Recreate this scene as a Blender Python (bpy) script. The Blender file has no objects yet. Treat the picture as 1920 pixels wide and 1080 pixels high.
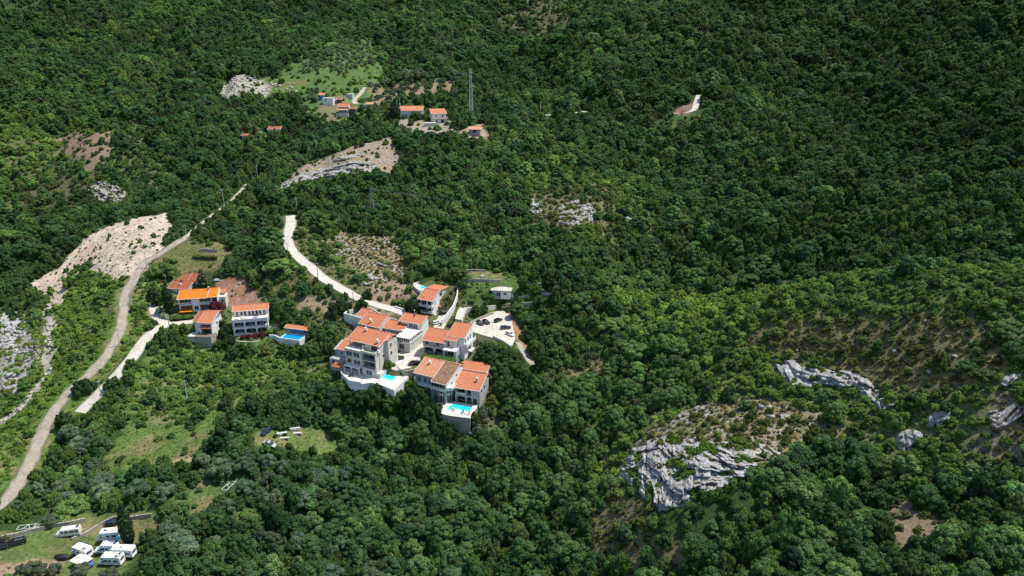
import bpy, math, random
import numpy as np
from math import radians, sin, cos, pi
random.seed(7); RNG = np.random.default_rng(11)
SC = bpy.context.scene
COL = SC.collection
# ------------------------------------------------------------------ camera, sky, sun, exposure
TILT = radians(20.0); FPX = 1280.0; HC = 170.0           # focal length in pixels of a 1920 px wide frame; camera height
cam = bpy.data.cameras.new('camera'); cam.sensor_width = 36.0; cam.lens = 36.0*FPX/1920.0
cam.clip_start = 1.0; cam.clip_end = 5000.0
camo = bpy.data.objects.new('camera', cam); COL.objects.link(camo)
camo.location = (0, 0, HC); camo.rotation_euler = (radians(90)-TILT, 0, 0); SC.camera = camo
SUN_DIR = np.array([0.56, 0.14, 1.12]); SUN_DIR /= np.linalg.norm(SUN_DIR)    # points towards the sun
W = bpy.data.worlds.new('World'); SC.world = W; W.use_nodes = True
nt = W.node_tree; nt.nodes.clear()
sky = nt.nodes.new('ShaderNodeTexSky'); sky.sky_type = 'NISHITA'; sky.sun_disc = False
sky.sun_elevation = math.asin(SUN_DIR[2]); sky.sun_rotation = math.atan2(SUN_DIR[0], SUN_DIR[1])
sky.air_density = 1.0; sky.dust_density = 0.6
bg = nt.nodes.new('ShaderNodeBackground'); bg.inputs['Strength'].default_value = 0.13
wo = nt.nodes.new('ShaderNodeOutputWorld')
nt.links.new(sky.outputs[0], bg.inputs[0]); nt.links.new(bg.outputs[0], wo.inputs[0])
sl = bpy.data.lights.new('sun', 'SUN'); sl.energy = 4.5; sl.angle = radians(0.5); sl.color = (1.0, 0.96, 0.88)
so = bpy.data.objects.new('sun', sl); COL.objects.link(so)
from mathutils import Vector, Matrix
so.rotation_euler = Vector(-SUN_DIR).to_track_quat('-Z', 'Y').to_euler()
SC.view_settings.view_transform = 'Standard'; SC.view_settings.look = 'None'
SC.view_settings.exposure = 0.30; SC.view_settings.gamma = 1.0
SC.cycles.max_bounces = 6; SC.cycles.transparent_max_bounces = 4; SC.cycles.caustics_reflective = False; SC.cycles.caustics_refractive = False

# ------------------------------------------------------------------ pixel -> world helpers
S_, C_ = sin(TILT), cos(TILT)
def ray(px, py):
    u = (px-960)/FPX; v = (540-py)/FPX
    return (u, C_+v*S_, -S_+v*C_)
def P(px, py, z):
    d = ray(px, py); t = (z-HC)/d[2]; return np.array((d[0]*t, d[1]*t, z))
def proj(x, y, z):
    z = z-HC; t = y*C_-z*S_; v = (y*S_+z*C_)/t
    return 960+FPX*x/t, 540-FPX*v, t
# ------------------------------------------------------------------ noise
def _h(ix, iy, iz, s):
    n = (ix*374761393 + iy*668265263 + iz*2147483647 + s*1274126177).astype(np.int64) & 0xffffffff
    n = ((n ^ (n >> 13))*1274126177) & 0xffffffff
    n = (n ^ (n >> 16)) & 0xffffff
    return n/float(0xffffff)
def vnoise(x, y, z=0.0, s=0):
    x, y, z = np.broadcast_arrays(np.asarray(x, float), np.asarray(y, float), np.asarray(z, float))
    ix, iy, iz = np.floor(x).astype(np.int64), np.floor(y).astype(np.int64), np.floor(z).astype(np.int64)
    fx, fy, fz = x-ix, y-iy, z-iz
    fx = fx*fx*(3-2*fx); fy = fy*fy*(3-2*fy); fz = fz*fz*(3-2*fz)
    r = 0
    for dx in (0, 1):
        for dy in (0, 1):
            for dz in (0, 1):
                w = (fx if dx else 1-fx)*(fy if dy else 1-fy)*(fz if dz else 1-fz)
                r = r+w*_h(ix+dx, iy+dy, iz+dz, s)
    return r*2-1
def fbm(x, y, z=0.0, s=0, o=4):
    r = 0; a = 0.5
    for i in range(o):
        r = r+a*vnoise(x*2**i, y*2**i, np.asarray(z)*2**i, s+i*17); a *= 0.5
    return r
def rnd(a, b): return random.uniform(a, b)
# ------------------------------------------------------------------ terrain control points
CP=[(0,1080,180,0),(100,1060,187,0),(230,1020,193,0),(150,980,200,0),(60,930,208,5),(0,935,206,0),(300,930,208,0),(400,1040,192,6),(600,1060,196,7),(620,940,215,7),(800,1060,198,8),(800,940,218,8),(960,1070,192,8),(1000,900,225,8),
(1150,1060,182,5),(1100,960,205,5),(1250,1050,170,7),(1250,960,182,2),(1180,920,200,3),(1300,840,196,2),(1420,900,176,3),(1400,800,200,1),(1600,1050,150,7),(1600,900,172,7),(1900,1060,138,6),(1900,880,158,6),(1700,960,160,2),
(300,860,224,3),(500,825,232,0),(450,700,262,5),(330,740,250,5),(640,780,247,8),(100,800,240,3),(85,760,248,0),(180,690,262,0),(230,600,288,0),(0,780,262,-1),(95,690,282,0),(60,650,285,3),(0,620,300,6),(10,720,270,2),
(250,520,312,0),(170,560,305,3),(60,530,345,0),(120,500,350,0),(200,420,370,0),(300,410,372,0),(340,455,335,0),(100,420,400,6),(0,480,380,6),
(400,470,330,0),(450,430,352,6),(545,420,350,0),(540,460,328,0),(600,515,312,0),(680,563,303,0),(740,585,300,0),(480,560,310,1),(680,480,330,1),(620,450,345,1),(760,450,345,4),(760,500,325,2),
(560,340,395,0),(700,270,420,0),(640,330,395,0),(450,350,405,6),(300,350,420,6),(200,350,425,3),(100,300,470,6),(0,330,460,6),(170,270,490,2),
(900,440,345,6),(980,380,372,2),(1080,380,360,2),(1090,430,330,3),(1000,480,325,5),(900,510,312,0),(880,400,370,6),
(1130,540,288,3),(1050,560,290,3),(1000,600,290,5),(1100,650,268,5),(1250,700,245,5),(1000,760,250,7),(1100,850,225,6),(1200,760,228,5),
(1300,600,255,5),(1500,530,235,5),(1700,510,215,5),(1900,500,195,5),(1450,650,228,2),(1600,700,208,1),(1800,640,188,1),(1900,740,168,2),(1700,800,182,4),(1500,780,200,2),
(1200,500,325,7),(1300,500,318,8),(1500,490,290,8),(1700,470,262,8),(1900,460,240,8),
(1200,400,350,6),(1400,400,325,7),(1600,400,298,7),(1850,380,262,7),(1300,300,400,6),(1500,300,370,6),(1700,300,335,6),(1900,280,298,6),
(1100,300,420,5),(1300,210,470,0),(1500,200,450,6),(1700,180,410,6),(1900,160,370,6),(1100,210,490,2),(1250,120,540,6),(1500,100,530,6),(1700,80,490,6),(1900,60,440,6),(1150,60,610,6),(1300,0,640,6),(1600,0,580,6),(1900,0,480,6),
(1000,60,770,3),(1030,20,820,2),(950,130,610,6),(960,180,540,6),
(880,235,455,0),(820,245,462,0),(770,225,495,0),(640,215,510,0),(640,190,530,0),(500,260,465,4),(790,165,545,1),(700,165,560,1),(600,190,520,1),(450,165,560,0),(560,130,610,1),(640,100,640,1),(850,110,620,6),(800,60,710,6),(900,0,840,6),(700,0,850,6),(600,50,740,6),(400,80,680,6),(500,0,840,6),(300,0,820,6),(300,120,620,6),(300,230,510,6),(100,150,610,6),(0,60,760,6),(100,0,850,6),(0,200,560,6),
(750,320,395,5),(850,330,400,5),(700,400,360,6),(600,380,368,6)]
# (pixel x, pixel y, ground z, canopy height)
CZ=[(730,715,49.0,0),(655,708,48.6,0),(700,640,51,0),(760,680,51.7,0),(790,650,53.6,0),(840,665,53,0),(700,600,57.5,0),(850,600,57,0),(930,612,56.2,0),(985,668,53,0),(940,770,38,3),(740,738,43,5),(670,728,43.5,5),(640,722,44,5),(780,762,38,5),(700,760,38,6),(910,700,46,3),(930,660,50,5),
(470,645,50.5,0),(400,645,49.5,0),(330,607,56,0),(293,575,59,0),(370,592,57.5,0),(545,645,49.5,0),(610,640,52,0),(340,552,59.6,0),(950,560,62,0),(880,575,60,0),(800,545,65.5,0),(900,530,68,0),(990,540,66,0),(370,560,60.5,0),(440,560,60,0),
(450,672,46,3),(550,682,44,4),(350,672,48,3)]
CX=[(-400,100,40),(-350,200,60),(400,100,110),(300,60,80),(0,60,30),(-150,60,28),(150,60,50),(500,300,190),(-500,500,190),(600,600,280),(-700,900,330),(0,1250,330),(500,1200,360),(-400,1250,380),(700,1000,380),(-270,350,75),(-320,300,90),(-150,20,25),(150,0,45),
(-18.5,213.5,36.5),(-25,215,36),(-14,211,36.5),(-11,222,41),(-38,226,46),(-30,224,42.5)]
def tps_build():
    pts = []
    for px, py, t, c in CP:
        d = ray(px, py); pts.append((d[0]*t, d[1]*t, HC+d[2]*t-c))
    for px, py, z, c in CZ:
        p = P(px, py, z+c); pts.append((p[0], p[1], z))
    pts += CX
    A = np.array(pts, float); X = A[:, :2]/100; Z = A[:, 2]; n = len(A)
    k = lambda r: np.where(r > 0, r*r*np.log(np.maximum(r, 1e-9)), 0)
    K = k(np.hypot(X[:, None, 0]-X[None, :, 0], X[:, None, 1]-X[None, :, 1]))+np.eye(n)*0.01
    Pm = np.c_[np.ones(n), X]
    w = np.linalg.solve(np.block([[K, Pm], [Pm.T, np.zeros((3, 3))]]), np.r_[Z, np.zeros(3)])
    def f(x, y):
        x = x/100; y = y/100; out = w[n]+w[n+1]*x+w[n+2]*y
        for i in range(n): out = out+w[i]*k(np.hypot(x-X[i, 0], y-X[i, 1]))
        return out
    return f
def axis(segs):
    out = []
    for a, b, st in segs: out += list(np.arange(a, b, st))
    return np.array(out+[segs[-1][1]])
XS = axis([(-620, -260, 8), (-260, 190, 1.5), (190, 320, 3), (320, 700, 8)])
YS = axis([(10, 120, 6), (120, 330, 1.5), (330, 560, 3), (560, 1250, 7)])
GX, GY = np.meshgrid(XS, YS)
_f = tps_build()
GZ = _f(GX, GY)
far = np.clip((GY-330)/250, 0, 1)
GZ = GZ+fbm(GX/28, GY/28, s=3, o=3)*(1.4+1.6*far)+fbm(GX/95, GY/95, s=9, o=3)*16*far*np.clip((GY-480)/200, 0, 1)
_wd = GX+GY*0.35+14*vnoise(GX/60, GY/60, s=35); _mid = np.clip((GY-345)/90, 0, 1)*np.clip((900-GY)/200, 0, 1)
_farm = np.clip((np.hypot((GX+85)/110, (GY-500)/75)-0.9)*2, 0, 1)                      # the farm terraces stay smooth
GZ = GZ-(1-np.abs(vnoise(_wd/62, GY/300, s=31)))**3*(10+14*np.clip((GY-520)/200, 0, 1))*_mid*_farm+4*_mid*_farm
_rt = np.clip((GX-45)/50, 0, 1)*np.clip((GY-245)/40, 0, 1)*np.clip((480-GY)/80, 0, 1)   # side ravines of the right-hand hillside
GZ = GZ-(1-np.abs(vnoise((GY-GX*0.55+10*vnoise(GX/40, GY/40, s=38))/38, GX/160, s=37)))**3*9*_rt+2.5*_rt
def bil(Z, x, y):
    x = np.asarray(x, float); y = np.asarray(y, float)
    i = np.clip(np.searchsorted(XS, x)-1, 0, len(XS)-2); j = np.clip(np.searchsorted(YS, y)-1, 0, len(YS)-2)
    u = np.clip((x-XS[i])/(XS[i+1]-XS[i]), 0, 1); v = np.clip((y-YS[j])/(YS[j+1]-YS[j]), 0, 1)
    return Z[j, i]*(1-u)*(1-v)+Z[j, i+1]*u*(1-v)+Z[j+1, i]*(1-u)*v+Z[j+1, i+1]*u*v
def gz(x, y): return bil(GZ, x, y)
def G(px, py):
    """the point of the ground seen at a pixel"""
    d = ray(px, py); ts = np.arange(100, 1300, 1.0)
    dz = HC+d[2]*ts-gz(d[0]*ts, d[1]*ts); w = np.where(dz < 0)[0]
    k = w[0] if len(w) else len(ts)-1
    a = dz[k-1]/(dz[k-1]-dz[k]) if k > 0 and len(w) else 0
    t = ts[k-1]+a
    return np.array((d[0]*t, d[1]*t, HC+d[2]*t))
def inpoly(x, y, poly):
    x = np.asarray(x, float); y = np.asarray(y, float); r = np.zeros(x.shape, bool); n = len(poly)
    for i in range(n):
        x1, y1 = poly[i][0], poly[i][1]; x2, y2 = poly[(i+1) % n][0], poly[(i+1) % n][1]
        if y1 == y2: continue
        r ^= ((y1 > y) != (y2 > y)) & (x < (x2-x1)*(y-y1)/(y2-y1)+x1)
    return r
def segdist(x, y, pl):
    """distance to a polyline of points (x, y, z) and the z of the nearest point on it"""
    best = np.full(np.shape(x), 1e9); bz = np.zeros(np.shape(x))
    for a, b in zip(pl[:-1], pl[1:]):
        dx, dy = b[0]-a[0], b[1]-a[1]; L = dx*dx+dy*dy+1e-9
        t = np.clip(((x-a[0])*dx+(y-a[1])*dy)/L, 0, 1); d = np.hypot(x-a[0]-t*dx, y-a[1]-t*dy)
        m = d < best; best = np.where(m, d, best); bz = np.where(m, a[2]+t*(b[2]-a[2]), bz)
    return best, bz
def smooth_line(pl, step=2.5):
    pl = np.array(pl, float); out = []
    n = len(pl)
    for i in range(n-1):
        p0, p1, p2, p3 = pl[max(i-1, 0)], pl[i], pl[i+1], pl[min(i+2, n-1)]
        m = max(2, int(np.linalg.norm((p2-p1)[:2])/step))
        for k in range(m):
            t = k/m
            out.append(0.5*((2*p1)+(-p0+p2)*t+(2*p0-5*p1+4*p2-p3)*t*t+(-p0+3*p1-3*p2+p3)*t**3))
    out.append(pl[-1]); return np.array(out)
# --- roads and tracks: (name, label words, material key, width, pixel centre line)
ROADS = [
 ('gravel_track','grey',4.8,[(-20,962),(15,935),(48,885),(72,835),(98,780),(126,738),(165,702),(198,668),(222,625),(232,585),(236,550),(252,520),(272,493),(300,474),(348,446)],1),
 ('gravel_track','tan',3.0,[(345,447),(372,424),(398,404),(432,378),(462,348),(482,332)],1),
 ('concrete_lane','white',5.4,[(150,774),(178,742),(214,708),(240,680),(262,650),(285,622),(312,608),(345,604),(362,602)],0),
 ('concrete_lane','white',5.0,[(312,608),(300,598),(293,585),(291,570)],0),
 ('concrete_road','white',5.4,[(545,404),(546,420),(540,445),(545,465),(560,482),(585,503),(605,520),(640,541),(672,560),(700,570),(735,580),(770,590),(790,603)],0),
 ('mountain_road','white',4.5,[(1262,213),(1285,213),(1301,206),(1306,192),(1311,178)],0),
 ('farm_track','tan',4.5,[(668,195),(664,188),(676,176),(684,163)],1),
 ('ridge_road','white',4.5,[(1012,216),(1040,215),(1070,212),(1098,209)],0),
 ('wood_track','grey',3.6,[(972,650),(986,664),(1001,684)],1),
]
ROADW = []
for nm, c, w, pl, g in ROADS:
    pts = np.array([G(*q) for q in pl]); pts = smooth_line(pts)
    z = pts[:, 2].copy()
    for _ in range(6): z[1:-1] = (z[:-2]+z[1:-1]+z[2:])/3
    pts[:, 2] = z; ROADW.append(pts)
    d, bz = segdist(GX, GY, pts)
    k = np.clip(1-(d-w*0.5-0.8)/4.0, 0, 1); k = k*k*(3-2*k)
    GZ = GZ*(1-k)+(bz-0.12)*k
# --- level ground under yards: (pixel polygon, z)
PADS = [([(876,612),(905,592),(938,580),(957,588),(966,636),(960,648),(925,634),(885,622)],56.3,5),
 ([(735,668),(758,656),(778,640),(793,640),(800,662),(790,672),(768,690),(742,694),(728,690)],52.1,2),
 ([(812,618),(818,592),(845,588),(838,604),(828,622)],56.2,2),
 ([(120,1030),(180,985),(262,985),(262,1075),(120,1085)],35.2,6),
]
PADW = []
for pl, z, fall in PADS:
    wp = [P(a, b, z) for a, b in pl]; PADW.append(wp)
    ins = inpoly(GX, GY, wp); d, _ = segdist(GX, GY, [tuple(q) for q in wp]+[tuple(wp[0])])
    k = np.where(ins, 1, np.clip(1-d/fall, 0, 1)); GZ = GZ*(1-k)+(z-0.1)*k
# ------------------------------------------------------------------ object helpers
def tag(o, label=None, cat=None, group=None, kind=None):
    if label: o['label'] = label
    if cat: o['category'] = cat
    if group: o['group'] = group
    if kind: o['kind'] = kind
    return o
def thing(name, label, cat, loc=(0, 0, 0), rz=0.0, group=None):
    o = bpy.data.objects.new(name, None); o.empty_display_size = 0.5; COL.objects.link(o)
    o.location = loc; o.rotation_euler = (0, 0, rz)
    return tag(o, label, cat, group)
def link(name, me, parent=None):
    o = bpy.data.objects.new(name, me); COL.objects.link(o)
    if parent is not None: o.parent = parent
    return o
def mesh_np(name, V, Fq, mat=None, smooth=False, tri=False):
    V = np.asarray(V, np.float32); Fq = np.asarray(Fq, np.int32); k = Fq.shape[1]
    me = bpy.data.meshes.new(name); me.vertices.add(len(V)); me.vertices.foreach_set('co', V.ravel())
    me.loops.add(Fq.size); me.loops.foreach_set('vertex_index', Fq.ravel())
    me.polygons.add(len(Fq)); me.polygons.foreach_set('loop_start', np.arange(0, Fq.size, k, dtype=np.int32))
    me.update(calc_edges=True)
    if smooth: me.polygons.foreach_set('use_smooth', np.ones(len(Fq), bool))
    if mat: me.materials.append(mat)
    return me
class MB:
    def __init__(s): s.v = []; s.f = []
    def add(s, vs, fs):
        n = len(s.v); s.v += [tuple(map(float, q)) for q in vs]; s.f += [tuple(n+i for i in f) for f in fs]; return s
    def box(s, x0, x1, y0, y1, z0, z1):
        if x0 > x1: x0, x1 = x1, x0
        if y0 > y1: y0, y1 = y1, y0
        if z0 > z1: z0, z1 = z1, z0
        return s.hexa([(x0, y0, z0), (x1, y0, z0), (x1, y1, z0), (x0, y1, z0), (x0, y0, z1), (x1, y0, z1), (x1, y1, z1), (x0, y1, z1)])
    def hexa(s, q): return s.add(q, [(3, 2, 1, 0), (4, 5, 6, 7), (0, 1, 5, 4), (1, 2, 6, 5), (2, 3, 7, 6), (3, 0, 4, 7)])
    def prism(s, pl, z0, z1):
        n = len(pl); a = sum(pl[i][0]*pl[(i+1) % n][1]-pl[(i+1) % n][0]*pl[i][1] for i in range(n))
        if a < 0: pl = pl[::-1]
        s.add([(p[0], p[1], z0) for p in pl]+[(p[0], p[1], z1) for p in pl],
              [tuple(range(n-1, -1, -1)), tuple(range(n, 2*n))]+[(i, (i+1) % n, n+(i+1) % n, n+i) for i in range(n)]); return s
    def prismx(s, pl, x0, x1):      # polygon in (y, z), extruded along x
        n = len(pl); return s.add([(x0, p[0], p[1]) for p in pl]+[(x1, p[0], p[1]) for p in pl],
              [tuple(range(n-1, -1, -1)), tuple(range(n, 2*n))]+[(i, (i+1) % n, n+(i+1) % n, n+i) for i in range(n)])
    def prismy(s, pl, y0, y1):      # polygon in (x, z), extruded along y
        n = len(pl); return s.add([(p[0], y0, p[1]) for p in pl]+[(p[0], y1, p[1]) for p in pl],
              [tuple(range(n-1, -1, -1)), tuple(range(n, 2*n))]+[(i, (i+1) % n, n+(i+1) % n, n+i) for i in range(n)])
    def slab(s, q, th):             # sloping slab: 4 corner points of its top, thickness th downwards
        return s.hexa([(p[0], p[1], p[2]-th) for p in q]+[tuple(p) for p in q])
    def tube(s, p, q, r0, r1=None, n=6):
        r1 = r0 if r1 is None else r1; p = Vector(p); q = Vector(q); d = (q-p).normalized()
        a = d.orthogonal().normalized(); b = d.cross(a); vs = []
        for c, r in ((p, r0), (q, r1)):
            for i in range(n): t = 2*pi*i/n; vs.append(c+a*cos(t)*r+b*sin(t)*r)
        return s.add(vs, [tuple(range(n-1, -1, -1)), tuple(range(n, 2*n))]+[(i, (i+1) % n, n+(i+1) % n, n+i) for i in range(n)])
    def dome(s, c, r, rz, n=8, m=4, full=True):
        vs = []; fs = []; lo = -m if full else 0
        rows = list(range(lo, m+1))
        for j in rows:
            a = pi/2*j/m
            for i in range(n): t = 2*pi*i/n; vs.append((c[0]+r*cos(a)*cos(t), c[1]+r*cos(a)*sin(t), c[2]+rz*sin(a)))
        for j in range(len(rows)-1):
            for i in range(n): fs.append((j*n+i, j*n+(i+1) % n, (j+1)*n+(i+1) % n, (j+1)*n+i))
        return s.add(vs, fs)
    def mesh(s, name, mat, smooth=False):
        me = bpy.data.meshes.new(name); me.from_pydata(s.v, [], s.f); me.update()
        if mat: me.materials.append(mat)
        if smooth: me.polygons.foreach_set('use_smooth', np.ones(len(me.polygons), bool))
        return me
    def build(s, name, mat, parent=None, smooth=False): return link(name, s.mesh(name, mat, smooth), parent)
def copy_tree(o, parent=None):
    c = o.copy(); COL.objects.link(c); c.parent = parent
    for ch in list(KIDS.get(o, [])):
        copy_tree(ch, c)
    return c
KIDS = {}
def index_kids():
    KIDS.clear()
    for o in bpy.data.objects:
        if o.parent: KIDS.setdefault(o.parent, []).append(o)
# ------------------------------------------------------------------ materials
def mat_new(name):
    m = bpy.data.materials.new(name); m.use_nodes = True; nt = m.node_tree; b = nt.nodes['Principled BSDF']; return m, nt, b
def N(nt, typ, **kw):
    n = nt.nodes.new(typ)
    for k, v in kw.items():
        if k in n.inputs: n.inputs[k].default_value = v
        else: setattr(n, k, v)
    return n
def noisy(name, c1, c2, scale=1.0, rough=0.85, c3=None, scale2=8.0, bump=0.0, bscale=None, amt2=0.35, spec=0.3, coord='Object', worn=None):
    m, nt, b = mat_new(name); L = nt.links
    tc = N(nt, 'ShaderNodeTexCoord'); n1 = N(nt, 'ShaderNodeTexNoise', Scale=scale, Detail=5.0, Roughness=0.6)
    L.new(tc.outputs[coord], n1.inputs['Vector'])
    r = N(nt, 'ShaderNodeValToRGB'); r.color_ramp.elements[0].position = 0.36; r.color_ramp.elements[1].position = 0.64
    r.color_ramp.elements[0].color = (*c1, 1); r.color_ramp.elements[1].color = (*c2, 1); L.new(n1.outputs['Fac'], r.inputs[0])
    out = r.outputs[0]
    if c3:
        n2 = N(nt, 'ShaderNodeTexNoise', Scale=scale2, Detail=3.0); L.new(tc.outputs[coord], n2.inputs['Vector'])
        r2 = N(nt, 'ShaderNodeValToRGB'); r2.color_ramp.elements[0].position = 0.5; r2.color_ramp.elements[1].position = 0.68
        r2.color_ramp.elements[0].color = (0, 0, 0, 1); r2.color_ramp.elements[1].color = (amt2*2,)*3+(1,)
        L.new(n2.outputs['Fac'], r2.inputs[0])
        mx = N(nt, 'ShaderNodeMix', data_type='RGBA'); L.new(r2.outputs[0], mx.inputs[0]); L.new(out, mx.inputs[6]); mx.inputs[7].default_value = (*c3, 1); out = mx.outputs[2]
    if worn:    # wheel ruts, verges and patches carried by the road mesh
        aw = N(nt, 'ShaderNodeAttribute', attribute_name='wear'); mw = N(nt, 'ShaderNodeMix', data_type='RGBA'); L.new(aw.outputs['Fac'], mw.inputs[0]); L.new(out, mw.inputs[6]); mw.inputs[7].default_value = (*worn, 1); out = mw.outputs[2]
    L.new(out, b.inputs['Base Color']); b.inputs['Roughness'].default_value = rough; b.inputs['Specular IOR Level'].default_value = spec
    if bump:
        nb = N(nt, 'ShaderNodeTexNoise', Scale=bscale or scale2, Detail=4.0); L.new(tc.outputs[coord], nb.inputs['Vector'])
        bp = N(nt, 'ShaderNodeBump', Strength=bump, Distance=0.2); L.new(nb.outputs['Fac'], bp.inputs['Height']); L.new(bp.outputs[0], b.inputs['Normal'])
    return m
def masonry(name, c1, c2, mortar, sc=1.0, rough=0.9):
    m, nt, b = mat_new(name); L = nt.links; tc = N(nt, 'ShaderNodeTexCoord')
    mp = N(nt, 'ShaderNodeVectorMath', operation='ADD')   # x+y along the wall, z up
    sx = N(nt, 'ShaderNodeSeparateXYZ'); L.new(tc.outputs['Object'], sx.inputs[0])
    ad = N(nt, 'ShaderNodeMath', operation='ADD'); L.new(sx.outputs[0], ad.inputs[0]); L.new(sx.outputs[1], ad.inputs[1])
    cb = N(nt, 'ShaderNodeCombineXYZ'); L.new(ad.outputs[0], cb.inputs[0]); L.new(sx.outputs[2], cb.inputs[1])
    br = N(nt, 'ShaderNodeTexBrick', Scale=sc); br.inputs['Color1'].default_value = (*c1, 1); br.inputs['Color2'].default_value = (*c2, 1)
    br.inputs['Mortar'].default_value = (*mortar, 1); br.inputs['Mortar Size'].default_value = 0.03; br.inputs['Brick Width'].default_value = 0.55; br.inputs['Row Height'].default_value = 0.28
    L.new(cb.outputs[0], br.inputs['Vector'])
    n1 = N(nt, 'ShaderNodeTexNoise', Scale=1.3, Detail=5.0); L.new(tc.outputs['Object'], n1.inputs['Vector'])
    mr = N(nt, 'ShaderNodeMapRange'); mr.inputs[3].default_value = 0.72; mr.inputs[4].default_value = 1.2; L.new(n1.outputs['Fac'], mr.inputs[0])
    ml = N(nt, 'ShaderNodeMix', data_type='RGBA', blend_type='MULTIPLY'); ml.inputs[0].default_value = 1
    L.new(br.outputs[0], ml.inputs[6]); L.new(mr.outputs[0], ml.inputs[7]); L.new(ml.outputs[2], b.inputs['Base Color'])
    bp = N(nt, 'ShaderNodeBump', Strength=0.5, Distance=0.05); L.new(br.outputs['Fac'], bp.inputs['Height']); bp.invert = True; L.new(bp.outputs[0], b.inputs['Normal'])
    b.inputs['Roughness'].default_value = rough; return m
def tiles(name, c1, c2, c3, amt=0.3, rough=0.8):
    """clay pantiles: rows across the slope, each tile its own tone"""
    m, nt, b = mat_new(name); L = nt.links; tc = N(nt, 'ShaderNodeTexCoord')
    br = N(nt, 'ShaderNodeTexBrick', Scale=1.0, offset=0.0); br.inputs['Color1'].default_value = (*c1, 1); br.inputs['Color2'].default_value = (*c2, 1); br.inputs['Mortar'].default_value = (*[q*0.55 for q in c1], 1)
    br.inputs['Mortar Size'].default_value = 0.02; br.inputs['Brick Width'].default_value = 0.26; br.inputs['Row Height'].default_value = 0.38
    L.new(tc.outputs['Object'], br.inputs['Vector'])
    n1 = N(nt, 'ShaderNodeTexNoise', Scale=0.9, Detail=6.0, Roughness=0.7); L.new(tc.outputs['Object'], n1.inputs['Vector'])
    r = N(nt, 'ShaderNodeValToRGB'); r.color_ramp.elements[0].position = 0.45; r.color_ramp.elements[1].position = 0.7
    r.color_ramp.elements[0].color = (0, 0, 0, 1); r.color_ramp.elements[1].color = (amt*2,)*3+(1,); L.new(n1.outputs['Fac'], r.inputs[0])
    mx = N(nt, 'ShaderNodeMix', data_type='RGBA'); L.new(r.outputs[0], mx.inputs[0]); L.new(br.outputs[0], mx.inputs[6]); mx.inputs[7].default_value = (*c3, 1); L.new(mx.outputs[2], b.inputs['Base Color'])
    wv = N(nt, 'ShaderNodeTexWave', Scale=3.8, wave_type='BANDS', bands_direction='X'); L.new(tc.outputs['Object'], wv.inputs['Vector'])
    bp = N(nt, 'ShaderNodeBump', Strength=0.55, Distance=0.06); L.new(wv.outputs['Fac'], bp.inputs['Height']); L.new(bp.outputs[0], b.inputs['Normal'])
    b.inputs['Roughness'].default_value = rough; b.inputs['Specular IOR Level'].default_value = 0.2; return m
def flat(name, c, rough=0.5, metal=0.0, spec=0.5, coat=0.0):
    m, nt, b = mat_new(name); L = nt.links
    tc = N(nt, 'ShaderNodeTexCoord'); n1 = N(nt, 'ShaderNodeTexNoise', Scale=2.5, Detail=4.0); L.new(tc.outputs['Object'], n1.inputs['Vector'])
    mr = N(nt, 'ShaderNodeMapRange'); mr.inputs[3].default_value = 0.86; mr.inputs[4].default_value = 1.12; L.new(n1.outputs['Fac'], mr.inputs[0])
    ml = N(nt, 'ShaderNodeMix', data_type='RGBA', blend_type='MULTIPLY'); ml.inputs[0].default_value = 1; ml.inputs[6].default_value = (*c, 1); L.new(mr.outputs[0], ml.inputs[7]); L.new(ml.outputs[2], b.inputs['Base Color'])
    b.inputs['Roughness'].default_value = rough; b.inputs['Metallic'].default_value = metal; b.inputs['Specular IOR Level'].default_value = spec; b.inputs['Coat Weight'].default_value = coat
    return m
M = {}
M['white'] = noisy('white_render', (0.72, 0.71, 0.68), (0.80, 0.79, 0.76), 0.5, 0.8, (0.55, 0.53, 0.48), 3.0, 0.1)
M['cream'] = noisy('cream_render', (0.62, 0.56, 0.44), (0.72, 0.66, 0.54), 0.6, 0.85, (0.5, 0.45, 0.36), 3.0, 0.1)
M['stone'] = masonry('pale_stone', (0.56, 0.53, 0.47), (0.68, 0.65, 0.58), (0.58, 0.56, 0.51))
M['greystone'] = masonry('grey_stone', (0.38, 0.37, 0.35), (0.50, 0.48, 0.45), (0.44, 0.43, 0.41), 1.3)
M['drystone'] = masonry('rubble_stone', (0.33, 0.30, 0.25), (0.52, 0.48, 0.41), (0.16, 0.14, 0.11), 1.6)
M['tile'] = tiles('orange_tiles', (0.58, 0.205, 0.105), (0.68, 0.255, 0.135), (0.40, 0.17, 0.10), 0.42)
M['tilebright'] = tiles('bright_orange_tiles', (0.78, 0.20, 0.02), (0.82, 0.27, 0.03), (0.66, 0.15, 0.02), 0.3)
M['tileold'] = tiles('old_red_tiles', (0.36, 0.11, 0.06), (0.46, 0.16, 0.085), (0.24, 0.10, 0.06), 0.35)
M['tilepink'] = tiles('weathered_pink_tiles', (0.58, 0.22, 0.12), (0.68, 0.31, 0.18), (0.62, 0.42, 0.28), 0.4)
M['tilelichen'] = tiles('lichen_tiles', (0.26, 0.14, 0.085), (0.46, 0.27, 0.16), (0.10, 0.08, 0.055), 0.5)
M['glass'] = flat('dark_glass', (0.022, 0.03, 0.036), 0.12, 0, 0.6)
M['bluepane'] = flat('blue_glass', (0.06, 0.10, 0.13), 0.1, 0, 0.7)
M['dark'] = flat('black_and_recess_shade', (0.03, 0.028, 0.027), 0.8)  # black furniture and dark panes; also shade painted into loggia backs
M['brown'] = flat('brown_shutter', (0.09, 0.035, 0.028), 0.6)
M['greenglass'] = flat('green_blind', (0.02, 0.09, 0.075), 0.3)
M['wood'] = noisy('dark_timber', (0.06, 0.04, 0.03), (0.10, 0.07, 0.05), 3, 0.7)
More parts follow.
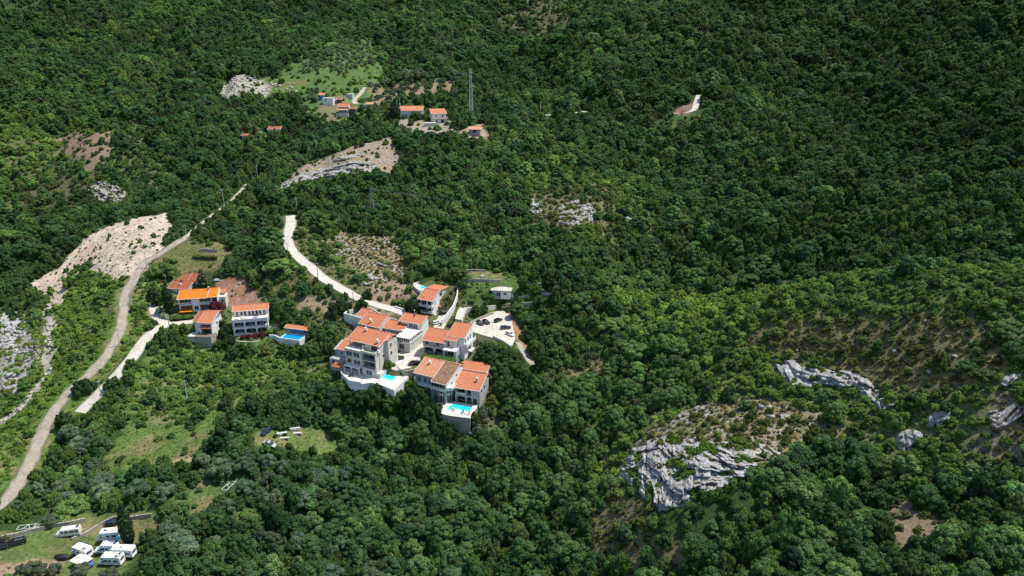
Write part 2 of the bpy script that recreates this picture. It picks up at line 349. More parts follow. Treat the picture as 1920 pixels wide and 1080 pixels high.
M['concrete'] = noisy('concrete_slab', (0.50, 0.48, 0.43), (0.60, 0.57, 0.51), 0.6, 0.9, (0.42, 0.40, 0.36), 2.0, 0.15)
M['paleconc'] = noisy('pale_concrete', (0.47, 0.44, 0.38), (0.58, 0.54, 0.47), 0.25, 0.92, (0.36, 0.335, 0.28), 0.9, 0.12, amt2=0.3, worn=(0.26, 0.235, 0.17))
M['terrace'] = noisy('terrace_paving', (0.66, 0.61, 0.53), (0.76, 0.71, 0.62), 0.7, 0.85, (0.58, 0.53, 0.46), 2.5, 0.08)
M['gravel'] = noisy('gravel', (0.25, 0.22, 0.17), (0.35, 0.31, 0.245), 0.5, 0.95, (0.46, 0.42, 0.34), 2.2, 0.6, 3.0, amt2=0.4, worn=(0.12, 0.12, 0.06))
M['tan'] = noisy('tan_dirt', (0.36, 0.31, 0.23), (0.52, 0.46, 0.36), 0.4, 0.95, (0.28, 0.25, 0.16), 1.2, 0.5, 3.0, amt2=0.4, worn=(0.13, 0.13, 0.06))
M['railing'] = flat('iron_railing', (0.09, 0.09, 0.09), 0.5, 0.3)
M['fence'] = flat('grey_fence', (0.34, 0.34, 0.32), 0.6, 0.2)
M['metal'] = flat('galvanised_steel', (0.62, 0.64, 0.64), 0.5, 0.1)
M['pole'] = flat('pole_concrete', (0.50, 0.49, 0.46), 0.85)
M['polewood'] = noisy('pole_wood', (0.12, 0.09, 0.07), (0.18, 0.14, 0.10), 3, 0.9)
M['bluepaint'] = flat('blue_wall_paint', (0.10, 0.24, 0.48), 0.7)
M['greyblue'] = flat('grey_blue_shade_and_paint', (0.30, 0.36, 0.42), 0.8)  # bluish shade of house walls put into colour; also plain grey-blue paint
M['poolliner'] = flat('pool_liner', (0.06, 0.52, 0.66), 0.5)
M['poolblue'] = flat('pool_liner_blue', (0.03, 0.26, 0.66), 0.5)
M['tyre'] = flat('tyre_rubber', (0.02, 0.02, 0.02), 0.9)
M['rim'] = flat('wheel_rim', (0.5, 0.5, 0.52), 0.35, 0.8)
M['lamp'] = flat('headlight_glass', (0.75, 0.76, 0.78), 0.15, 0, 0.8)
M['redlamp'] = flat('tail_light', (0.35, 0.02, 0.02), 0.3)
M['solar'] = flat('solar_cells', (0.015, 0.03, 0.09), 0.15)
M['black'] = flat('black_paint', (0.010, 0.010, 0.012), 0.22, 0, 0.6, 0.6)
M['navy'] = flat('navy_paint', (0.012, 0.022, 0.045), 0.22, 0, 0.6, 0.6)
M['grey'] = flat('grey_paint', (0.07, 0.085, 0.10), 0.25, 0.4, 0.6, 0.6)
M['silver'] = flat('silver_paint', (0.42, 0.44, 0.46), 0.3, 0.6, 0.6, 0.6)
M['whitepaint'] = flat('white_paint', (0.80, 0.80, 0.79), 0.25, 0, 0.6, 0.5)
M['gelcoat'] = flat('white_gelcoat', (0.82, 0.82, 0.80), 0.35, 0, 0.5)
M['bluecar'] = flat('blue_paint', (0.02, 0.09, 0.42), 0.22, 0, 0.6, 0.6)
M['cloth'] = flat('white_canvas', (0.80, 0.79, 0.76), 0.9)
M['blackcloth'] = flat('black_canvas', (0.012, 0.012, 0.012), 0.6)
M['orange'] = flat('orange_cloth', (0.72, 0.20, 0.06), 0.8)
M['bluecloth'] = flat('blue_cloth', (0.03, 0.12, 0.5), 0.8)
M['turq'] = flat('turquoise_plastic', (0.12, 0.62, 0.62), 0.5)
def water(name, c):
    m, nt, b = mat_new(name); L = nt.links; tc = N(nt, 'ShaderNodeTexCoord')
    n1 = N(nt, 'ShaderNodeTexNoise', Scale=1.6, Detail=4.0); L.new(tc.outputs['Object'], n1.inputs['Vector'])
    r = N(nt, 'ShaderNodeValToRGB'); r.color_ramp.elements[0].color = (*[q*0.85 for q in c], 1); r.color_ramp.elements[1].color = (*[min(1, q*1.15) for q in c], 1); L.new(n1.outputs['Fac'], r.inputs[0]); L.new(r.outputs[0], b.inputs['Base Color'])
    bp = N(nt, 'ShaderNodeBump', Strength=0.12, Distance=0.1); L.new(n1.outputs['Fac'], bp.inputs['Height']); L.new(bp.outputs[0], b.inputs['Normal'])
    b.inputs['Roughness'].default_value = 0.06; return m
M['water'] = water('pool_water', (0.02, 0.62, 0.74)); M['deepwater'] = water('blue_pool_water', (0.01, 0.28, 0.72))
def leafmat(name, trans=0.32, mul=1.0):
    """tint comes from each plant (its own property, or the point it grows on in the forest); 'clump' differs from bough to bough"""
    m, nt, b = mat_new(name); L = nt.links
    at = N(nt, 'ShaderNodeAttribute', attribute_type='INSTANCER', attribute_name='tint')
    ac = N(nt, 'ShaderNodeAttribute', attribute_name='clump')
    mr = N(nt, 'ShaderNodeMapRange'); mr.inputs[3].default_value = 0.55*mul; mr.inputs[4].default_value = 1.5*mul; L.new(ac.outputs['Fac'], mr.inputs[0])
    ml = N(nt, 'ShaderNodeVectorMath', operation='SCALE'); L.new(at.outputs['Vector'], ml.inputs[0]); L.new(mr.outputs[0], ml.inputs['Scale'])
    L.new(ml.outputs[0], b.inputs['Base Color']); b.inputs['Roughness'].default_value = 0.6; b.inputs['Specular IOR Level'].default_value = 0.18
    tr = N(nt, 'ShaderNodeBsdfTranslucent'); hs = N(nt, 'ShaderNodeVectorMath', operation='MULTIPLY'); hs.inputs[1].default_value = (1.3, 1.35, 0.5); L.new(ml.outputs[0], hs.inputs[0]); L.new(hs.outputs[0], tr.inputs[0])
    mx = N(nt, 'ShaderNodeMixShader'); mx.inputs[0].default_value = trans; L.new(b.outputs[0], mx.inputs[1]); L.new(tr.outputs[0], mx.inputs[2])
    L.new(mx.outputs[0], nt.nodes['Material Output'].inputs[0]); return m
M['leaf'] = leafmat('broad_leaves')
M['bark'] = noisy('bark', (0.05, 0.042, 0.03), (0.085, 0.072, 0.055), 4, 0.95)
M['drybush'] = noisy('dry_twigs', (0.2, 0.14, 0.08), (0.3, 0.22, 0.13), 4, 0.95)
# limestone: grey-white, darker along the bedding and in cracks, ochre soil stains
def limestone(name, soil=0.3):
    m, nt, b = mat_new(name); L = nt.links; tc = N(nt, 'ShaderNodeTexCoord')
    mp = N(nt, 'ShaderNodeMapping'); mp.inputs['Rotation'].default_value = (0, radians(14), 0); mp.inputs['Scale'].default_value = (0.45, 0.45, 4.5); L.new(tc.outputs['Object'], mp.inputs[0])
    n1 = N(nt, 'ShaderNodeTexNoise', Scale=1.1, Detail=7.0, Roughness=0.65); L.new(mp.outputs[0], n1.inputs['Vector'])
    r = N(nt, 'ShaderNodeValToRGB'); e = r.color_ramp.elements; e[0].position = 0.36; e[0].color = (0.07, 0.07, 0.065, 1); e[1].position = 0.60; e[1].color = (0.43, 0.425, 0.41, 1)
    q = e.new(0.46); q.color = (0.28, 0.28, 0.27, 1); L.new(n1.outputs['Fac'], r.inputs[0])
    n2 = N(nt, 'ShaderNodeTexNoise', Scale=0.35, Detail=6.0, Roughness=0.7); L.new(tc.outputs['Object'], n2.inputs['Vector'])
    r2 = N(nt, 'ShaderNodeValToRGB'); r2.color_ramp.elements[0].position = 0.62-soil*0.35; r2.color_ramp.elements[1].position = 0.72-soil*0.35; r2.color_ramp.elements[1].color = (0.85, 0.85, 0.85, 1); L.new(n2.outputs['Fac'], r2.inputs[0])
    mx = N(nt, 'ShaderNodeMix', data_type='RGBA'); L.new(r2.outputs[0], mx.inputs[0]); L.new(r.outputs[0], mx.inputs[6]); mx.inputs[7].default_value = (0.25, 0.20, 0.12, 1); L.new(mx.outputs[2], b.inputs['Base Color'])
    bp = N(nt, 'ShaderNodeBump', Strength=0.9, Distance=0.3); L.new(n1.outputs['Fac'], bp.inputs['Height']); L.new(bp.outputs[0], b.inputs['Normal'])
    b.inputs['Roughness'].default_value = 0.95; return m
M['rock'] = limestone('limestone', 0.22); M['rocksoil'] = limestone('limestone_and_soil', 0.42)
M['rubble'] = noisy('rubble_stones', (0.34, 0.30, 0.24), (0.50, 0.455, 0.38), 0.35, 0.95, (0.34, 0.30, 0.25), 1.5, 0.4, 3.0)
# ------------------------------------------------------------------ ground zones (pixel polygons traced on the ground)
ZONES = [  # name, polygon, colour, shrub density, tree density, tuft density
 ('band', [(1140,560),(1250,548),(1400,538),(1600,520),(1750,508),(1935,502),(1935,590),(1750,600),(1500,612),(1350,640),(1240,650),(1180,610)], (0.09,0.12,0.04), 1.0, 0.22, 0.7),
 ('rightscrub', [(1270,690),(1330,610),(1500,575),(1700,570),(1935,560),(1935,900),(1780,890),(1600,840),(1480,800),(1350,740)], (0.14,0.145,0.06), 1.0, 0.22, 0.9),
 ('rightscrub', [(1100,960),(1120,880),(1240,760),(1400,730),(1440,770),(1200,860),(1160,940)], (0.12,0.125,0.055), 0.9, 0.4, 0.9),
 ('rightscrub', [(980,330),(1180,320),(1230,430),(1130,470),(1000,440)], (0.10,0.12,0.05), 0.95, 0.55, 0.6),
 ('rightscrub', [(0,230),(250,230),(330,320),(240,420),(100,400),(0,400)], (0.10,0.11,0.05), 0.95, 0.55, 0.4),
 ('dryslope', [(590,455),(640,436),(735,446),(768,488),(762,528),(700,524),(655,532),(615,500)], (0.19,0.165,0.085), 0.40, 0.05, 0.9),
 ('scrubmix', [(500,440),(530,400),(600,440),(700,540),(790,560),(770,585),(640,540),(560,500),(500,520),(480,560),(520,600),(620,606),(640,580),(560,560),(600,520)], (0.13,0.125,0.06), 0.6, 0.5, 0.6),
 ('ridge', [(515,362),(535,335),(590,298),(650,280),(745,258),(752,300),(715,330),(640,330),(560,350)], (0.26,0.21,0.14), 0.2, 0.02, 0.5),
 ('dryright', [(1390,650),(1420,625),(1560,598),(1700,590),(1900,612),(1910,690),(1790,735),(1700,745),(1590,712),(1480,668)], (0.17,0.15,0.07), 0.9, 0.30, 1.0),
 ('clifftop', [(1180,850),(1250,790),(1370,745),(1500,765),(1580,800),(1540,850),(1430,870),(1390,900),(1330,850),(1230,850)], (0.19,0.165,0.085), 0.62, 0.12, 1.0),
 ('cliffstrip', [(1090,965),(1150,925),(1190,945),(1230,1000),(1300,1010),(1290,1080),(1180,1080),(1130,1020)], (0.17,0.15,0.075), 0.7, 0.3, 0.9),
 ('drypatch', [(1620,960),(1700,930),(1770,960),(1740,1020),(1660,1010)], (0.20,0.16,0.10), 0.5, 0.3, 0.5),
 ('drypatch', [(1850,760),(1920,700),(1935,860),(1860,900),(1830,830)], (0.18,0.165,0.10), 0.7, 0.45, 0.7),
 ('drypatch', [(985,370),(1060,345),(1160,350),(1150,440),(1050,440),(1000,430)], (0.16,0.145,0.08), 0.8, 0.55, 0.8),
 ('drypatch', [(990,660),(1080,690),(1130,660),(1160,690),(1100,720),(1010,705)], (0.16,0.145,0.07), 0.7, 0.5, 0.7),
 ('drypatch', [(110,255),(210,248),(215,300),(170,320),(110,290)], (0.22,0.17,0.11), 0.4, 0.2, 0.3),
 ('drypatch', [(0,345),(120,330),(240,350),(240,385),(150,395),(20,375)], (0.10,0.10,0.05), 0.8, 0.8, 0.3),
 ('brownslope', [(900,-60),(1062,-60),(1070,45),(1012,80),(955,42)], (0.12,0.11,0.06), 0.7, 0.55, 0.2),
 ('scrub', [(-60,800),(20,770),(75,690),(60,640),(150,500),(235,500),(228,640),(150,720),(90,800),(40,900),(-60,960)], (0.085,0.14,0.035), 0.9, 0.10, 1.0),
 ('scrub', [(235,490),(300,520),(290,600),(262,650),(180,740),(120,800),(60,900),(80,790),(200,670),(240,590)], (0.10,0.145,0.036), 0.85, 0.04, 1.0),
 ('scrub', [(300,655),(420,650),(560,655),(640,690),(580,740),(460,760),(340,790),(215,800),(180,790),(250,720),(270,680)], (0.085,0.14,0.035), 0.9, 0.16, 0.9),
 ('streambed', [(76,577),(90,572),(108,590),(98,640),(101,690),(78,730),(30,780),(-20,816),(-24,800),(36,757),(80,708),(88,645)], (0.38,0.345,0.29), 0.08, 0.0, 0.1),
 ('rockslope', [(-40,580),(40,590),(85,640),(72,690),(40,735),(-40,760)], (0.22,0.22,0.20), 0.6, 0.06, 0.3),
 ('rubble', [(58,530),(115,492),(170,440),(250,410),(322,400),(332,430),(300,472),(268,500),(250,522),(200,517),(168,492),(122,525),(128,560),(100,578),(70,560)], (0.50,0.42,0.32), 0.10, 0.0, 0.12),
 ('gullyside', [(100,525),(165,455),(190,455),(165,495),(128,535)], (0.46,0.36,0.25), 0.15, 0.0, 0.2),
 ('meadow', [(275,498),(345,452),(420,458),(440,470),(425,505),(360,505),(300,512)], (0.12,0.13,0.05), 0.14, 0.03, 0.8),
 ('clearing', [(195,850),(240,795),(330,782),(440,768),(410,805),(390,850),(290,872),(205,892)], (0.095,0.14,0.038), 0.25, 0.04, 0.9),
 ('dirtstrip', [(180,905),(185,893),(290,872),(382,850),(384,860),(300,880)], (0.30,0.24,0.13), 0.03, 0.0, 0.2),
 ('orchardgrass', [(300,955),(330,925),(420,905),(425,925),(380,955),(310,965)], (0.085,0.12,0.04), 0.08, 0.0, 0.8),
 ('camp', [(-60,1000),(60,990),(125,965),(200,955),(290,948),(300,985),(262,1010),(240,1100),(-60,1110)], (0.10,0.135,0.045), 0.0, 0.0, 0.45),
 ('dirtstrip', [(-60,1052),(60,1045),(120,1048),(110,1085),(-60,1110)], (0.26,0.20,0.13), 0.0, 0.0, 0.1),
 ('lawn', [(465,835),(475,812),(560,800),(640,815),(655,850),(600,852),(540,842),(475,842)], (0.11,0.15,0.045), 0.06, 0.0, 0.7),
 ('scrubgap', [(400,975),(480,960),(520,980),(460,1010)], (0.10,0.13,0.04), 0.6, 0.15, 0.8),
 ('farm', [(490,190),(540,120),(690,70),(720,110),(705,180),(690,235),(580,215),(560,180)], (0.085,0.14,0.045), 0.45, 0.10, 0.4),
 ('farmmeadow', [(440,165),(500,145),(570,152),(560,172),(480,178)], (0.10,0.16,0.04), 0.05, 0.0, 0.1),
 ('oliveground', [(690,150),(860,150),(850,178),(700,200)], (0.21,0.175,0.10), 0.08, 0.0, 0.2),
 ('boulders', [(402,175),(430,150),(470,140),(505,160),(500,185),(430,188)], (0.36,0.34,0.29), 0.1, 0.0, 0.1),
 ('farmyard', [(595,200),(650,180),(665,225),(630,235),(595,225)], (0.16,0.15,0.08), 0.1, 0.0, 0.1),
 ('farmyard', [(745,225),(850,225),(850,252),(800,262),(750,245)], (0.30,0.26,0.20), 0.1, 0.0, 0.1),
 ('farmyard', [(862,250),(905,228),(915,262),(870,268)], (0.32,0.24,0.18), 0.1, 0.05, 0.1),
 ('redsoil', [(1255,217),(1275,196),(1296,186),(1303,200),(1290,215)], (0.24,0.13,0.09), 0.02, 0.0, 0.02),
 ('bush', [(1225,250),(1240,222),(1310,214),(1315,245)], (0.07,0.12,0.035), 0.9, 0.0, 1.0),
 ('village', [(640,620),(645,588),(690,578),(790,585),(782,545),(800,528),(850,528),(872,560),(985,590),(962,640),(895,650),(880,640),(895,690),(925,700),(945,790),(900,830),(860,815),(800,770),(740,735),(640,715),(630,660)], (0.11,0.115,0.055), 0.75, 0.45, 0.6),
 ('greenbank', [(868,606),(872,590),(905,584),(930,580),(915,590),(895,600),(880,612)], (0.09,0.15,0.045), 0.0, 0.0, 0.8),
 ('garden', [(860,560),(870,525),(940,512),(1010,520),(1060,548),(1050,575),(980,590)], (0.085,0.13,0.04), 0.6, 0.45, 0.6),
 ('village', [(300,600),(305,520),(350,512),(430,525),(430,560),(510,562),(520,612),(585,605),(590,650),(500,655),(355,655)], (0.085,0.12,0.04), 0.75, 0.4, 0.6),
 ('lawn', [(880,528),(884,514),(938,512),(942,527)], (0.10,0.14,0.05), 0.03, 0.0, 0.6),
 ('bank', [(940,585),(970,575),(985,620),(1000,668),(985,665),(962,625)], (0.28,0.17,0.10), 0.1, 0.05, 0.2),
 ('bank', [(560,560),(640,560),(690,572),(760,590),(720,596),(640,590),(560,590)], (0.24,0.20,0.12), 0.3, 0.12, 0.3),
 ('bank', [(690,520),(775,530),(790,590),(740,578),(690,555)], (0.28,0.21,0.15), 0.4, 0.15, 0.3),
 ('redsoil', [(402,534),(415,524),(455,522),(480,540),(512,572),(505,585),(430,582),(425,565)], (0.24,0.13,0.085), 0.03, 0.0, 0.05),
]
BASE_COL = (0.040, 0.068, 0.022)
ZW = []
for z in ZONES: ZW.append([G(max(-200, a), b)[:2] for a, b in z[1]])
def zone_at(x, y, jit=2.0):
    jx = x+fbm(x/9, y/9, s=41, o=3)*jit*2; jy = y+fbm(x/9, y/9, s=57, o=3)*jit*2
    idx = np.full(np.shape(x), -1)
    for i, pw in enumerate(ZW): idx = np.where(inpoly(jx, jy, pw), i, idx)
    return idx
zi = zone_at(GX, GY, 2.6)
colr = np.array([BASE_COL]+[z[2] for z in ZONES])[zi+1]
lawnm = np.isin(zi, [i for i, z in enumerate(ZONES) if z[0] in ('camp', 'lawn', 'meadow', 'orchardgrass', 'clearing', 'farmmeadow', 'scrub')])
dp = np.clip((fbm(GX/9, GY/5, s=77, o=4)-0.02)*3.2, 0, 0.7)[..., None]*lawnm[..., None]
colr = colr*(1-dp)+np.array((0.20, 0.165, 0.085))*dp
drym = np.clip((vnoise(GX/17, GY/17, s=5)+fbm(GX/5, GY/5, s=6)-0.35)*2, 0, 1)[..., None]
colr = np.where((zi == -1)[..., None], colr*(1-drym*0.35)+np.array((0.13, 0.12, 0.06))*drym*0.35, colr)
colr = colr*(1+0.25*fbm(GX/4, GY/4, s=8)[..., None])
names_zone = [''] + [z[0] for z in ZONES]
rubm = np.isin(zi, [i for i, z in enumerate(ZONES) if z[0] in ('rubble', 'streambed', 'boulders', 'redsoil')])
rockm = np.isin(zi, [i for i, z in enumerate(ZONES) if z[0] in ('rockslope', 'ridge', 'dryslope', 'clifftop')])
GZ = GZ+np.where(rubm, fbm(GX/3.5, GY/3.5, s=88)*1.1, 0)
ny, nx = GX.shape
I = np.arange(nx*ny).reshape(ny, nx)
Fq = np.stack([I[:-1, :-1], I[:-1, 1:], I[1:, 1:], I[1:, :-1]], -1).reshape(-1, 4)
gm, gnt, gb = mat_new('hillside_ground'); L = gnt.links
a1 = N(gnt, 'ShaderNodeAttribute', attribute_name='soil'); a2 = N(gnt, 'ShaderNodeAttribute', attribute_name='stony')
tc = N(gnt, 'ShaderNodeTexCoord')
n1 = N(gnt, 'ShaderNodeTexNoise', Scale=0.9, Detail=8.0, Roughness=0.7); L.new(tc.outputs['Object'], n1.inputs['Vector'])
mr = N(gnt, 'ShaderNodeMapRange'); mr.inputs[1].default_value = 0.3; mr.inputs[2].default_value = 0.7; mr.inputs[3].default_value = 0.55; mr.inputs[4].default_value = 1.45; L.new(n1.outputs['Fac'], mr.inputs[0])
ml = N(gnt, 'ShaderNodeVectorMath', operation='SCALE'); L.new(a1.outputs['Vector'], ml.inputs[0]); L.new(mr.outputs[0], ml.inputs['Scale'])
vo = N(gnt, 'ShaderNodeTexVoronoi', Scale=0.9); vo.feature = 'F1'; L.new(tc.outputs['Object'], vo.inputs['Vector'])
vr = N(gnt, 'ShaderNodeValToRGB'); vr.color_ramp.elements[0].color = (0.5, 0.49, 0.47, 1); vr.color_ramp.elements[1].color = (0.2, 0.18, 0.15, 1); vr.color_ramp.elements[1].position = 0.7; L.new(vo.outputs['Distance'], vr.inputs[0])
nr = N(gnt, 'ShaderNodeTexNoise', Scale=0.22, Detail=7.0, Roughness=0.75); L.new(tc.outputs['Object'], nr.inputs['Vector'])
rr = N(gnt, 'ShaderNodeValToRGB'); rr.color_ramp.elements[0].position = 0.5; rr.color_ramp.elements[1].position = 0.56; L.new(nr.outputs['Fac'], rr.inputs[0])
mu = N(gnt, 'ShaderNodeMath', operation='MULTIPLY'); L.new(rr.outputs[0], mu.inputs[0]); L.new(a2.outputs['Fac'], mu.inputs[1])
mx = N(gnt, 'ShaderNodeMix', data_type='RGBA'); L.new(mu.outputs[0], mx.inputs[0]); L.new(ml.outputs[0], mx.inputs[6]); L.new(vr.outputs[0], mx.inputs[7]); L.new(mx.outputs[2], gb.inputs['Base Color'])
bp = N(gnt, 'ShaderNodeBump', Strength=0.8, Distance=0.5); L.new(n1.outputs['Fac'], bp.inputs['Height']); L.new(bp.outputs[0], gb.inputs['Normal']); gb.inputs['Roughness'].default_value = 1.0; gb.inputs['Specular IOR Level'].default_value = 0.1
ter = mesh_np('terrain', np.stack([GX, GY, GZ], -1).reshape(-1, 3), Fq, gm, True)
at = ter.attributes.new('soil', 'FLOAT_VECTOR', 'POINT'); at.data.foreach_set('vector', colr.reshape(-1, 3).astype(np.float32).ravel())
at = ter.attributes.new('stony', 'FLOAT', 'POINT'); at.data.foreach_set('value', (rubm*0.4+rockm*0.9).astype(np.float32).ravel())
tag(link('terrain', ter), kind='structure')
# ------------------------------------------------------------------ roads draped on the ground
for (nm, ck, w, pl, g), pts in zip(ROADS, ROADW):
    t = np.gradient(pts[:, :2], axis=0); t /= np.linalg.norm(t, axis=1)[:, None]+1e-9; nrm = np.stack([-t[:, 1], t[:, 0]], 1)
    V = []; wear = []; m = 13; n = len(pts)
    wl = w*0.5*(1+0.28*fbm(np.arange(n)/4.0, 0.5, s=int(w*10))*(1.6 if g else 0.8)); wr = w*0.5*(1+0.28*fbm(np.arange(n)/4.0, 9.5, s=int(w*10)+3)*(1.6 if g else 0.8))
    for i in range(n):
        for k in range(m):
            s = -1+2*k/(m-1); q = pts[i, :2]+nrm[i]*s*(wl[i] if s < 0 else wr[i])
            V.append((q[0], q[1], gz(q[0], q[1])+0.10+0.05*(1-s*s)))
            nz = float(fbm(q[0]/2.2, q[1]/2.2, s=123, o=3)); rut = math.exp(-((abs(s)-0.42)/0.16)**2); wear.append(min(1, max(0, (abs(s)-0.72)*2.6+nz*1.3*(1 if g else 0.6)+(0.42*(1-rut)-0.15 if g else 0.08))))
    F4 = [(i*m+k, i*m+k+1, (i+1)*m+k+1, (i+1)*m+k) for i in range(n-1) for k in range(m-1)]
    rme = mesh_np(nm, V, F4, M['gravel' if ck == 'grey' else 'tan' if ck == 'tan' else 'paleconc'], True); wa = rme.attributes.new('wear', 'FLOAT', 'POINT'); wa.data.foreach_set('value', np.array(wear, np.float32)); tag(link(nm, rme), kind='structure')
for nm, i in (('parking_area', 0), ('courtyard_paving', 1), ('driveway', 2)):
    tag(MB().prism([tuple(q[:2]) for q in PADW[i]], PADS[i][1]-0.6, PADS[i][1]+0.02).build(nm, M['paleconc']), kind='structure')
# ------------------------------------------------------------------ house kit: local frame x along the front, y back, z up
def win(par, f, u, z, w, h, pane='glass', fr='white', bars=1, depth=0.0, name='window'):
    """window on a wall: f = ('F', y) front, ('B', y) back, ('R', x) right side, ('L', x) left side; u along the wall from its left/front end"""
    k, c = f; s = {'F': -1, 'B': 1, 'R': 1, 'L': -1}[k]
    def B(mb, a0, a1, z0, z1, d0, d1):
        d0, d1 = c+s*d0, c+s*d1
        if k in 'FB': mb.box(a0, a1, d0, d1, z0, z1)
        else: mb.box(d0, d1, a0, a1, z0, z1)
    m = MB(); t = 0.09
    B(m, u, u+t, z, z+h, 0.003, 0.07); B(m, u+w-t, u+w, z, z+h, 0.003, 0.07); B(m, u+t, u+w-t, z, z+t, 0.003, 0.09); B(m, u+t, u+w-t, z+h-t, z+h, 0.003, 0.07)
    for i in range(1, bars+1): x = u+w*i/(bars+1); B(m, x-0.04, x+0.04, z+t, z+h-t, 0.003, 0.06)
    o = m.build(name, M[fr], par); q = MB(); B(q, u+t, u+w-t, z+t, z+h-t, 0.004, 0.03); q.build('pane' if pane != 'brown' else 'shutter', M[pane], o); return o
def rail(par, pts, h=1.0, mat='railing', name='railing', post=1.5):
    m = MB()
    for a, b in zip(pts[:-1], pts[1:]):
        a = np.array(a, float); b = np.array(b, float); m.tube(a+(0, 0, h), b+(0, 0, h), 0.035); m.tube(a+(0, 0, h*0.5), b+(0, 0, h*0.5), 0.02); m.tube(a+(0, 0, 0.12), b+(0, 0, 0.12), 0.02)
        n = max(1, int(np.linalg.norm(b-a)/post))
        for i in range(n+1): p = a+(b-a)*i/n; m.tube(p, p+(0, 0, h), 0.03)
    return m.build(name, M[mat], par)
def parapet(par, pts, h=0.9, th=0.15, mat='white', name='parapet'):
    m = MB()
    for a, b in zip(pts[:-1], pts[1:]):
        d = np.array([b[0]-a[0], b[1]-a[1]], float); L_ = np.linalg.norm(d); d /= L_; nn = np.array([-d[1], d[0]])*th/2; e = d*th/2
        q = [(a[0]-e[0]-nn[0], a[1]-e[1]-nn[1]), (b[0]+e[0]-nn[0], b[1]+e[1]-nn[1]), (b[0]+e[0]+nn[0], b[1]+e[1]+nn[1]), (a[0]-e[0]+nn[0], a[1]-e[1]+nn[1])]
        m.hexa([(p[0], p[1], a[2]) for p in q[:2]]+[(p[0], p[1], a[2]) for p in q[2:]]+[(p[0], p[1], a[2]+h) for p in q])
    return m.build(name, M[mat], par)
def roof(par, x0, x1, y0, y1, z0, z1, mat='tile', th=0.18, name='roof', fascia='white'):
    """one sloping roof plane from front edge (y0, z0) up to back edge (y1, z1)"""
    L_ = math.hypot(y1-y0, z1-z0); a = math.atan2(z1-z0, y1-y0)
    o = MB().box(0, x1-x0, 0, L_, -th, 0).build(name, M[mat], par); o.location = (x0, y0, z0); o.rotation_euler = (a, 0, 0)
    MB().tube((0.02, L_-0.02, 0.0), (x1-x0-0.02, L_-0.02, 0.0), 0.15, 0.15, 8).build('ridge_tiles', M[mat], o)
    if fascia:
        MB().box(-0.08, x1-x0+0.08, -0.09, -0.004, -th-0.06, 0.03).box(-0.08, -0.004, 0, L_, -th-0.06, 0.03).box(x1-x0+0.004, x1-x0+0.08, 0, L_, -th-0.06, 0.03).build('fascia', M[fascia], o)
    return o
def chimney(par, x, y, z, h=1.3, mat='white', r=0.32):
    o = MB().box(x-r, x+r, y-r, y+r, z-0.8, z+h).box(x-r*0.75, x+r*0.75, y-r*0.75, y+r*0.75, z+h, z+h+0.18).build('chimney', M[mat], par)
    MB().box(x-r*1.25, x+r*1.25, y-r*1.25, y+r*1.25, z+h+0.2, z+h+0.3).build('cap', M[mat], o); return o
def arch(par, x0, x1, y0, y1, z0, z1, spring, mat, name='arch', n=8):
    """wall over an opening x0..x1 with an arched underside from z=spring up to z1-0.25"""
    c = (x0+x1)/2; rx = (x1-x0)/2; rz = z1-0.3-spring; top = [(x1, z1), (x0, z1)]; arc = [(c-rx*cos(pi*i/n), spring+rz*sin(pi*i/n)) for i in range(n+1)]
    m = MB()
    for a, b in zip(arc[:-1], arc[1:]): m.prismy([(a[0], a[1]), (b[0], b[1]), (b[0], z1), (a[0], z1)], y0, y1)
    return m.build(name, M[mat], par)
def gable_end(mb, x0, x1, pts): return mb.prismx(pts, x0, x1)
def house(name, label, xy, z, yaw, cat='house', group=None): return thing(name, label, cat, (xy[0], xy[1], z), radians(yaw), group)
def deckchair(x, y, z, rz, mat, label, group='sun loungers by the pools'):
    t = thing('sun_lounger', label, 'sun lounger', (x, y, z), rz, group)
    MB().box(-0.32, 0.32, -0.95, 0.35, 0.3, 0.38).build('seat', M[mat], t); MB().slab([(-0.32, 0.35, 0.38), (0.32, 0.35, 0.38), (0.32, 0.95, 0.85), (-0.32, 0.95, 0.85)], 0.08).build('backrest', M[mat], t)
    for a in (-0.27, 0.27):
        for b in (-0.8, 0.3): MB().box(a-0.03, a+0.03, b-0.03, b+0.03, 0, 0.3).build('leg', M['white'], t)
    return t
def table_set(x, y, z, rz, mat, label):
    t = thing('garden_table', label, 'table', (x, y, z), rz); MB().tube((0, 0, 0.70), (0, 0, 0.75), 0.75, 0.75, 12).build('tabletop', M[mat], t); MB().tube((0, 0, 0), (0, 0, 0.7), 0.06).tube((0, 0, 0), (0, 0, 0.05), 0.35, 0.3, 10).build('foot', M[mat], t); return t
def pool(poly_px, z, mat, liner, label, rimw=0.45):
    """basin let into the terrace: water polygon traced from the photograph, coping round it"""
    w = [P(a, b, z)[:2] for a, b in poly_px]; c = np.mean(w, 0); t = thing('swimming_pool', label, 'pool', (c[0], c[1], z)); q = [(p[0]-c[0], p[1]-c[1]) for p in w]
    MB().prism(q, 0.02, 0.05).build('water', M[mat], t); m = MB(); n = len(q)
    for i in range(n):
        a = np.array(q[i]); b = np.array(q[(i+1) % n]); ao = a*(1+rimw/np.linalg.norm(a)); bo = b*(1+rimw/np.linalg.norm(b))
        m.hexa([(a[0], a[1], 0.0), (b[0], b[1], 0.0), (bo[0], bo[1], 0.0), (ao[0], ao[1], 0.0), (a[0], a[1], 0.10), (b[0], b[1], 0.10), (bo[0], bo[1], 0.10), (ao[0], ao[1], 0.10)])
    m.build('coping', M['white'], t); m2 = MB()
    for i in range(n):
        a = np.array(q[i])*0.985; b = np.array(q[(i+1) % n])*0.985; m2.add([(a[0], a[1], 0.052), (b[0], b[1], 0.052), (b[0], b[1], 0.098), (a[0], a[1], 0.098)], [(0, 1, 2, 3)])
    m2.build('liner', M[liner], t); return t
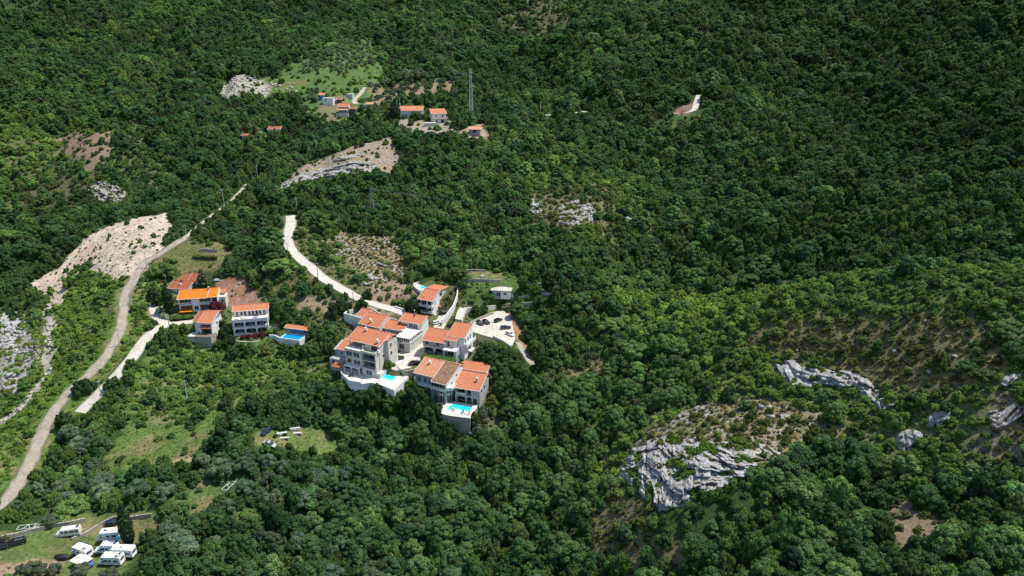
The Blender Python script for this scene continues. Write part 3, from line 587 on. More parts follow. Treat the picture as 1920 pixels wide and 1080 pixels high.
def terrace(name, label, poly_px, z, depth, mat='terrace', wallmat='white', par_h=0.0, open_edges=()):
    w = [P(a, b, z)[:2] for a, b in poly_px]; c = np.mean(w, 0); t = thing(name, label, 'terrace', (c[0], c[1], z)); q = [(p[0]-c[0], p[1]-c[1]) for p in w]
    MB().prism(q, -0.12, 0.0).build('paving', M[mat], t); qi = [(a*0.992, b*0.992) for a, b in q]; MB().prism(qi, -depth, -0.124).build('retaining_wall', M[wallmat], t)
    if par_h:
        for i in range(len(q)):
            if i in open_edges: continue
            a, b = np.array(q[i])*0.985, np.array(q[(i+1) % len(q)])*0.985; parapet(t, [(a[0], a[1], 0.002), (b[0], b[1], 0.002)], par_h, 0.18, 'white')
    return t
Z9 = lambda o, s: (lambda x, y: (o[0]+x/s, o[1]+y/s))
# ---- A: big stone apartment house, front left of the courtyard
A = house('apartment_house', 'tall pale stone apartment house with orange roof and stacked balconies above a pool', (-64.0, 236.9), 50.0, -26)
MB().box(0, 7.8, 0.15, 11, 3.0, 9.2).box(0, 7.8, 1.9, 11, -1, 3.0).box(7.8, 14.0, 1.9, 11, 3.0, 9.2).box(7.8, 14.0, 0, 11, -3, 3.0).box(14.0, 14.5, 0, 11, -3, 10.0).box(7.6, 8.1, 0, 1.9, 3.0, 9.9).box(0, 14.5, 11, 12, -3, 9.2).box(14.5, 16.2, -0.2, 5.5, -3, 1.9).build('wall', M['stone'], A)
MB().box(8.1, 14.0, 0, 1.9, 2.9, 3.15).box(8.1, 14.0, 0, 1.9, 6.0, 6.3).box(8.1, 14.0, 0, 1.9, 9.0, 9.25).box(-0.15, 7.6, -0.1, 0.14, 9.2, 9.35).build('floor_slab', M['concrete'], A)
MB().box(8.15, 13.95, 1.86, 1.89, 3.2, 5.9).box(8.15, 13.95, 1.86, 1.89, 6.35, 8.9).build('loggia_backing', M['dark'], A)  # near-black sheets: shade of the loggias put into colour
for z in (3.15, 6.3):
    rail(A, [(8.2, 0.15, z), (13.9, 0.15, z)], 0.95, 'railing'); win(A, ('F', 1.86), 8.6, z+0.05, 1.3, 2.2, 'bluepane', 'concrete', 0)
MB().box(-0.1, 7.7, 0.0, 3.2, 9.2, 9.42).build('white_terrace', M['white'], A); MB().box(7.7, 14.4, 0.1, 3.2, 9.28, 9.4).build('cream_terrace', M['cream'], A)
parapet(A, [(7.9, 0.1, 9.4), (14.3, 0.1, 9.4)], 0.55, 0.2, 'cream'); parapet(A, [(14.27, 0.1, 9.98), (14.27, 3.2, 9.98)], 0.35, 0.4, 'stone'); parapet(A, [(0, 0.1, 9.42), (7.6, 0.1, 9.42)], 0.2, 0.15, 'white')
MB().box(7.4, 14.2, 3.2, 11, 9.2, 12.15).box(0.1, 0.5, 3.0, 3.4, 9.4, 12.2).box(6.6, 7.4, 2.4, 4.6, 9.42, 10.9).box(0.2, 7.4, 8, 8.3, 9.2, 12.6).build('upper_wall', M['cream'], A)
MB().box(0.1, 7.4, 2.95, 3.3, 11.75, 12.1).build('beam', M['white'], A)
MB().box(0.6, 7.2, 4, 7.9, 9.43, 9.5).build('shaded_deck', M['concrete'], A)
MB().box(10.4, 13.2, 3.13, 3.19, 9.42, 11.7).build('door', M['brown'], A)
gz1 = MB(); gable_end(gz1, 14.2, 14.48, [(3.0, 9.9), (11.9, 9.9), (11.9, 12.2), (9.6, 14.5), (3.0, 12.1)]); gz1.build('gable_wall', M['stone'], A); gz1 = MB(); gable_end(gz1, 0.0, 0.25, [(6.0, 9.4), (11.9, 9.4), (11.9, 12.2), (9.6, 14.5), (6.0, 13.1)]); gz1.build('gable_wall', M['stone'], A)
r1 = roof(A, -0.4, 14.9, 2.3, 9.6, 12.05, 14.75, 'tile'); roof(A, -0.4, 14.9, 12.6, 9.6, 12.6, 14.74, 'tile', fascia=None) if False else None
rb = MB().slab([(-0.4, 9.62, 14.74), (14.9, 9.62, 14.74), (14.9, 12.7, 12.6), (-0.4, 12.7, 12.6)], 0.18).build('roof', M['tile'], A)
for cx_, cy_ in ((4.6, 8.4), (13.2, 4.0)): chimney(r1, cx_+0.4, 0.1+(cy_-2.3)*1.05, 0.3, 1.0)
MB().box(14.5, 16.0, 6.2, 12.0, -2, 13.0).build('side_wing', M['stone'], A)
MB().slab([(13.0, 5.9, 13.1), (16.3, 5.9, 13.1), (16.3, 9.3, 14.3), (13.0, 9.3, 14.9)], 0.18).slab([(13.0, 9.302, 14.9), (16.3, 9.302, 14.3), (16.3, 12.3, 13.0), (13.0, 12.3, 13.4)], 0.18).build('wing_roof', M['tile'], A)
for u, z in ((7.2, 9.9), (7.2, 6.5)): win(A, ('R', 16.0), u, z, 1.3, 1.7, 'brown', 'white', 0)
for u, z in ((10.3, 10.6), (10.3, 7.2)): win(A, ('R', 16.0), u, z, 0.6, 0.7, 'dark', 'white', 0)
win(A, ('R', 14.5), 4.2, 6.4, 1.4, 1.5, 'brown', 'white', 0)
for x in (0.6, 4.0): win(A, ('F', 0.15), x, 6.5, 2.9, 2.1, 'bluepane', 'white', 1, name='arched_window'); arch(A, x-0.1, x+3.0, 0.0, 0.145, 6.5, 9.1, 7.9, 'stone')
win(A, ('F', 0.15), 0.9, 3.6, 2.0, 1.7, 'brown', 'stone', 0); win(A, ('F', 0.15), 3.9, 3.5, 3.2, 1.9, 'bluepane', 'white', 1); win(A, ('F', 0.0), 9.6, 0.5, 2.9, 2.0, 'bluepane', 'white', 1)
win(A, ('F', 1.9), 1.0, 0.1, 2.2, 2.5, 'dark', 'stone', 1, name='door'); win(A, ('F', 1.9), 4.5, 0.1, 2.2, 2.5, 'bluepane', 'white', 1, name='door')
MB().box(0.1, 7.6, -1.6, 0.14, 2.75, 2.88).build('awning', M['cloth'], A)
for x in (0.3, 3.8, 7.4): MB().box(x-0.17, x+0.17, -1.5, -1.16, 0, 2.74).build('column', M['stone'], A)
MB().tube((14.56, 2.2, 1.9), (14.56, 2.2, 9.9), 0.07).build('downpipe', M['brown'], A)
MB().box(14.0, 15.2, 1.2, 2.3, 10.0, 10.15).build('lamp_shelf', M['white'], A); MB().dome((14.7, 1.7, 10.6), 0.5, 0.45).build('satellite_dish', M['white'], A)
# left wing of A with its own low roof
aw = MB().box(-7.2, 0, 4.2, 11.5, -2, 6.3).box(-9.2, -7.2, 5, 10, -2, 5.0).build('left_wing', M['greyblue'], A)
roof(A, -7.4, -0.05, 3.8, 10.2, 6.2, 8.4, 'tile'); MB().slab([(-9.6, 4.6, 5.1), (-7.45, 4.6, 5.1), (-7.45, 10.2, 7.2), (-9.6, 10.2, 7.0)], 0.15).build('slate_roof', M['greystone'], A)
win(A, ('F', 4.2), -5.8, 3.9, 1.2, 1.3, 'dark', 'white', 0); win(A, ('F', 4.2), -3.2, 3.9, 1.2, 1.3, 'dark', 'white', 0)
MB().box(-8.6, -2.0, 0.8, 4.2, -2, 3.1).build('garage_block', M['greystone'], A); win(A, ('F', 0.8), -7.2, 0.6, 2.6, 2.0, 'dark', 'greystone', 0, name='garage_door'); rail(A, [(-8.5, 0.9, 3.1), (-2.1, 0.9, 3.1)], 0.9)
# red pergola beside the terrace
pg = house('pergola', 'small red tiled pergola at the left end of the house terrace', (-67.2, 236.2), 50.0, -26, 'pergola')
MB().slab([(-1.8, -1.5, 2.4), (1.8, -1.5, 2.4), (1.8, 1.5, 3.1), (-1.8, 1.5, 3.1)], 0.14).build('roof', M['tileold'], pg)
for a in (-1.5, 1.5):
    for b in (-1.3, 1.3): MB().box(a-0.08, a+0.08, b-0.08, b+0.08, 0, 2.4+(b+1.5)*0.2-0.1).build('post', M['wood'], pg)
o9 = Z9((625, 605), 9)
terrace('house_terrace', 'white paved terrace with low parapet in front of the tall stone apartment house', [o9(150, 760), o9(125, 855), o9(180, 925), o9(270, 1005), o9(470, 1035), o9(640, 1010), o9(760, 930), o9(735, 880), o9(480, 850), o9(330, 780)], 50.0, 6.0, par_h=0.8, open_edges=(4, 5, 6, 7, 8, 9))
terrace('pool_terrace', 'pale paved terrace round the square pool beside the stone apartment house', [o9(641, 1011), o9(830, 1060), o9(1030, 1140), o9(1120, 1040), o9(1270, 910), o9(1150, 880), o9(870, 830), o9(761, 931)], 50.02, 7.0)
pool([o9(812, 935), o9(1000, 977), o9(1088, 893), o9(902, 862)], 50.02, 'water', 'poolliner', 'square turquoise pool beside the tall stone apartment house')
qq = P(*o9(295, 905), 50); table_set(qq[0], qq[1], 50.0, 0, 'dark', 'round black table on the white terrace of the stone apartment house')
for k, (a, b) in enumerate(((320, 880), (270, 915), (330, 925))):
    q2 = P(*o9(a, b), 50); t = thing('garden_chair', 'black garden chair %s the round black terrace table' % ('behind', 'left of', 'right of')[k] if False else 'black garden chair standing %s the black terrace table' % ('behind', 'left of', 'in front of')[k], 'chair', (q2[0], q2[1], 50), k*2.0, 'chairs round the black table')
    MB().box(-.25, .25, -.25, .25, .4, .46).build('seat', M['dark'], t); MB().box(-.25, .25, .21, .26, .46, .95).build('backrest', M['dark'], t)
    for a2 in (-.2, .2):
        for b2 in (-.2, .2): MB().box(a2-.02, a2+.02, b2-.02, b2+.02, 0, .4).build('leg', M['dark'], t)
# ---- C1: long house with weathered pink roof ; C2: stone house with arches over the lowest pool
C1 = house('villa', 'villa with weathered pink tiled roof half covered in dark lichen', (-37.4, 229.1), 43.2, -27)
MB().box(0, 8, 2.2, 12, -3, 9.3).box(8, 14.6, 2.4, 12, -1, 8.6).box(8, 14.6, 0.2, 2.4, 5.4, 8.5).box(8, 8.3, 0.2, 2.4, 0, 5.4).build('wall', M['greyblue'], C1)  # wall colour carries the grey-blue of its shaded front
MB().box(7.95, 14.65, 0.0, 0.196, 4.9, 6.1).build('white_band', M['white'], C1); MB().box(13.9, 14.6, 0.2, 1.0, 0, 5.35).build('pillar', M['greystone'], C1)
mm = MB(); gable_end(mm, 14.61, 14.9, [(0.1, 5.4), (12, 0), (12, 10.8), (9.6, 12.0), (0.1, 8.55)]); mm.build('gable_wall', M['white'], C1)
win(C1, ('F', 0.195), 8.3, 6.15, 5.9, 2.25, 'glass', 'white', 4)
for x in (1.2, 3.6, 5.8): win(C1, ('F', 2.2), x, 5.5, 1.4, 2.1, 'bluepane', 'white', 0, name='door')
for x in (1.4, 4.8): win(C1, ('F', 2.2), x, 2.0, 2.2, 2.2, 'glass', 'white', 1)
MB().box(0.6, 7.9, 0.4, 2.2, 4.9, 5.15).build('balcony', M['white'], C1); rail(C1, [(0.7, 0.5, 5.15), (7.8, 0.5, 5.15)], 0.9, 'white'); MB().box(0, 0.8, 1.0, 2.2, -3, 7.9).build('pillar', M['stone'], C1)
r = roof(C1, -0.4, 8.6, 1.3, 9.6, 9.1, 12.2, 'tilepink'); chimney(r, 4.0, 6.2, 0.3, 0.8)
r = roof(C1, 8.62, 15.2, -0.6, 9.6, 8.4, 12.2, 'tilelichen'); MB().slab([(-0.4, 9.62, 12.2), (15.2, 9.62, 12.2), (15.2, 12.4, 11.0), (-0.4, 12.4, 11.0)], 0.18).build('back_roof', M['tilepink'], C1)
win(C1, ('R', 14.9), 7.0, 8.2, 1.1, 1.2, 'glass', 'white', 0); win(C1, ('R', 14.9), 3.4, 6.4, 1.2, 1.2, 'bluepane', 'white', 0)
C2 = house('stone_villa', 'grey stone villa with orange roof and two floors of arches over the lowest pool', (-21.1, 224.9), 43.2, -18)
MB().box(0, 9.2, 2.0, 10.5, -4, 6.2).box(6.5, 9.2, 0, 2.0, 0, 6.2).box(9.2, 9.4, 0, 10.5, -4, 6.2).box(0, 0.5, 0, 2, 0, 6.2).box(4.0, 4.5, 0, 2, 0, 6.2).box(6.3, 6.5, 0, 2, 3.1, 6.2).build('wall', M['greystone'], C2)
MB().box(0.5, 6.5, 0, 2.0, 2.85, 3.15).box(0.5, 6.3, 0, 2, 6.0, 6.2).build('floor_slab', M['greystone'], C2)
arch(C2, 0.5, 4.0, 0, 0.4, 0, 2.85, 1.9, 'greystone'); arch(C2, 4.5, 6.5, 0, 0.4, 0, 2.85, 1.9, 'greystone'); arch(C2, 0.5, 4.0, 0, 0.4, 3.15, 6.0, 5.1, 'greystone')
MB().box(0.5, 6.3, 1.94, 1.985, 0.05, 2.8).box(0.5, 6.3, 1.94, 1.985, 3.2, 5.95).build('loggia_backing', M['dark'], C2)  # thin black sheet painting the shade behind the arches
win(C2, ('F', 0), 7.0, 3.9, 1.6, 1.4, 'bluepane', 'white', 1); win(C2, ('F', 0), 6.9, 0.1, 1.9, 2.3, 'dark', 'greystone', 0, name='arched_door'); parapet(C2, [(0.5, 0.15, 3.15), (4.0, 0.15, 3.15)], 0.8, 0.2, 'stone')
r = roof(C2, -0.6, 9.9, -0.6, 8.0, 6.1, 9.0, 'tile'); chimney(r, 8.0, 5.0, 0.3, 1.1, 'stone'); MB().slab([(-0.6, 8.02, 9.0), (9.9, 8.02, 9.0), (9.9, 11.2, 7.4), (-0.6, 11.2, 7.4)], 0.18).build('back_roof', M['tile'], C2)
mm = MB(); gable_end(mm, 9.2, 9.39, [(0, 6.19), (10.5, 6.19), (10.5, 7.5), (8, 8.8)]); mm.build('gable_wall', M['greystone'], C2)
MB().box(-2.5, 8.2, 11.3, 15.5, -2, 7.6).build('rear_wing', M['white'], C2); roof(C2, -2.8, 8.5, 11.1, 15.8, 7.9, 9.2, 'tile', name='rear_roof')
for u in (2.0, 5.5): win(C2, ('R', 9.4), u, 3.8, 1.2, 1.5, 'glass', 'greystone', 0)
MB().tube((9.46, 0.3, 0), (9.46, 0.3, 6.2), 0.07).build('downpipe', M['brown'], C2)
o7 = Z9((765, 665), 6.75)
rt = terrace('roof_terrace', 'curved white roof terrace between the pink roofed villa and the stone villa', [o7(480, 380), o7(470, 420), o7(500, 440), o7(560, 435), o7(600, 400), o7(700, 250), o7(705, 215), o7(640, 200), o7(600, 240)], 49.5, 0.5, 'white', 'white', 0.5, (5, 6, 7, 8))
w0 = P(*o7(530, 420), 49.5)
mb = MB().tube((0, 0, 43.2), (0, 0, 49.0), 3.0, 3.0, 18); t = thing('round_tower', 'curved glazed bay under the white roof terrace', 'building', (-25.0, 226.6, 0)); MB().tube((0, 0, 43.2), (0, 0, 48.9), 2.7, 2.7, 18).build('wall', M['dark'], t); MB().tube((0, 0, 46.0), (0, 0, 46.9), 2.9, 2.9, 18).build('balcony_band', M['concrete'], t)
for k in range(6):
    a = pi+0.4+k*0.45; MB().box(2.75*cos(a)-.12, 2.75*cos(a)+.12, 2.75*sin(a)-.12, 2.75*sin(a)+.12, 43.2, 48.9).build('column', M['greystone'], t)
q = P(*o7(608, 305), 49.5); t = thing('paddling_pool', 'round blue paddling pool on the curved white roof terrace', 'paddling pool', (q[0], q[1], 49.5)); MB().tube((0, 0, 0), (0, 0, .35), 1.35, 1.35, 18).build('tub', M['turq'], t); MB().tube((0, 0, .352), (0, 0, .37), 1.2, 1.2, 18).build('water', M['deepwater'], t)
terrace('lower_pool_terrace', 'stone walled terrace of the lowest pool in front of the arched stone villa', [o7(345, 640), o7(372, 606), o7(600, 592), o7(882, 642), o7(860, 690), o7(800, 745), o7(790, 806), o7(510, 770), o7(430, 745), o7(345, 700)], 43.2, 9.0, 'terrace', 'drystone')
pool([o7(480, 690), o7(562, 626), o7(820, 668), o7(772, 728), o7(690, 716), o7(640, 690), o7(560, 700)], 43.2, 'water', 'poolliner', 'bright turquoise pool on the stone walled terrace below the arched villa')
rt2 = thing('railing', 'thin white railing along the front edge of the lowest pool terrace', 'railing', (0, 0, 0)); pa = [P(*o7(a, b), 43.22) for a, b in ((512, 765), (650, 785), (788, 800), (798, 748))]; rail(rt2, pa, 0.95, 'white', 'rails', 1.2)
for k, (a, b, mt, lb) in enumerate(((690, 738, 'bluecloth', 'blue sun lounger at the front edge of the lowest pool terrace'), (728, 745, 'white', 'white sun lounger between the blue and the orange one by the lowest pool'), (770, 755, 'orange', 'orange sun lounger at the right corner of the lowest pool terrace'), (572, 705, 'orange', 'small orange lounger at the left side of the lowest pool'), (330, 715, 'orange', 'orange lounger on the wall left of the lowest pool'))):
    q = P(*o7(a, b), 43.2); deckchair(q[0], q[1], 43.21 if k < 4 else 43.22, radians(-20+40*(k % 2)), mt, lb)
# ---- B: two-roofed house right of the courtyard
Bh = house('courtyard_house', 'grey stone house with two orange roofs and a white terrace behind the clipped hedge', (-35.0, 245.9), 53.5, -20)
MB().box(0, 9.2, 1.8, 8, -1.5, 5.6).box(0, 9.2, 0, 1.8, 2.7, 5.5).box(8.9, 9.2, 0, 1.8, -1, 2.7).box(0, 0.3, 0, 1.8, -1, 2.7).box(4.5, 4.8, 0, 1.8, -1, 2.7).build('wall', M['greystone'], Bh)
MB().box(0.3, 8.9, 1.75, 1.79, 0, 2.6).build('arcade_shade', M['dark'], Bh)  # dark sheet stands in for the shade under the arcade
for x in (0.3, 4.8): arch(Bh, x, x+4.15, -0.05, 0.3, 0, 2.75, 1.9, 'white')
for x in (1.0, 5.6): win(Bh, ('F', 0), x, 3.6, 1.5, 1.4, 'dark', 'greystone', 0)
roof(Bh, -0.5, 9.5, -0.5, 6.2, 5.4, 8.2, 'tile'); MB().slab([(-0.5, 6.22, 8.2), (9.5, 6.22, 8.2), (9.5, 8.6, 7.0), (-0.5, 8.6, 7.0)], 0.18).build('back_roof', M['tile'], Bh)
mm = MB(); gable_end(mm, 9.201, 9.45, [(0, 5.4), (0, -1), (8, -1), (8, 7.0), (6.2, 7.95)]); mm.build('gable_wall', M['stone'], Bh); mm = MB(); gable_end(mm, -0.001, -0.2, [(0, 5.4), (0, 3), (8, 3), (8, 7.0), (6.2, 7.95)]); mm.build('gable_wall', M['stone'], Bh)
MB().box(9.5, 16.5, 2.5, 11, -2, 7.6).build('right_wall', M['white'], Bh); MB().box(9.5, 13.8, 0.9, 2.5, 3.6, 6.6).build('upper_bay', M['stone'], Bh)
MB().box(9.5, 15.0, -2.4, 2.5, 3.25, 3.55).build('white_terrace', M['white'], Bh); MB().box(14.6, 15.0, -2.3, 2.5, -2, 3.2).box(9.5, 14.6, 0.6, 2.5, -2, 3.2).build('blue_wall', M['greyblue'], Bh); win(Bh, ('F', 0.6), 10.2, 0.1, 3.8, 2.4, 'dark', 'white', 2); MB().box(9.55, 9.8, -2.2, -1.95, -2, 3.2).box(14.2, 14.5, -2.3, -2.0, -2, 3.2).build('column', M['white'], Bh)
win(Bh, ('R', 15.0), -0.6, -0.8, 1.1, 2.2, 'dark', 'white', 0, name='door'); rail(Bh, [(9.6, -2.3, 3.55), (14.9, -2.3, 3.55), (14.9, 1.5, 3.55)], 0.85, 'white')
win(Bh, ('F', 0.9), 10.0, 3.7, 1.1, 2.2, 'brown', 'white', 0, name='door')
roof(Bh, 9.3, 16.9, 2.2, 10.2, 7.7, 10.3, 'tile'); roof(Bh, 9.4, 14.2, 0.4, 2.6, 6.7, 7.75, 'tile'); MB().slab([(9.3, 10.22, 10.3), (16.9, 10.22, 10.3), (16.9, 12, 9.4), (9.3, 12, 9.4)], 0.18).build('back_roof', M['tile'], Bh)
mm = MB(); gable_end(mm, 16.2, 16.45, [(2.5, 7.55), (11, 7.55), (11, 9.4), (10.2, 10.0)]); mm.build('gable_wall', M['white'], Bh); mm = MB(); gable_end(mm, 9.55, 9.8, [(2.5, 7.55), (11, 7.55), (11, 9.4), (10.2, 10.0)]); mm.build('gable_wall', M['white'], Bh)
MB().box(16.5, 18.1, 2.0, 10.5, 3.9, 4.2).build('balcony', M['white'], Bh); parapet(Bh, [(16.5, 2.05, 4.2), (18.0, 2.05, 4.2), (18.0, 10.4, 4.2)], 1.0, 0.16, 'white')
for u in (3.2, 5.6, 8.0): win(Bh, ('R', 16.5), u, 4.4, 1.3, 2.3, 'bluepane', 'white', 0)
win(Bh, ('R', 16.5), 6.5, 0.8, 2.2, 2.2, 'dark', 'white', 1); MB().box(16.5, 18.0, 6, 9.5, 0.2, 0.5).build('lower_balcony', M['white'], Bh); MB().dome((5.0, -0.6, 1.9), 0.55, 0.5).build('satellite_dish', M['white'], Bh)
# ---- D: house with glazed veranda behind; E: house with dark timber balcony
D = house('veranda_house', 'white house with stepped orange roofs and a long glazed veranda along the lane', (-54.6, 260.4), 53.0, -22)
MB().box(0, 10.9, 0.3, 7, -2, 5.0).build('front_wall', M['greyblue'], D); MB().box(8.0, 17.4, 3.6, 9.5, -2, 7.9).build('wall', M['white'], D); MB().box(11, 17.5, -6.4, 3.6, -2, 2.9).build('lower_wall', M['stone'], D)  # front wall takes the bluish tone of its shade as colour
roof(D, -0.3, 11.2, -0.3, 4.6, 5.0, 6.9, 'tile'); MB().slab([(-0.3, 4.62, 6.9), (11.2, 4.62, 6.9), (11.2, 7.3, 5.8), (-0.3, 7.3, 5.8)], 0.18).build('back_roof', M['tile'], D)
roof(D, 7.2, 17.9, 3.0, 8.2, 7.8, 9.5, 'tile'); MB().slab([(7.2, 8.22, 9.5), (17.9, 8.22, 9.5), (17.9, 10, 8.8), (7.2, 10, 8.8)], 0.18).build('back_roof', M['tile'], D); MB().box(12.2, 12.7, 6.6, 7.1, 9.0, 10.0).build('chimney', M['wood'], D)
mm = MB(); gable_end(mm, 10.91, 11.1, [(0.3, 0), (7, 0), (7, 5.7), (4.6, 6.7), (0.3, 4.9)]); mm.build('gable_wall', M['white'], D); mm = MB(); gable_end(mm, 17.2, 17.42, [(3.6, 7.88), (9.5, 7.88), (9.5, 8.8), (8.2, 9.3)]); mm.build('gable_wall', M['white'], D)
MB().box(13.9, 17.7, -6.6, 3.6, 2.9, 3.85).build('veranda_band', M['white'], D); MB().box(11.1, 17.8, -6.7, 3.55, 5.15, 5.4).build('veranda_roof', M['terrace'], D); MB().box(14.0, 17.55, -6.4, 3.5, 3.86, 5.14).build('veranda_glass', M['bluepane'], D)
mm = MB()
for i in range(9): y = -6.62+i*1.26; mm.box(17.56, 17.72, y, y+0.3, 3.86, 5.14)
for i in range(5): x = 13.95+i*0.9; mm.box(x, x+0.14, -6.58, -6.42, 3.86, 5.14)
mm.build('veranda_mullions', M['white'], D); MB().box(11.1, 13.9, -5.5, 3.6, 2.9, 3.1).build('side_terrace', M['terrace'], D)
win(D, ('F', 3.6), 11.6, 5.5, 4.2, 2.1, 'bluepane', 'white', 3); parapet(D, [(15.9, 3.1, 5.4), (17.6, 3.1, 5.4)], 2.3, 0.15, 'white')
win(D, ('R', 17.5), -2.5, -0.2, 1.2, 2.3, 'white', 'stone', 0, name='door'); win(D, ('F', -6.4), 12.6, 0.2, 2.4, 2.3, 'dark', 'white', 1, name='door'); MB().dome((11.8, -1.8, 5.9), 0.6, 0.6).build('satellite_dish', M['white'], D)
for x in (1.0, 4.4, 7.6): win(D, ('F', 0.3), x, 2.5, 1.5, 1.6, 'bluepane', 'white', 0)
E_ = house('balcony_house', 'orange roofed house with dark timber balcony in front of the white retaining wall', (-63.5, 262.2), 54.0, -28)
MB().box(0, 9.7, 0.4, 8.5, -2, 5.0).build('wall', M['greyblue'], E_); MB().box(-5.2, 0, 2.0, 8.5, -2, 2.5).build('balcony_base', M['greystone'], E_)
r = roof(E_, -0.4, 10.1, -0.4, 6.4, 5.0, 7.9, 'tile'); chimney(r, 5.4, 2.4, 0.3, 1.1); roof(E_, -5.6, -0.42, 4.3, 8.8, 5.9, 7.7, 'tile', name='balcony_roof'); MB().slab([(-0.4, 6.42, 7.9), (10.1, 6.42, 7.9), (10.1, 9.0, 6.8), (-0.4, 9.0, 6.8)], 0.18).build('back_roof', M['tile'], E_)
for x, y in ((-5.2, 4.6), (-2.6, 4.6), (-5.2, 8.2)): MB().box(x-.12, x+.12, y-.12, y+.12, 2.5, 5.8 if y < 5 else 7.2).build('post', M['wood'], E_)
rail(E_, [(-5.1, 8.4, 2.5), (-5.1, 2.1, 2.5), (-0.1, 2.1, 2.5)], 1.0, 'wood'); win(E_, ('F', 0.4), 1.2, 2.6, 1.6, 1.6, 'bluepane', 'white', 0); win(E_, ('F', 0.4), 6.0, 2.6, 1.6, 1.6, 'dark', 'white', 0)
mm = MB(); gable_end(mm, 9.71, 9.95, [(0.4, 0), (8.5, 0), (8.5, 6.9), (6.4, 7.7), (0.4, 4.9)]); mm.build('gable_wall', M['stone'], E_)
# ---- W: tall white house
Wh = house('white_house', 'tall narrow white house with orange roof and white balconies facing the parked white car', (-39.9, 277.2), 56.0, -24)
MB().box(0, 6.4, 0.2, 13, -3, 8.9).build('wall', M['white'], Wh); mm = MB(); gable_end(mm, 0.0, 6.4, [(0.2, 8.88), (13, 8.88), (13, 10.2), (5.0, 11.0)]); mm.build('gable_wall', M['white'], Wh)
roof(Wh, -0.5, 7.0, -1.6, 5.0, 8.6, 11.4, 'tile'); MB().slab([(-0.5, 5.02, 11.4), (7.0, 5.02, 11.4), (7.0, 13.6, 10.4), (-0.5, 13.6, 10.4)], 0.2).build('back_roof', M['tile'], Wh)
for z, nm in ((5.6, 'upper'), (2.7, 'lower')):
    MB().box(-0.2, 6.6, -1.6, 0.2, z-0.25, z).build('balcony', M['white'], Wh); parapet(Wh, [(0, 0.1, z), (0, -1.5, z), (1.6, -1.5, z)], 1.0, 0.16); parapet(Wh, [(4.8, -1.5, z), (6.5, -1.5, z), (6.5, 0.1, z)], 1.0, 0.16); rail(Wh, [(1.7, -1.5, z), (4.7, -1.5, z)], 0.9, 'metal'); win(Wh, ('F', 0.2), 0.6, z+0.1, 2.4, 2.3, 'glass', 'white', 1, name='door'); win(Wh, ('F', 0.2), 3.6, z+0.1, 1.8, 2.3, 'dark' if z > 5 else 'glass', 'white', 0, name='door')
win(Wh, ('F', 0.2), 1.4, -0.4, 3.6, 2.2, 'dark', 'greystone', 0, name='garage_door')
for z, h, pn in ((8.0, 1.7, 'glass'), (5.0, 2.0, 'greenglass'), (2.6, 1.5, 'greenglass')): win(Wh, ('R', 6.4), 5.6, z, 2.3, h, pn, 'white', 0)
win(Wh, ('R', 6.4), 2.4, 1.3, 1.0, 1.5, 'greenglass', 'white', 0); win(Wh, ('R', 6.4), 10.8, 6.0, 0.9, 1.4, 'bluepane', 'white', 0); win(Wh, ('R', 6.4), 10.6, 2.4, 1.0, 2.0, 'dark', 'white', 0); win(Wh, ('R', 6.4), 1.2, 5.7, 0.7, 2.0, 'bluepane', 'white', 0)
MB().slab([(6.5, 4.8, 2.2), (9.2, 4.8, 1.7), (9.2, 9.2, 1.7), (6.5, 9.2, 2.2)], 0.1).build('awning', M['cloth'], Wh); MB().slab([(6.42, 4.0, 4.4), (7.4, 4.0, 4.1), (7.4, 5.1, 4.1), (6.42, 5.1, 4.4)], 0.12).build('porch_roof', M['tile'], Wh)
# ramp and garden wall right of it
def wall_line(name, label, pts, z_tops, h, mat, th=0.4, cat='wall', group=None):
    t = thing(name, label, cat, (pts[0][0], pts[0][1], 0), 0, group); m = MB()
    for i in range(len(pts)-1):
        a, b = np.array(pts[i][:2])-pts[0][:2], np.array(pts[i+1][:2])-pts[0][:2]; d = (b-a)/(np.linalg.norm(b-a)+1e-6); nn = np.array([-d[1], d[0]])*th/2; za, zb = z_tops[i], z_tops[i+1]
        q = [a-nn, b-nn+d*0.02, b+nn+d*0.02, a+nn]; zz = [za, zb, zb, za]; m.hexa([(p[0], p[1], z_-h) for p, z_ in zip(q, zz)]+[(p[0], p[1], z_) for p, z_ in zip(q, zz)])
    m.build('masonry', M[mat], t); return t
def wpx(name, label, px, h, mat, above=None, th=0.4, group=None, zs=None):
    pts = [G(a, b) if zs is None else P(a, b, zs[i]) for i, (a, b) in enumerate(px)]; tops = [p[2]+(h if above is None else above) for p in pts]; return wall_line(name, label, pts, tops, h+2.0, mat, th, 'wall', group)
wpx('retaining_wall', 'white sloping wall beside the ramp right of the tall white house', [(828, 606), (838, 595), (850, 578), (857, 560), (859, 543)], 1.6, 'white', zs=[57.6, 58.5, 60.5, 63, 65])
wpx('retaining_wall', 'large blank white retaining wall behind the timber balcony house', [(645, 587), (665, 592), (680, 597)], 5.0, 'white', zs=[60, 60, 60], above=0.0)
wpx('retaining_wall', 'white end wall at the left of the blank retaining wall', [(645, 587), (652, 582), (662, 579)], 5.0, 'white', zs=[60, 60, 60.2], above=0.0)
wpx('retaining_wall', 'grey concrete wall along the lower edge of the white road', [(694, 577), (712, 588), (730, 596), (744, 600)], 1.8, 'concrete', above=0.2)
wpx('fence_wall', 'pale slatted fence wall behind the green bank above the car park', [(862, 594), (878, 584), (905, 582), (930, 579)], 1.8, 'concrete')
wpx('kerb_wall', 'stone wall along the back of the car park', [(878, 612), (893, 602), (912, 594), (925, 589)], 1.1, 'drystone')
wpx('retaining_wall', 'pale curved garden wall above the car park', [(966, 572), (985, 574), (1003, 571), (1018, 567)], 1.5, 'drystone')
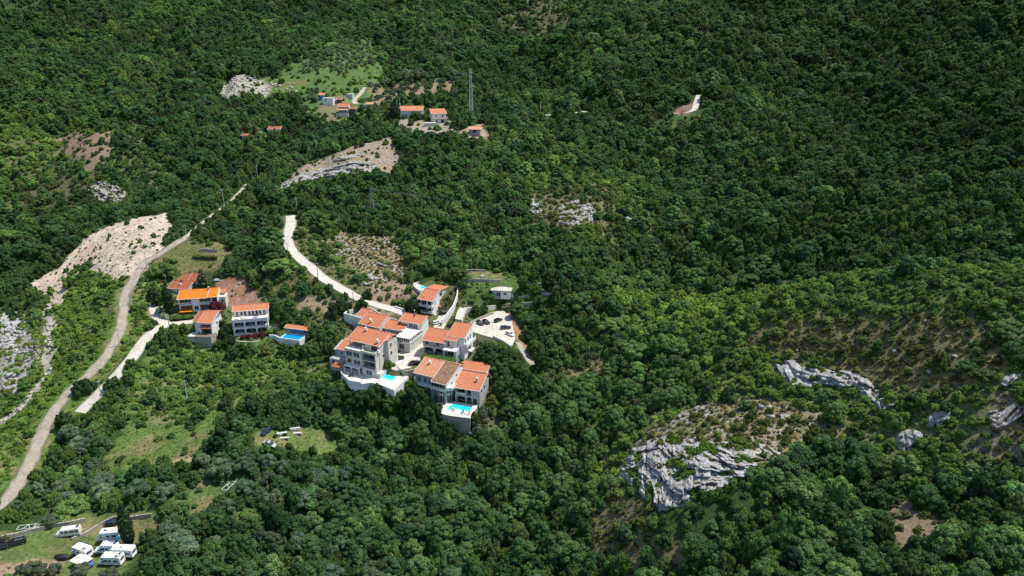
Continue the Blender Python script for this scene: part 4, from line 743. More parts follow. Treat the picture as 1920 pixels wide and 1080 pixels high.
wpx('terrace_wall', 'stone terrace wall below the little lawn', [(868, 530), (890, 528), (915, 529), (938, 530)], 1.4, 'drystone')
# curved rough wall under the courtyard
wpx('retaining_wall', 'curved rough stone wall holding up the courtyard with the two black cars', [(741, 682), (748, 692), (760, 696), (775, 694), (785, 689)], 2.6, 'drystone', zs=[52.1]*5, above=0.25)
t = wpx('garden_wall', 'white garden wall with iron gate behind the square pool', [(752, 700), (766, 703), (780, 702)], 1.6, 'white', zs=[50.1]*3, above=1.5)
# upper pool
o11 = Z9((770, 520), 10.8)
terrace('upper_pool_terrace', 'white terrace of the small pool behind the tall white house', [o11(60, 180), o11(60, 140), o11(400, 40), o11(540, 60), o11(500, 170), o11(300, 240), o11(190, 270)], 65.6, 2.0, 'white', 'white', 0.6, (2, 3, 4, 5, 6)); pool([o11(180, 205), o11(330, 155), o11(470, 165), o11(230, 240)], 65.6, 'water', 'poolliner', 'small turquoise pool behind the tall white house')
# ---- G: low flat-roofed stone house
Gh = thing('flat_roofed_house', 'low house with pale flat stone roof in the garden above the car park', 'house', (*P(943, 556, 62.5)[:2], 62.3), radians(-8))
MB().box(-5.0, 3.2, 0, 8, -1, 2.9).build('wall', M['white'], Gh); MB().box(-5.6, 3.8, -0.6, 8.6, 2.9, 3.15).build('roof', M['paleconc'], Gh); MB().box(-5.0, -1.0, -0.1, 0.0, -1, 2.89).build('blue_front', M['greyblue'], Gh); win(Gh, ('F', -0.1), -3.0, 0.1, 2.0, 2.2, 'dark', 'white', 1, name='door'); win(Gh, ('F', 0), 0.2, 0.9, 1.4, 1.3, 'glass', 'white', 1)
mm = MB(); mm.prismx([(0, -1), (5, -1), (5, 2.2), (0, 0.4)], 3.9, 5.0); mm.build('outside_stair', M['drystone'], Gh)

tag(MB().prism([tuple(P(a, b, 60.2)[:2]) for a, b in ((853, 598), (858, 582), (868, 570), (886, 562), (906, 562), (904, 570), (886, 572), (873, 582), (866, 600))], 58.6, 60.25).build('upper_drive', M['paleconc']), kind='structure')
wpx('garden_terrace_wall', 'low stone wall stepping up right of the flat-roofed house', [(972, 560), (985, 558), (1000, 556)], 1.0, 'drystone'); wpx('garden_terrace_wall', 'short stone wall under the dark garden trees', [(1015, 553), (1030, 556), (1042, 552)], 1.2, 'drystone'); wpx('garden_terrace_wall', 'long dry wall above the little lawn', [(862, 512), (885, 508), (910, 509)], 0.9, 'drystone'); wpx('garden_terrace_wall', 'brown fence-like wall at the top corner of the car park', [(940, 578), (950, 575), (966, 574)], 1.6, 'tan')
wpx('low_wall', 'grey kerb wall along the front edge of the car park', [(925, 633), (945, 643), (958, 652)], 0.9, 'concrete'); wpx('low_wall', 'white parapet along the white road bend', [(741, 577), (760, 583), (778, 590)], 0.8, 'white')
t = thing('garden_steps', 'pale steps beside the square pool gate', 'steps', tuple(P(752, 700, 50.1))); MB().box(-1, 1, 0, .5, 0, .3).box(-1, 1, .5, 1.0, 0, .6).box(-1, 1, 1.0, 1.5, 0, .9).box(-1, 1, 1.5, 2.0, 0, 1.2).build('treads', M['terrace'], t)

wpx('garden_terrace_wall', 'upper of two long stone walls in the garden right of the flat-roofed house', [(985, 532), (1010, 534), (1040, 541)], 0.9, 'drystone'); wpx('garden_terrace_wall', 'lower of two long stone walls in the garden right of the flat-roofed house', [(982, 545), (1008, 547), (1036, 553)], 0.9, 'drystone')
for px, rz, lb in (((905, 519), 0.3, 'white garden bench on the little lawn'),):
    q = G(*px); t = thing('garden_bench', lb, 'bench', tuple(q), rz); MB().box(-.8, .8, -.22, .22, .4, .46).build('seat', M['white'], t); MB().box(-.8, .8, .2, .25, .46, .95).build('backrest', M['white'], t); [MB().box(a-.05, a+.05, -.2, .2, 0, .4).build('leg', M['white'], t) for a in (-.7, .7)]
# ---- V: white villa with arches (left cluster)
V = house('white_villa', 'white villa with two rows of dark arches under a broad furnished roof terrace', (-118.0, 265.6), 52.0, 13)
MB().box(0, 14.0, 2.2, 9.5, -3, 6.0).build('wall', M['white'], V); MB().box(0.4, 13.6, 2.15, 2.19, 0, 5.6).build('loggia_backing', M['dark'], V)  # dark sheet over the white back wall paints the arches' shade
MB().box(-0.2, 14.2, 0, 2.2, 2.75, 3.25).box(-0.2, 14.2, -0.1, 2.2, 5.7, 6.2).box(-0.2, 14.2, -0.1, 2.2, -0.4, 0.25).build('floor_slab', M['white'], V)
for x in (0, 4.5, 9.1, 13.6):
    MB().box(x-0.05, x+0.5, 0, 0.5, 0.25, 2.75).build('pillar', M['white'], V); MB().box(x-0.05, x+0.5, 0, 0.5, 3.25, 5.7).build('pillar', M['white'], V)
for x0, x1 in ((0.5, 4.5), (5.0, 9.1), (9.6, 13.6)):
    arch(V, x0, x1, 0.05, 0.4, 0, 2.8, 1.9, 'white'); arch(V, x0, x1, 0.05, 0.4, 3.2, 5.75, 5.1, 'white'); rail(V, [(x0, 0.25, 3.25), (x1, 0.25, 3.25)], 0.8, 'railing')
    for z in (0.3, 3.3): win(V, ('F', 2.15), x0+1.3, z, 1.2, 2.1, 'bluepane', 'white', 0, name='door')
MB().box(-0.2, 14.2, 2.2, 5.6, 6.0, 6.2).build('roof_deck', M['terrace'], V); parapet(V, [(-0.1, 5.2, 6.2), (-0.1, 0, 6.2), (14.1, 0, 6.2), (14.1, 5.2, 6.2)], 0.75, 0.2)
MB().box(0, 14, 5.6, 9.5, 6.0, 8.8).build('top_storey', M['white'], V)
for x in (0.8, 2.6, 4.0, 5.8, 7.2, 8.8, 10.2, 11.8): win(V, ('F', 5.6), x, 6.3, 1.15, 2.1, 'glass' if x not in (0.8, 11.8) else 'bluepane', 'white', 0)
roof(V, -0.4, 14.4, 4.9, 9.2, 8.8, 10.0, 'tile'); MB().box(13.95, 14.15, 5.6, 9.6, -3, 8.9).build('side_wall', M['white'], V); MB().box(14.2, 18.5, 1.5, 6, -3, 1.6).build('side_terrace', M['terrace'], V); rail(V, [(14.3, 1.6, 1.6), (18.4, 1.6, 1.6), (18.4, 5.9, 1.6)], 0.9, 'white')
def loc(h, x, y, z):
    a = h.rotation_euler[2]; return (h.location[0]+x*cos(a)-y*sin(a), h.location[1]+x*sin(a)+y*cos(a), h.location[2]+z)
q = loc(V, 4.0, 3.2, 6.22); table_set(*q, 0, 'white', 'round white table on the furnished roof terrace of the arched villa')
for k, (x, y, mt, lb) in enumerate(((9.2, 4.4, 'brown', 'brown lounger by the windows of the arched villa roof terrace'), (9.0, 2.2, 'bluecloth', 'blue lounger on the arched villa roof terrace'), (5.6, 1.8, 'cloth', 'white lounger in the middle of the arched villa roof terrace'), (1.2, 1.6, 'dark', 'dark lounger at the left corner of the arched villa roof terrace'))): q = loc(V, x, y, 6.22); deckchair(q[0], q[1], q[2], radians(70+20*k), mt, lb, 'loungers on the roof terrace')
o8 = Z9((350, 560), 8)
wpx('planter_wall', 'pale retaining wall under the dark red bushes of the arched villa', [o8(690, 650), o8(900, 665), o8(1060, 655), o8(1230, 600)], 2.4, 'concrete', zs=[50.2]*4, above=0.6)
wpx('garden_wall', 'low white wall between the arched villa and the blue pool', [o8(1240, 560), o8(1320, 565), o8(1400, 600)], 1.2, 'white', zs=[52]*3, above=0.6)
# ---- S: small two-storey house on a stone base
Sh = house('small_house', 'small narrow house with orange roof on a tall rough stone base', (-130.9, 262.9), 54.0, -4)
MB().box(0, 5.4, 1.6, 9, -4, 5.0).box(0, 0.5, 0, 1.6, 0, 5.0).box(4.9, 5.4, 0, 1.6, 0, 5.0).build('wall', M['white'], Sh); MB().box(0.5, 4.9, 1.55, 1.59, 0, 4.8).build('loggia_backing', M['dark'], Sh)  # black backing: loggia shade painted as a surface
MB().box(0.2, 5.2, 0, 1.6, 2.55, 2.8).build('floor_slab', M['white'], Sh); MB().slab([(0.3, -1.0, 2.7), (5.1, -1.0, 2.7), (5.1, 0.2, 3.3), (0.3, 0.2, 3.3)], 0.14).build('porch_roof', M['tile'], Sh); MB().box(0.5, 4.9, 0.3, 0.5, 3.9, 4.3).build('awning', M['cloth'], Sh)
rail(Sh, [(0.5, 0.1, 0), (4.9, 0.1, 0)], 0.9); roof(Sh, -0.3, 5.9, -0.4, 6.8, 5.0, 7.6, 'tile'); MB().slab([(-0.3, 6.82, 7.6), (5.9, 6.82, 7.6), (5.9, 10, 6.6), (-0.3, 10, 6.6)], 0.18).build('back_roof', M['tile'], Sh); roof(Sh, -3.0, -0.5, 0.8, 7.2, 5.1, 7.3, 'tileold', name='side_roof'); MB().box(-2.7, 0, 1.6, 8, -3, 5.0).build('side_wing', M['white'], Sh)
mm = MB(); gable_end(mm, 5.15, 5.39, [(1.6, 4.99), (9, 4.99), (9, 6.6), (6.8, 7.3)]); mm.build('gable_wall', M['greyblue'], Sh); win(Sh, ('R', 5.4), 4.0, 2.6, 1.2, 1.3, 'glass', 'white', 0)  # gable's grey-blue is shade put into the colour
MB().box(-1.0, 6.2, -3.4, 1.6, -7, 0).build('stone_base', M['drystone'], Sh); MB().box(-4.5, -1.0, -2.5, 1.6, -6, -0.3).build('side_terrace', M['terrace'], Sh)
# ---- L1: long white house with bright orange roof
L1 = house('long_house', 'long white two-storey house with bright orange roof and shaded loggias', (-145.3, 277.2), 58.0, 9.5)
MB().box(0, 16.2, 1.8, 7.5, -2, 6.0).box(5.4, 8.6, 0, 1.8, 0, 5.9).build('wall', M['white'], L1); MB().box(0.35, 5.35, 1.74, 1.79, 0, 5.8).box(8.65, 16.1, 1.74, 1.79, 0, 5.8).build('loggia_backing', M['tileold'], L1)
MB().box(0, 5.4, 0, 1.8, 2.8, 3.3).box(8.6, 16.2, 0, 1.8, 2.8, 3.3).box(0, 16.2, 0, 1.8, -0.6, 0.05).build('floor_slab', M['white'], L1)
for x in (0, 13.4, 15.9): MB().box(x, x+0.35, 0, 1.8, 0.05, 5.9).build('pillar', M['white'], L1)
for x0, x1 in ((0.35, 5.4), (8.6, 13.4), (13.75, 15.9)):
    MB().box(x0, x1, 0.05, 0.2, 3.7, 4.05).build('railing', M['white'], L1)
    for z in (0.2, 3.4): win(L1, ('F', 1.74), x0+0.4*(x1-x0)-0.3, z, 1.6, 2.1, 'bluepane', 'white', 0, name='door')
win(L1, ('F', 0), 6.2, 0.5, 1.8, 1.9, 'glass', 'white', 1); MB().slab([(0.2, -1.4, 0.3), (5.4, -1.4, 0.3), (5.4, 0, 0.9), (0.2, 0, 0.9)], 0.12).build('porch_roof', M['tilebright'], L1)
roof(L1, -0.3, 12.0, -0.5, 5.2, 5.95, 8.3, 'tilebright'); roof(L1, 12.3, 16.3, -0.3, 5.3, 6.15, 8.5, 'tilebright'); MB().slab([(-0.3, 5.22, 8.3), (16.3, 5.32, 8.5), (16.3, 8, 7.4), (-0.3, 8, 7.4)], 0.18).build('back_roof', M['tilebright'], L1); chimney(L1, 12.1, 4.4, 8.2, 0.9, 'concrete')
MB().box(16.2, 19.0, 2.0, 7, -2, 5.2).build('side_wing', M['cream'], L1); MB().slab([(16.5, 4.4, 6.2), (18.8, 4.4, 6.2), (18.8, 7.2, 7.0), (16.5, 7.2, 7.0)], 0.15).build('wing_roof', M['tile'], L1); win(L1, ('F', 2.0), 17.0, 2.8, 1.2, 1.6, 'bluepane', 'white', 0); mm = MB(); gable_end(mm, 15.95, 16.21, [(1.8, 5.99), (7.5, 5.99), (7.5, 7.4), (5.3, 8.2)]); mm.build('gable_wall', M['cream'], L1)
# ---- L2: old house with three dark red roofs
L2 = house('old_house', 'white house with three dark red old tiled roofs beside the cypress', (-157.6, 294.2), 59.0, -8)
MB().box(0, 9.4, 0.2, 9, -3, 4.0).box(2, 12, 6, 11, -3, 5.2).build('wall', M['white'], L2); roof(L2, -0.4, 9.8, -0.3, 5.0, 3.9, 5.9, 'tileold'); roof(L2, -1.0, 6.5, 5.4, 10.5, 5.4, 7.8, 'tileold'); roof(L2, 6.6, 12.6, 5.2, 9.8, 5.8, 8.4, 'tileold'); MB().slab([(6.6, 9.82, 8.4), (12.6, 9.82, 8.4), (12.6, 12, 7.0), (6.6, 12, 7.0)], 0.15).build('back_roof', M['tileold'], L2)
mm = MB(); gable_end(mm, 11.8, 12.2, [(6, 5), (11, 5), (11, 7.3), (9.8, 8.2), (6, 6.0)]); mm.build('gable_wall', M['white'], L2); win(L2, ('F', 0.2), 4.0, 1.4, 1.4, 1.4, 'dark', 'white', 0); win(L2, ('F', 0.2), 6.8, 1.4, 1.2, 1.4, 'glass', 'white', 0); MB().box(1.5, 9.0, -1.6, 0.2, 0.1, 0.4).build('balcony', M['white'], L2); parapet(L2, [(1.6, -1.5, 0.4), (8.9, -1.5, 0.4)], 0.9, 0.15)
chimney(L2, 4.2, 4.2, 5.8, 0.7, 'tileold'); chimney(L2, 4.8, 2.2, 4.9, 0.5, 'white')
# ---- blue pool pavilion
PP = house('pool_pavilion', 'raised blue pool under a lean-to orange roof on blue walls', (-96.9, 260.2), 53.0, -16, 'pool pavilion')
MB().box(0, 9.4, 0, 5.2, -3.2, -0.3).build('basin_wall', M['white'], PP); MB().box(0, 9.4, 0, 0.3, -0.3, 0.25).box(0, 9.4, 4.9, 5.2, -0.3, 0.25).box(0, 0.3, 0.3, 4.9, -0.3, 0.25).box(9.1, 9.4, 0.3, 4.9, -0.3, 0.25).build('coping', M['white'], PP); MB().box(0.3, 9.1, 0.3, 4.9, -0.3, 0.05).build('water', M['deepwater'], PP)
MB().box(0, 9.6, 7.0, 7.2, -2, 3.0).box(9.4, 9.6, 5.2, 7.0, -2, 2.7).build('back_wall', M['bluepaint'], PP); MB().box(0, 9.6, 5.2, 7.0, -2, 0.2).build('deck', M['terrace'], PP); roof(PP, -0.8, 10.4, 4.9, 7.5, 2.75, 3.3, 'tile', 0.15)
for x in (0.3, 3.2, 6.6, 9.3): MB().box(x-.12, x+.12, 5.2, 5.44, 0.2, 2.7).build('post', M['bluepaint'], PP)
# ---- far farm hamlet
def farm(name, label, px, zoff, yaw, w, d, h, rise, rmat, wmat, wins, pitch='pent', extra=None):
    p = G(*px); t = thing(name, label, 'house', (p[0], p[1], p[2]+zoff), radians(yaw)); MB().box(0, w, 0, d, -4, h).build('wall', M[wmat], t)
    if pitch == 'pent': roof(t, -0.5, w+0.5, -0.5, d+0.4, h, h+rise, rmat, 0.2); mm = MB(); gable_end(mm, w-0.25, w-0.01, [(0, h-0.02), (d, h-0.02), (d, h+rise-0.3)]); mm.build('gable_wall', M[wmat], t); mm = MB(); gable_end(mm, 0.01, 0.25, [(0, h-0.02), (d, h-0.02), (d, h+rise-0.3)]); mm.build('gable_wall', M[wmat], t); mm = MB(); mm.box(0.01, w-0.01, d-0.25, d-0.01, h-0.02, h+rise-0.35); mm.build('gable_wall', M[wmat], t)
    elif pitch == 'gable': roof(t, -0.5, w+0.5, -0.5, d/2, h, h+rise, rmat, 0.2); MB().slab([(-0.5, d/2+.02, h+rise), (w+0.5, d/2+.02, h+rise), (w+0.5, d+0.5, h), (-0.5, d+0.5, h)], 0.2).build('back_roof', M[rmat], t); [MB().prismx([(0, h-.02), (d, h-.02), (d/2, h+rise-.25)], a, b).build('gable_wall', M[wmat], t) for a, b in ((w-.25, w-.01), (.01, .25))]
    else: MB().box(-0.2, w+0.2, -0.2, d+0.2, h, h+0.25).build('roof', M[rmat], t)
    for (f, u, z, ww, hh) in wins: win(t, ({'F': 'F', 'L': 'L', 'R': 'R'}[f], {'F': 0, 'L': 0, 'R': w}[f]), u, z, ww, hh, 'dark', 'white', 0)
    return t
u1 = farm('farmhouse', 'long low white farmhouse with orange roof beside the dark cypress', (750, 222), 0.5, 4, 16.5, 8, 5.0, 2.6, 'tile', 'white', [('F', 1.5, 1.0, 1.2, 1.4), ('F', 4.0, 1.0, 1.2, 1.4), ('F', 11.0, 2.6, 1.0, 1.6), ('F', 14, 1.0, 1.2, 1.6)]); chimney(u1, 0.2, 4, 6.5, 3.0, 'white', 0.3)
u2 = farm('farmhouse', 'two-storey white farmhouse with broad orange roof and dark doorway', (811, 234), 0.8, 14, 9.8, 10, 6.8, 2.4, 'tile', 'white', [('F', 2.2, 4.4, 1.1, 1.1), ('F', 6.8, 3.9, 1.0, 1.9), ('F', 2.4, 1.1, 1.3, 1.3), ('L', 1.0, 3.5, 1.0, 2.0)]); win(u2, ('F', 0), 6.0, 0.1, 2.2, 2.6, 'dark', 'white', 0, name='doorway'); MB().box(-0.4, 11.0, -1.5, 0, 3.3, 3.55).build('balcony', M['concrete'], u2); MB().box(-0.6, 11.5, -2.4, -0.01, -3, 0.2).build('terrace', M['concrete'], u2); rail(u2, [(0, -1.4, 3.55), (10.9, -1.4, 3.55)], 0.8, 'metal')
farm('shed', 'low grey flat shed below the two-storey farmhouse', (795, 238), 0.2, 5, 8, 5, 2.2, 0, 'concrete', 'concrete', [], 'flat')
farm('ruined_house', 'roofless pale box house with one dark window among olives', (605, 196), 0.3, -2, 8.0, 6, 4.2, 0, 'concrete', 'white', [('F', 2.0, 2.2, 1.2, 1.4)], 'flat')
farm('hut', 'tiny blue hut with red gable roof above the pale box house', (600, 188), 1.0, 10, 3.4, 4, 3.0, 1.4, 'tile', 'bluepaint', [], 'gable')
farm('shed', 'dark shed with red roof right of the pale box house', (631, 194), 0.2, 0, 3.6, 4, 2.8, 1.0, 'tileold', 'wood', [], 'pent')
u3 = farm('cottage', 'small cottage with hipped orange roof and a lower lean-to roof in front', (636, 216), 1.2, -4, 7.5, 6, 5.0, 2.2, 'tile', 'greystone', [('F', 1.6, 0.8, 1.0, 1.4), ('F', 4.2, 0.8, 1.2, 1.6)], 'gable'); roof(u3, -0.5, 7.2, -2.6, 0.0, 2.9, 3.8, 'tilepink', name='lean_to_roof'); MB().box(7.5, 11.5, 1, 5, -3, 3.4).build('side_wing', M['wood'], u3); roof(u3, 7.6, 12.0, 0.5, 5.2, 3.5, 4.4, 'tileold', name='wing_roof'); MB().box(-1.5, 8, -3.6, -2.7, -3, 0.1).build('terrace', M['concrete'], u3)
farm('barn', 'low barn with white sheet roof above the cottage', (650, 181), 0.0, -12, 5.0, 3, 1.8, 0, 'cloth', 'concrete', [], 'flat'); farm('shed', 'small shed with pink tiled roof right of the farm track', (686, 202), 0.3, -10, 5, 4, 2.4, 1.0, 'tilepink', 'greystone', [], 'pent')
farm('cottage', 'small white cottage with red roof among trees left of the farm hamlet', (504, 258), 1.6, 2, 8.0, 5, 4.2, 1.4, 'tileold', 'white', [('F', 1.0, 1.6, 1.2, 1.6), ('F', 5.0, 1.6, 1.2, 1.6)], 'pent'); farm('shed', 'low red roofed shed left of the small white cottage', (454, 262), 0.6, 0, 4.5, 4, 2.4, 0.8, 'tileold', 'greystone', [], 'pent')
farm('shed', 'open shed with pink roof below the lattice pylon', (880, 252), 0.6, -10, 7, 5, 2.8, 0.9, 'tilepink', 'drystone', [('F', 2.0, 0.3, 3.0, 2.0)], 'pent')
# ------------------------------------------------------------------ lattice pylon and poles
def lattice(name, label, px, H, w0, w1, arms, mat='metal', r=0.09):
    p = G(*px); t = thing(name, label, 'pylon', (p[0], p[1], p[2])); m = MB(); n = 11; lv = []
    for i in range(n+1): k = i/n; lv.append((H*k, w0+(w1-w0)*min(1, k*1.15)))
    for (za, wa), (zb, wb) in zip(lv[:-1], lv[1:]):
        ca = [(-wa, -wa), (wa, -wa), (wa, wa), (-wa, wa)]; cb = [(-wb, -wb), (wb, -wb), (wb, wb), (-wb, wb)]
        for j in range(4):
            a, b, c, d = ca[j], ca[(j+1) % 4], cb[j], cb[(j+1) % 4]; m.tube((*a, za), (*c, zb), r, n=4); m.tube((*a, za), (*d, zb), r*0.6, n=4); m.tube((*b, za), (*c, zb), r*0.6, n=4); m.tube((*c, zb), (*d, zb), r*0.6, n=4)
    m.build('lattice', M[mat], t)
    for z, L_ in arms:
        m = MB(); m.tube((-L_, 0, z), (L_, 0, z), r*0.9, n=4); m.tube((-L_, 0, z), (0, 0, z+1.0), r*0.6, n=4); m.tube((L_, 0, z), (0, 0, z+1.0), r*0.6, n=4); c = m.build('crossarm', M[mat], t)
        for s in (-1, 1): MB().tube((s*L_, 0, z-0.9), (s*L_, 0, z), 0.09, n=6).build('insulator', M['greenglass'], c)
    return t
lattice('lattice_pylon', 'tall slim steel lattice pylon above the farmhouses', (884, 232), 36, 1.5, 0.55, [(33.5, 1.2), (30.5, 1.2)], r=0.16)
lattice('lattice_pylon', 'faint small lattice pylon among the trees right of the ridge cliff', (699, 402), 15, 1.2, 0.35, [(14.2, 3.4)], mat='fence', r=0.045)
POLES = [((352, 455), 8, 'pole', 'beside the track above the stone terraces', 0), ((276, 503), 7.5, 'pole', 'beside the gravel track below the rubble slope', 0), ((249, 572), 7.5, 'pole', 'right of the gravel track near the black car', 0), ((226, 650), 7.5, 'pole', 'between the gravel track and the white lane', 0), ((192.5, 755), 8, 'pole', 'at the lower end of the white lane', 0), ((352.5, 753), 8, 'pole', 'alone in the bushes below the small house', 0), ((321, 631), 7.5, 'polewood', 'dark one at the fork of the white lane', 1), ((419.5, 380), 7, 'pole', 'on the slope under the ridge cliff', 0),
 ((541, 485), 7, 'pole', 'at the bend of the white road', 0), ((597, 528), 8, 'polewood', 'dark one halfway along the white road', 0), ((664.5, 586), 8.5, 'polewood', 'dark one behind the blank white wall', 0), ((680.7, 558), 6, 'pole', 'short one on the uphill side of the white road', 0), ((558, 400), 8, 'pole', 'in the trees above the top of the white road', 0), ((594.5, 293), 9, 'pole', 'above the left end of the ridge cliff', 0), ((522, 374), 7, 'pole', 'at the foot of the ridge cliff', 0), ((688.5, 195), 9, 'pole', 'beside the farm track', 0), ((1013, 217), 9, 'pole', 'at the left end of the short ridge road', 0), ((483, 334), 7, 'pole', 'beside the upper end of the tan track', 0), ((1070, 216), 7, 'pole', 'at the right end of the short ridge road', 0), ((750, 205), 7, 'pole', 'beside the cypress of the farmhouse', 0)]
polepos = {}
for px, h, mt, lb, x_ in POLES:
    p = G(*px); t = thing('utility_pole', ('concrete utility pole ' if mt == 'pole' else 'wooden utility pole, ')+lb, 'utility pole', tuple(p), rnd(0, 0.6), 'utility poles'); h *= 1.12
    MB().tube((0, 0, -0.5), (0, 0, h), 0.17, 0.11, 8).build('mast', M[mt], t); c = MB().box(-0.8, 0.8, -0.06, 0.06, h-0.45, h-0.33).build('crossarm', M['metal'], t); polepos[px] = p+(0, 0, h-0.2)
    for s in (-0.7, 0, 0.7): MB().tube((s, 0, h-0.33), (s, 0, h-0.1), 0.05, 0.04, 6).build('insulator', M['white'], c)
def wire(a, b, sag, label, r=0.018):
    m = MB(); a = np.array(a); b = np.array(b); n = 14; pts = [a+(b-a)*i/n-np.array((0, 0, sag*4*(i/n)*(1-i/n))) for i in range(n+1)]; o = thing('power_line', label, 'power line', tuple(a), 0, 'overhead wires')
    for p, q in zip(pts[:-1], pts[1:]): m.tube(p-a, q-a, r, n=4)
    m.build('wire', M['metal'], o)
pq = G(699, 402)+(0, 0, 14.2)
for k, dx in enumerate((-3.4, 0, 3.4)): e = np.array(P(1960, 400+22*k, 88)); wire(pq+(dx, 0, 0), e, 9, 'thin overhead wire sagging across the wooded valley, %s of three' % ('highest', 'middle', 'lowest')[k], 0.014)
for a, b, w in (((321, 631), (192.5, 755), 'along the white lane'), ((276, 503), (249, 572), 'beside the gravel track by the rubble slope'), ((249, 572), (226, 650), 'beside the middle of the gravel track'), ((226, 650), (192.5, 755), 'from the gravel track down to the lane end'), ((352, 455), (276, 503), 'over the track bend'), ((541, 485), (597, 528), 'along the upper white road'), ((597, 528), (664.5, 586), 'along the lower white road')): wire(polepos[a], polepos[b], 0.8, 'thin overhead wire strung '+w)
# lamps
for px, lb in (((923, 622), 'slim lamp post standing in the middle of the car park'), ((778, 600), 'round white lamp on a post at the end of the white road'), ((783, 548), 'slim lamp post left of the tall white house')):
    p = G(*px); t = thing('lamp_post', lb, 'lamp post', tuple(p)); MB().tube((0, 0, 0), (0, 0, 4.2), 0.07, 0.05).build('post', M['metal'], t); MB().dome((0, 0, 4.4), 0.28, 0.28, 8).build('lamp', M['whitepaint'], t)
# ------------------------------------------------------------------ vehicles
def car_meshes(L_, Wd, Hh, kind):
    """body shell, glasshouse parts; x forward"""
    hw = Wd/2; belt = Hh*0.60; sil = 0.24; st = {'hatch': (-.47, -.38, .02, .24), 'saloon': (-.33, -.20, .04, .24), 'estate': (-.48, -.42, .03, .22), 'suv': (-.47, -.40, .08, .23), 'van': (-.49, -.47, .26, .38)}[kind]
    b0, b1, f1, f0 = [q*L_ for q in st]; body = MB(); sec = []
    prof = [(-L_/2, .42, .78), (-L_/2+.12, .28, .94), (b0*0.98, .22, 1.0), (-L_*0.3, .2, 1.0), (0, .2, 1.0), (f0, .2, 1.0), (L_/2-.45, .22, .93), (L_/2-.12, .26, .80), (L_/2, .38, .68)]
    ys = [1.0, 1.0, 1.0]; vs = []; fs = []
    for x, zl, k in prof:
        w = hw*(1-0.16*max(0, (abs(x)-L_*0.36)/(L_*0.14))); zt = belt*k
        vs += [(x, -w*0.9, zl), (x, -w, zl+.2), (x, -w*0.99, zt-.08), (x, -w*0.90, zt), (x, w*0.90, zt), (x, w*0.99, zt-.08), (x, w, zl+.2), (x, w*0.9, zl)]
    n = 8
    for i in range(len(prof)-1):
        for j in range(n): fs.append((i*n+j, (i+1)*n+j, (i+1)*n+(j+1) % n, i*n+(j+1) % n))
    fs += [tuple(range(n-1, -1, -1)), tuple((len(prof)-1)*n+j for j in range(n))]; body.add(vs, [f[::-1] for f in fs])
    wb, wt = hw*0.90, hw*0.74; rz = Hh
    # roof and pillars
    body.hexa([(b1, -wt, rz-.05), (f1, -wt, rz-.05), (f1, wt, rz-.05), (b1, wt, rz-.05), (b1+.05, -wt*.95, rz), (f1-.05, -wt*.95, rz), (f1-.05, wt*.95, rz), (b1+.05, wt*.95, rz)])
    zb = belt-.02
    for s in (-1, 1):
        for (xa, xb) in ((f0, f1), (b0, b1)): body.tube((xa, s*wb, zb), (xb, s*wt, rz-.04), 0.05, n=4)
        body.tube(((f1+b1)/2, s*wb, zb), ((f1+b1)/2, s*wt, rz-.04), 0.05, n=4)
    g = dict(windscreen=[(f0, -wb*.96, zb), (f0, wb*.96, zb), (f1, wt*.96, rz-.05), (f1, -wt*.96, rz-.05)], rear_window=[(b0, wb*.96, zb), (b0, -wb*.96, zb), (b1, -wt*.96, rz-.05), (b1, wt*.96, rz-.05)])
    side = [[(b0, s*wb*.985, zb), (f0, s*wb*.985, zb), (f1, s*wt*.985, rz-.05), (b1, s*wt*.985, rz-.05)] for s in (-1, 1)]
    return body, g, side, belt
def vehicle(name, label, px, yaw, mat, kind='hatch', L_=4.3, Wd=1.8, Hh=1.48, z=None, cat='car', group='parked cars', bar=False):
    p = G(*px) if z is None else P(px[0], px[1], z); t = thing(name, label, cat, (p[0], p[1], p[2]+0.02), radians(yaw), group)
    t.rotation_euler = (0, 0, radians(yaw))
    if z is None:   # follow the slope of the ground
        c, s = cos(radians(yaw)), sin(radians(yaw)); dz = (gz(p[0]+c*1.5, p[1]+s*1.5)-gz(p[0]-c*1.5, p[1]-s*1.5))/3; dw = (gz(p[0]-s*.8, p[1]+c*.8)-gz(p[0]+s*.8, p[1]-c*.8))/1.6
        t.rotation_euler = (math.atan(float(dw)), -math.atan(float(dz)), radians(yaw)); t.location[2] = float(gz(p[0], p[1]))+0.08
    body, g, side, belt = car_meshes(L_, Wd, Hh, kind); bo = body.build('body', M[mat], t)
    for k, q in g.items(): MB().add(q, [(0, 1, 2, 3)]).build(k, M['glass'], t)
    for q in side: MB().add(q, [(0, 1, 2, 3)]).build('side_window', M['glass'], t)
    for sx_ in (-L_*0.31, L_*0.31):
        for s in (-1, 1):
            w = MB().tube((sx_, s*(Wd/2-.2), .32), (sx_, s*(Wd/2+.01), .32), .32, n=14).build('wheel', M['tyre'], t); MB().tube((sx_, s*(Wd/2+.0), .32), (sx_, s*(Wd/2+.03), .32), .19, n=10).build('rim', M['rim'], w)
    for s in (-1, 1):
        MB().box(L_/2-.22, L_/2-.02, s*(Wd/2-.42), s*(Wd/2-.14), belt*.52, belt*.68).build('headlight', M['lamp'], t); MB().box(-L_/2-.01, -L_/2+.14, s*(Wd/2-.35), s*(Wd/2-.12), belt*.55, belt*.78).build('tail_light', M['redlamp'], t); MB().box(L_*.19, L_*.22, s*(Wd/2), s*(Wd/2+.16), belt-.02, belt+.12).build('mirror', M[mat], t)
    if bar:
        for s in (-1, 1): MB().tube((-L_*.35, s*Wd*.34, Hh+.06), (L_*.05, s*Wd*.34, Hh+.06), .03).build('roof_rail', M['metal'], t)
    return t
vehicle('parked_car', 'black hatchback at the left of the row in the car park', (900.5, 608), -52, 'black', 'hatch', z=56.35)
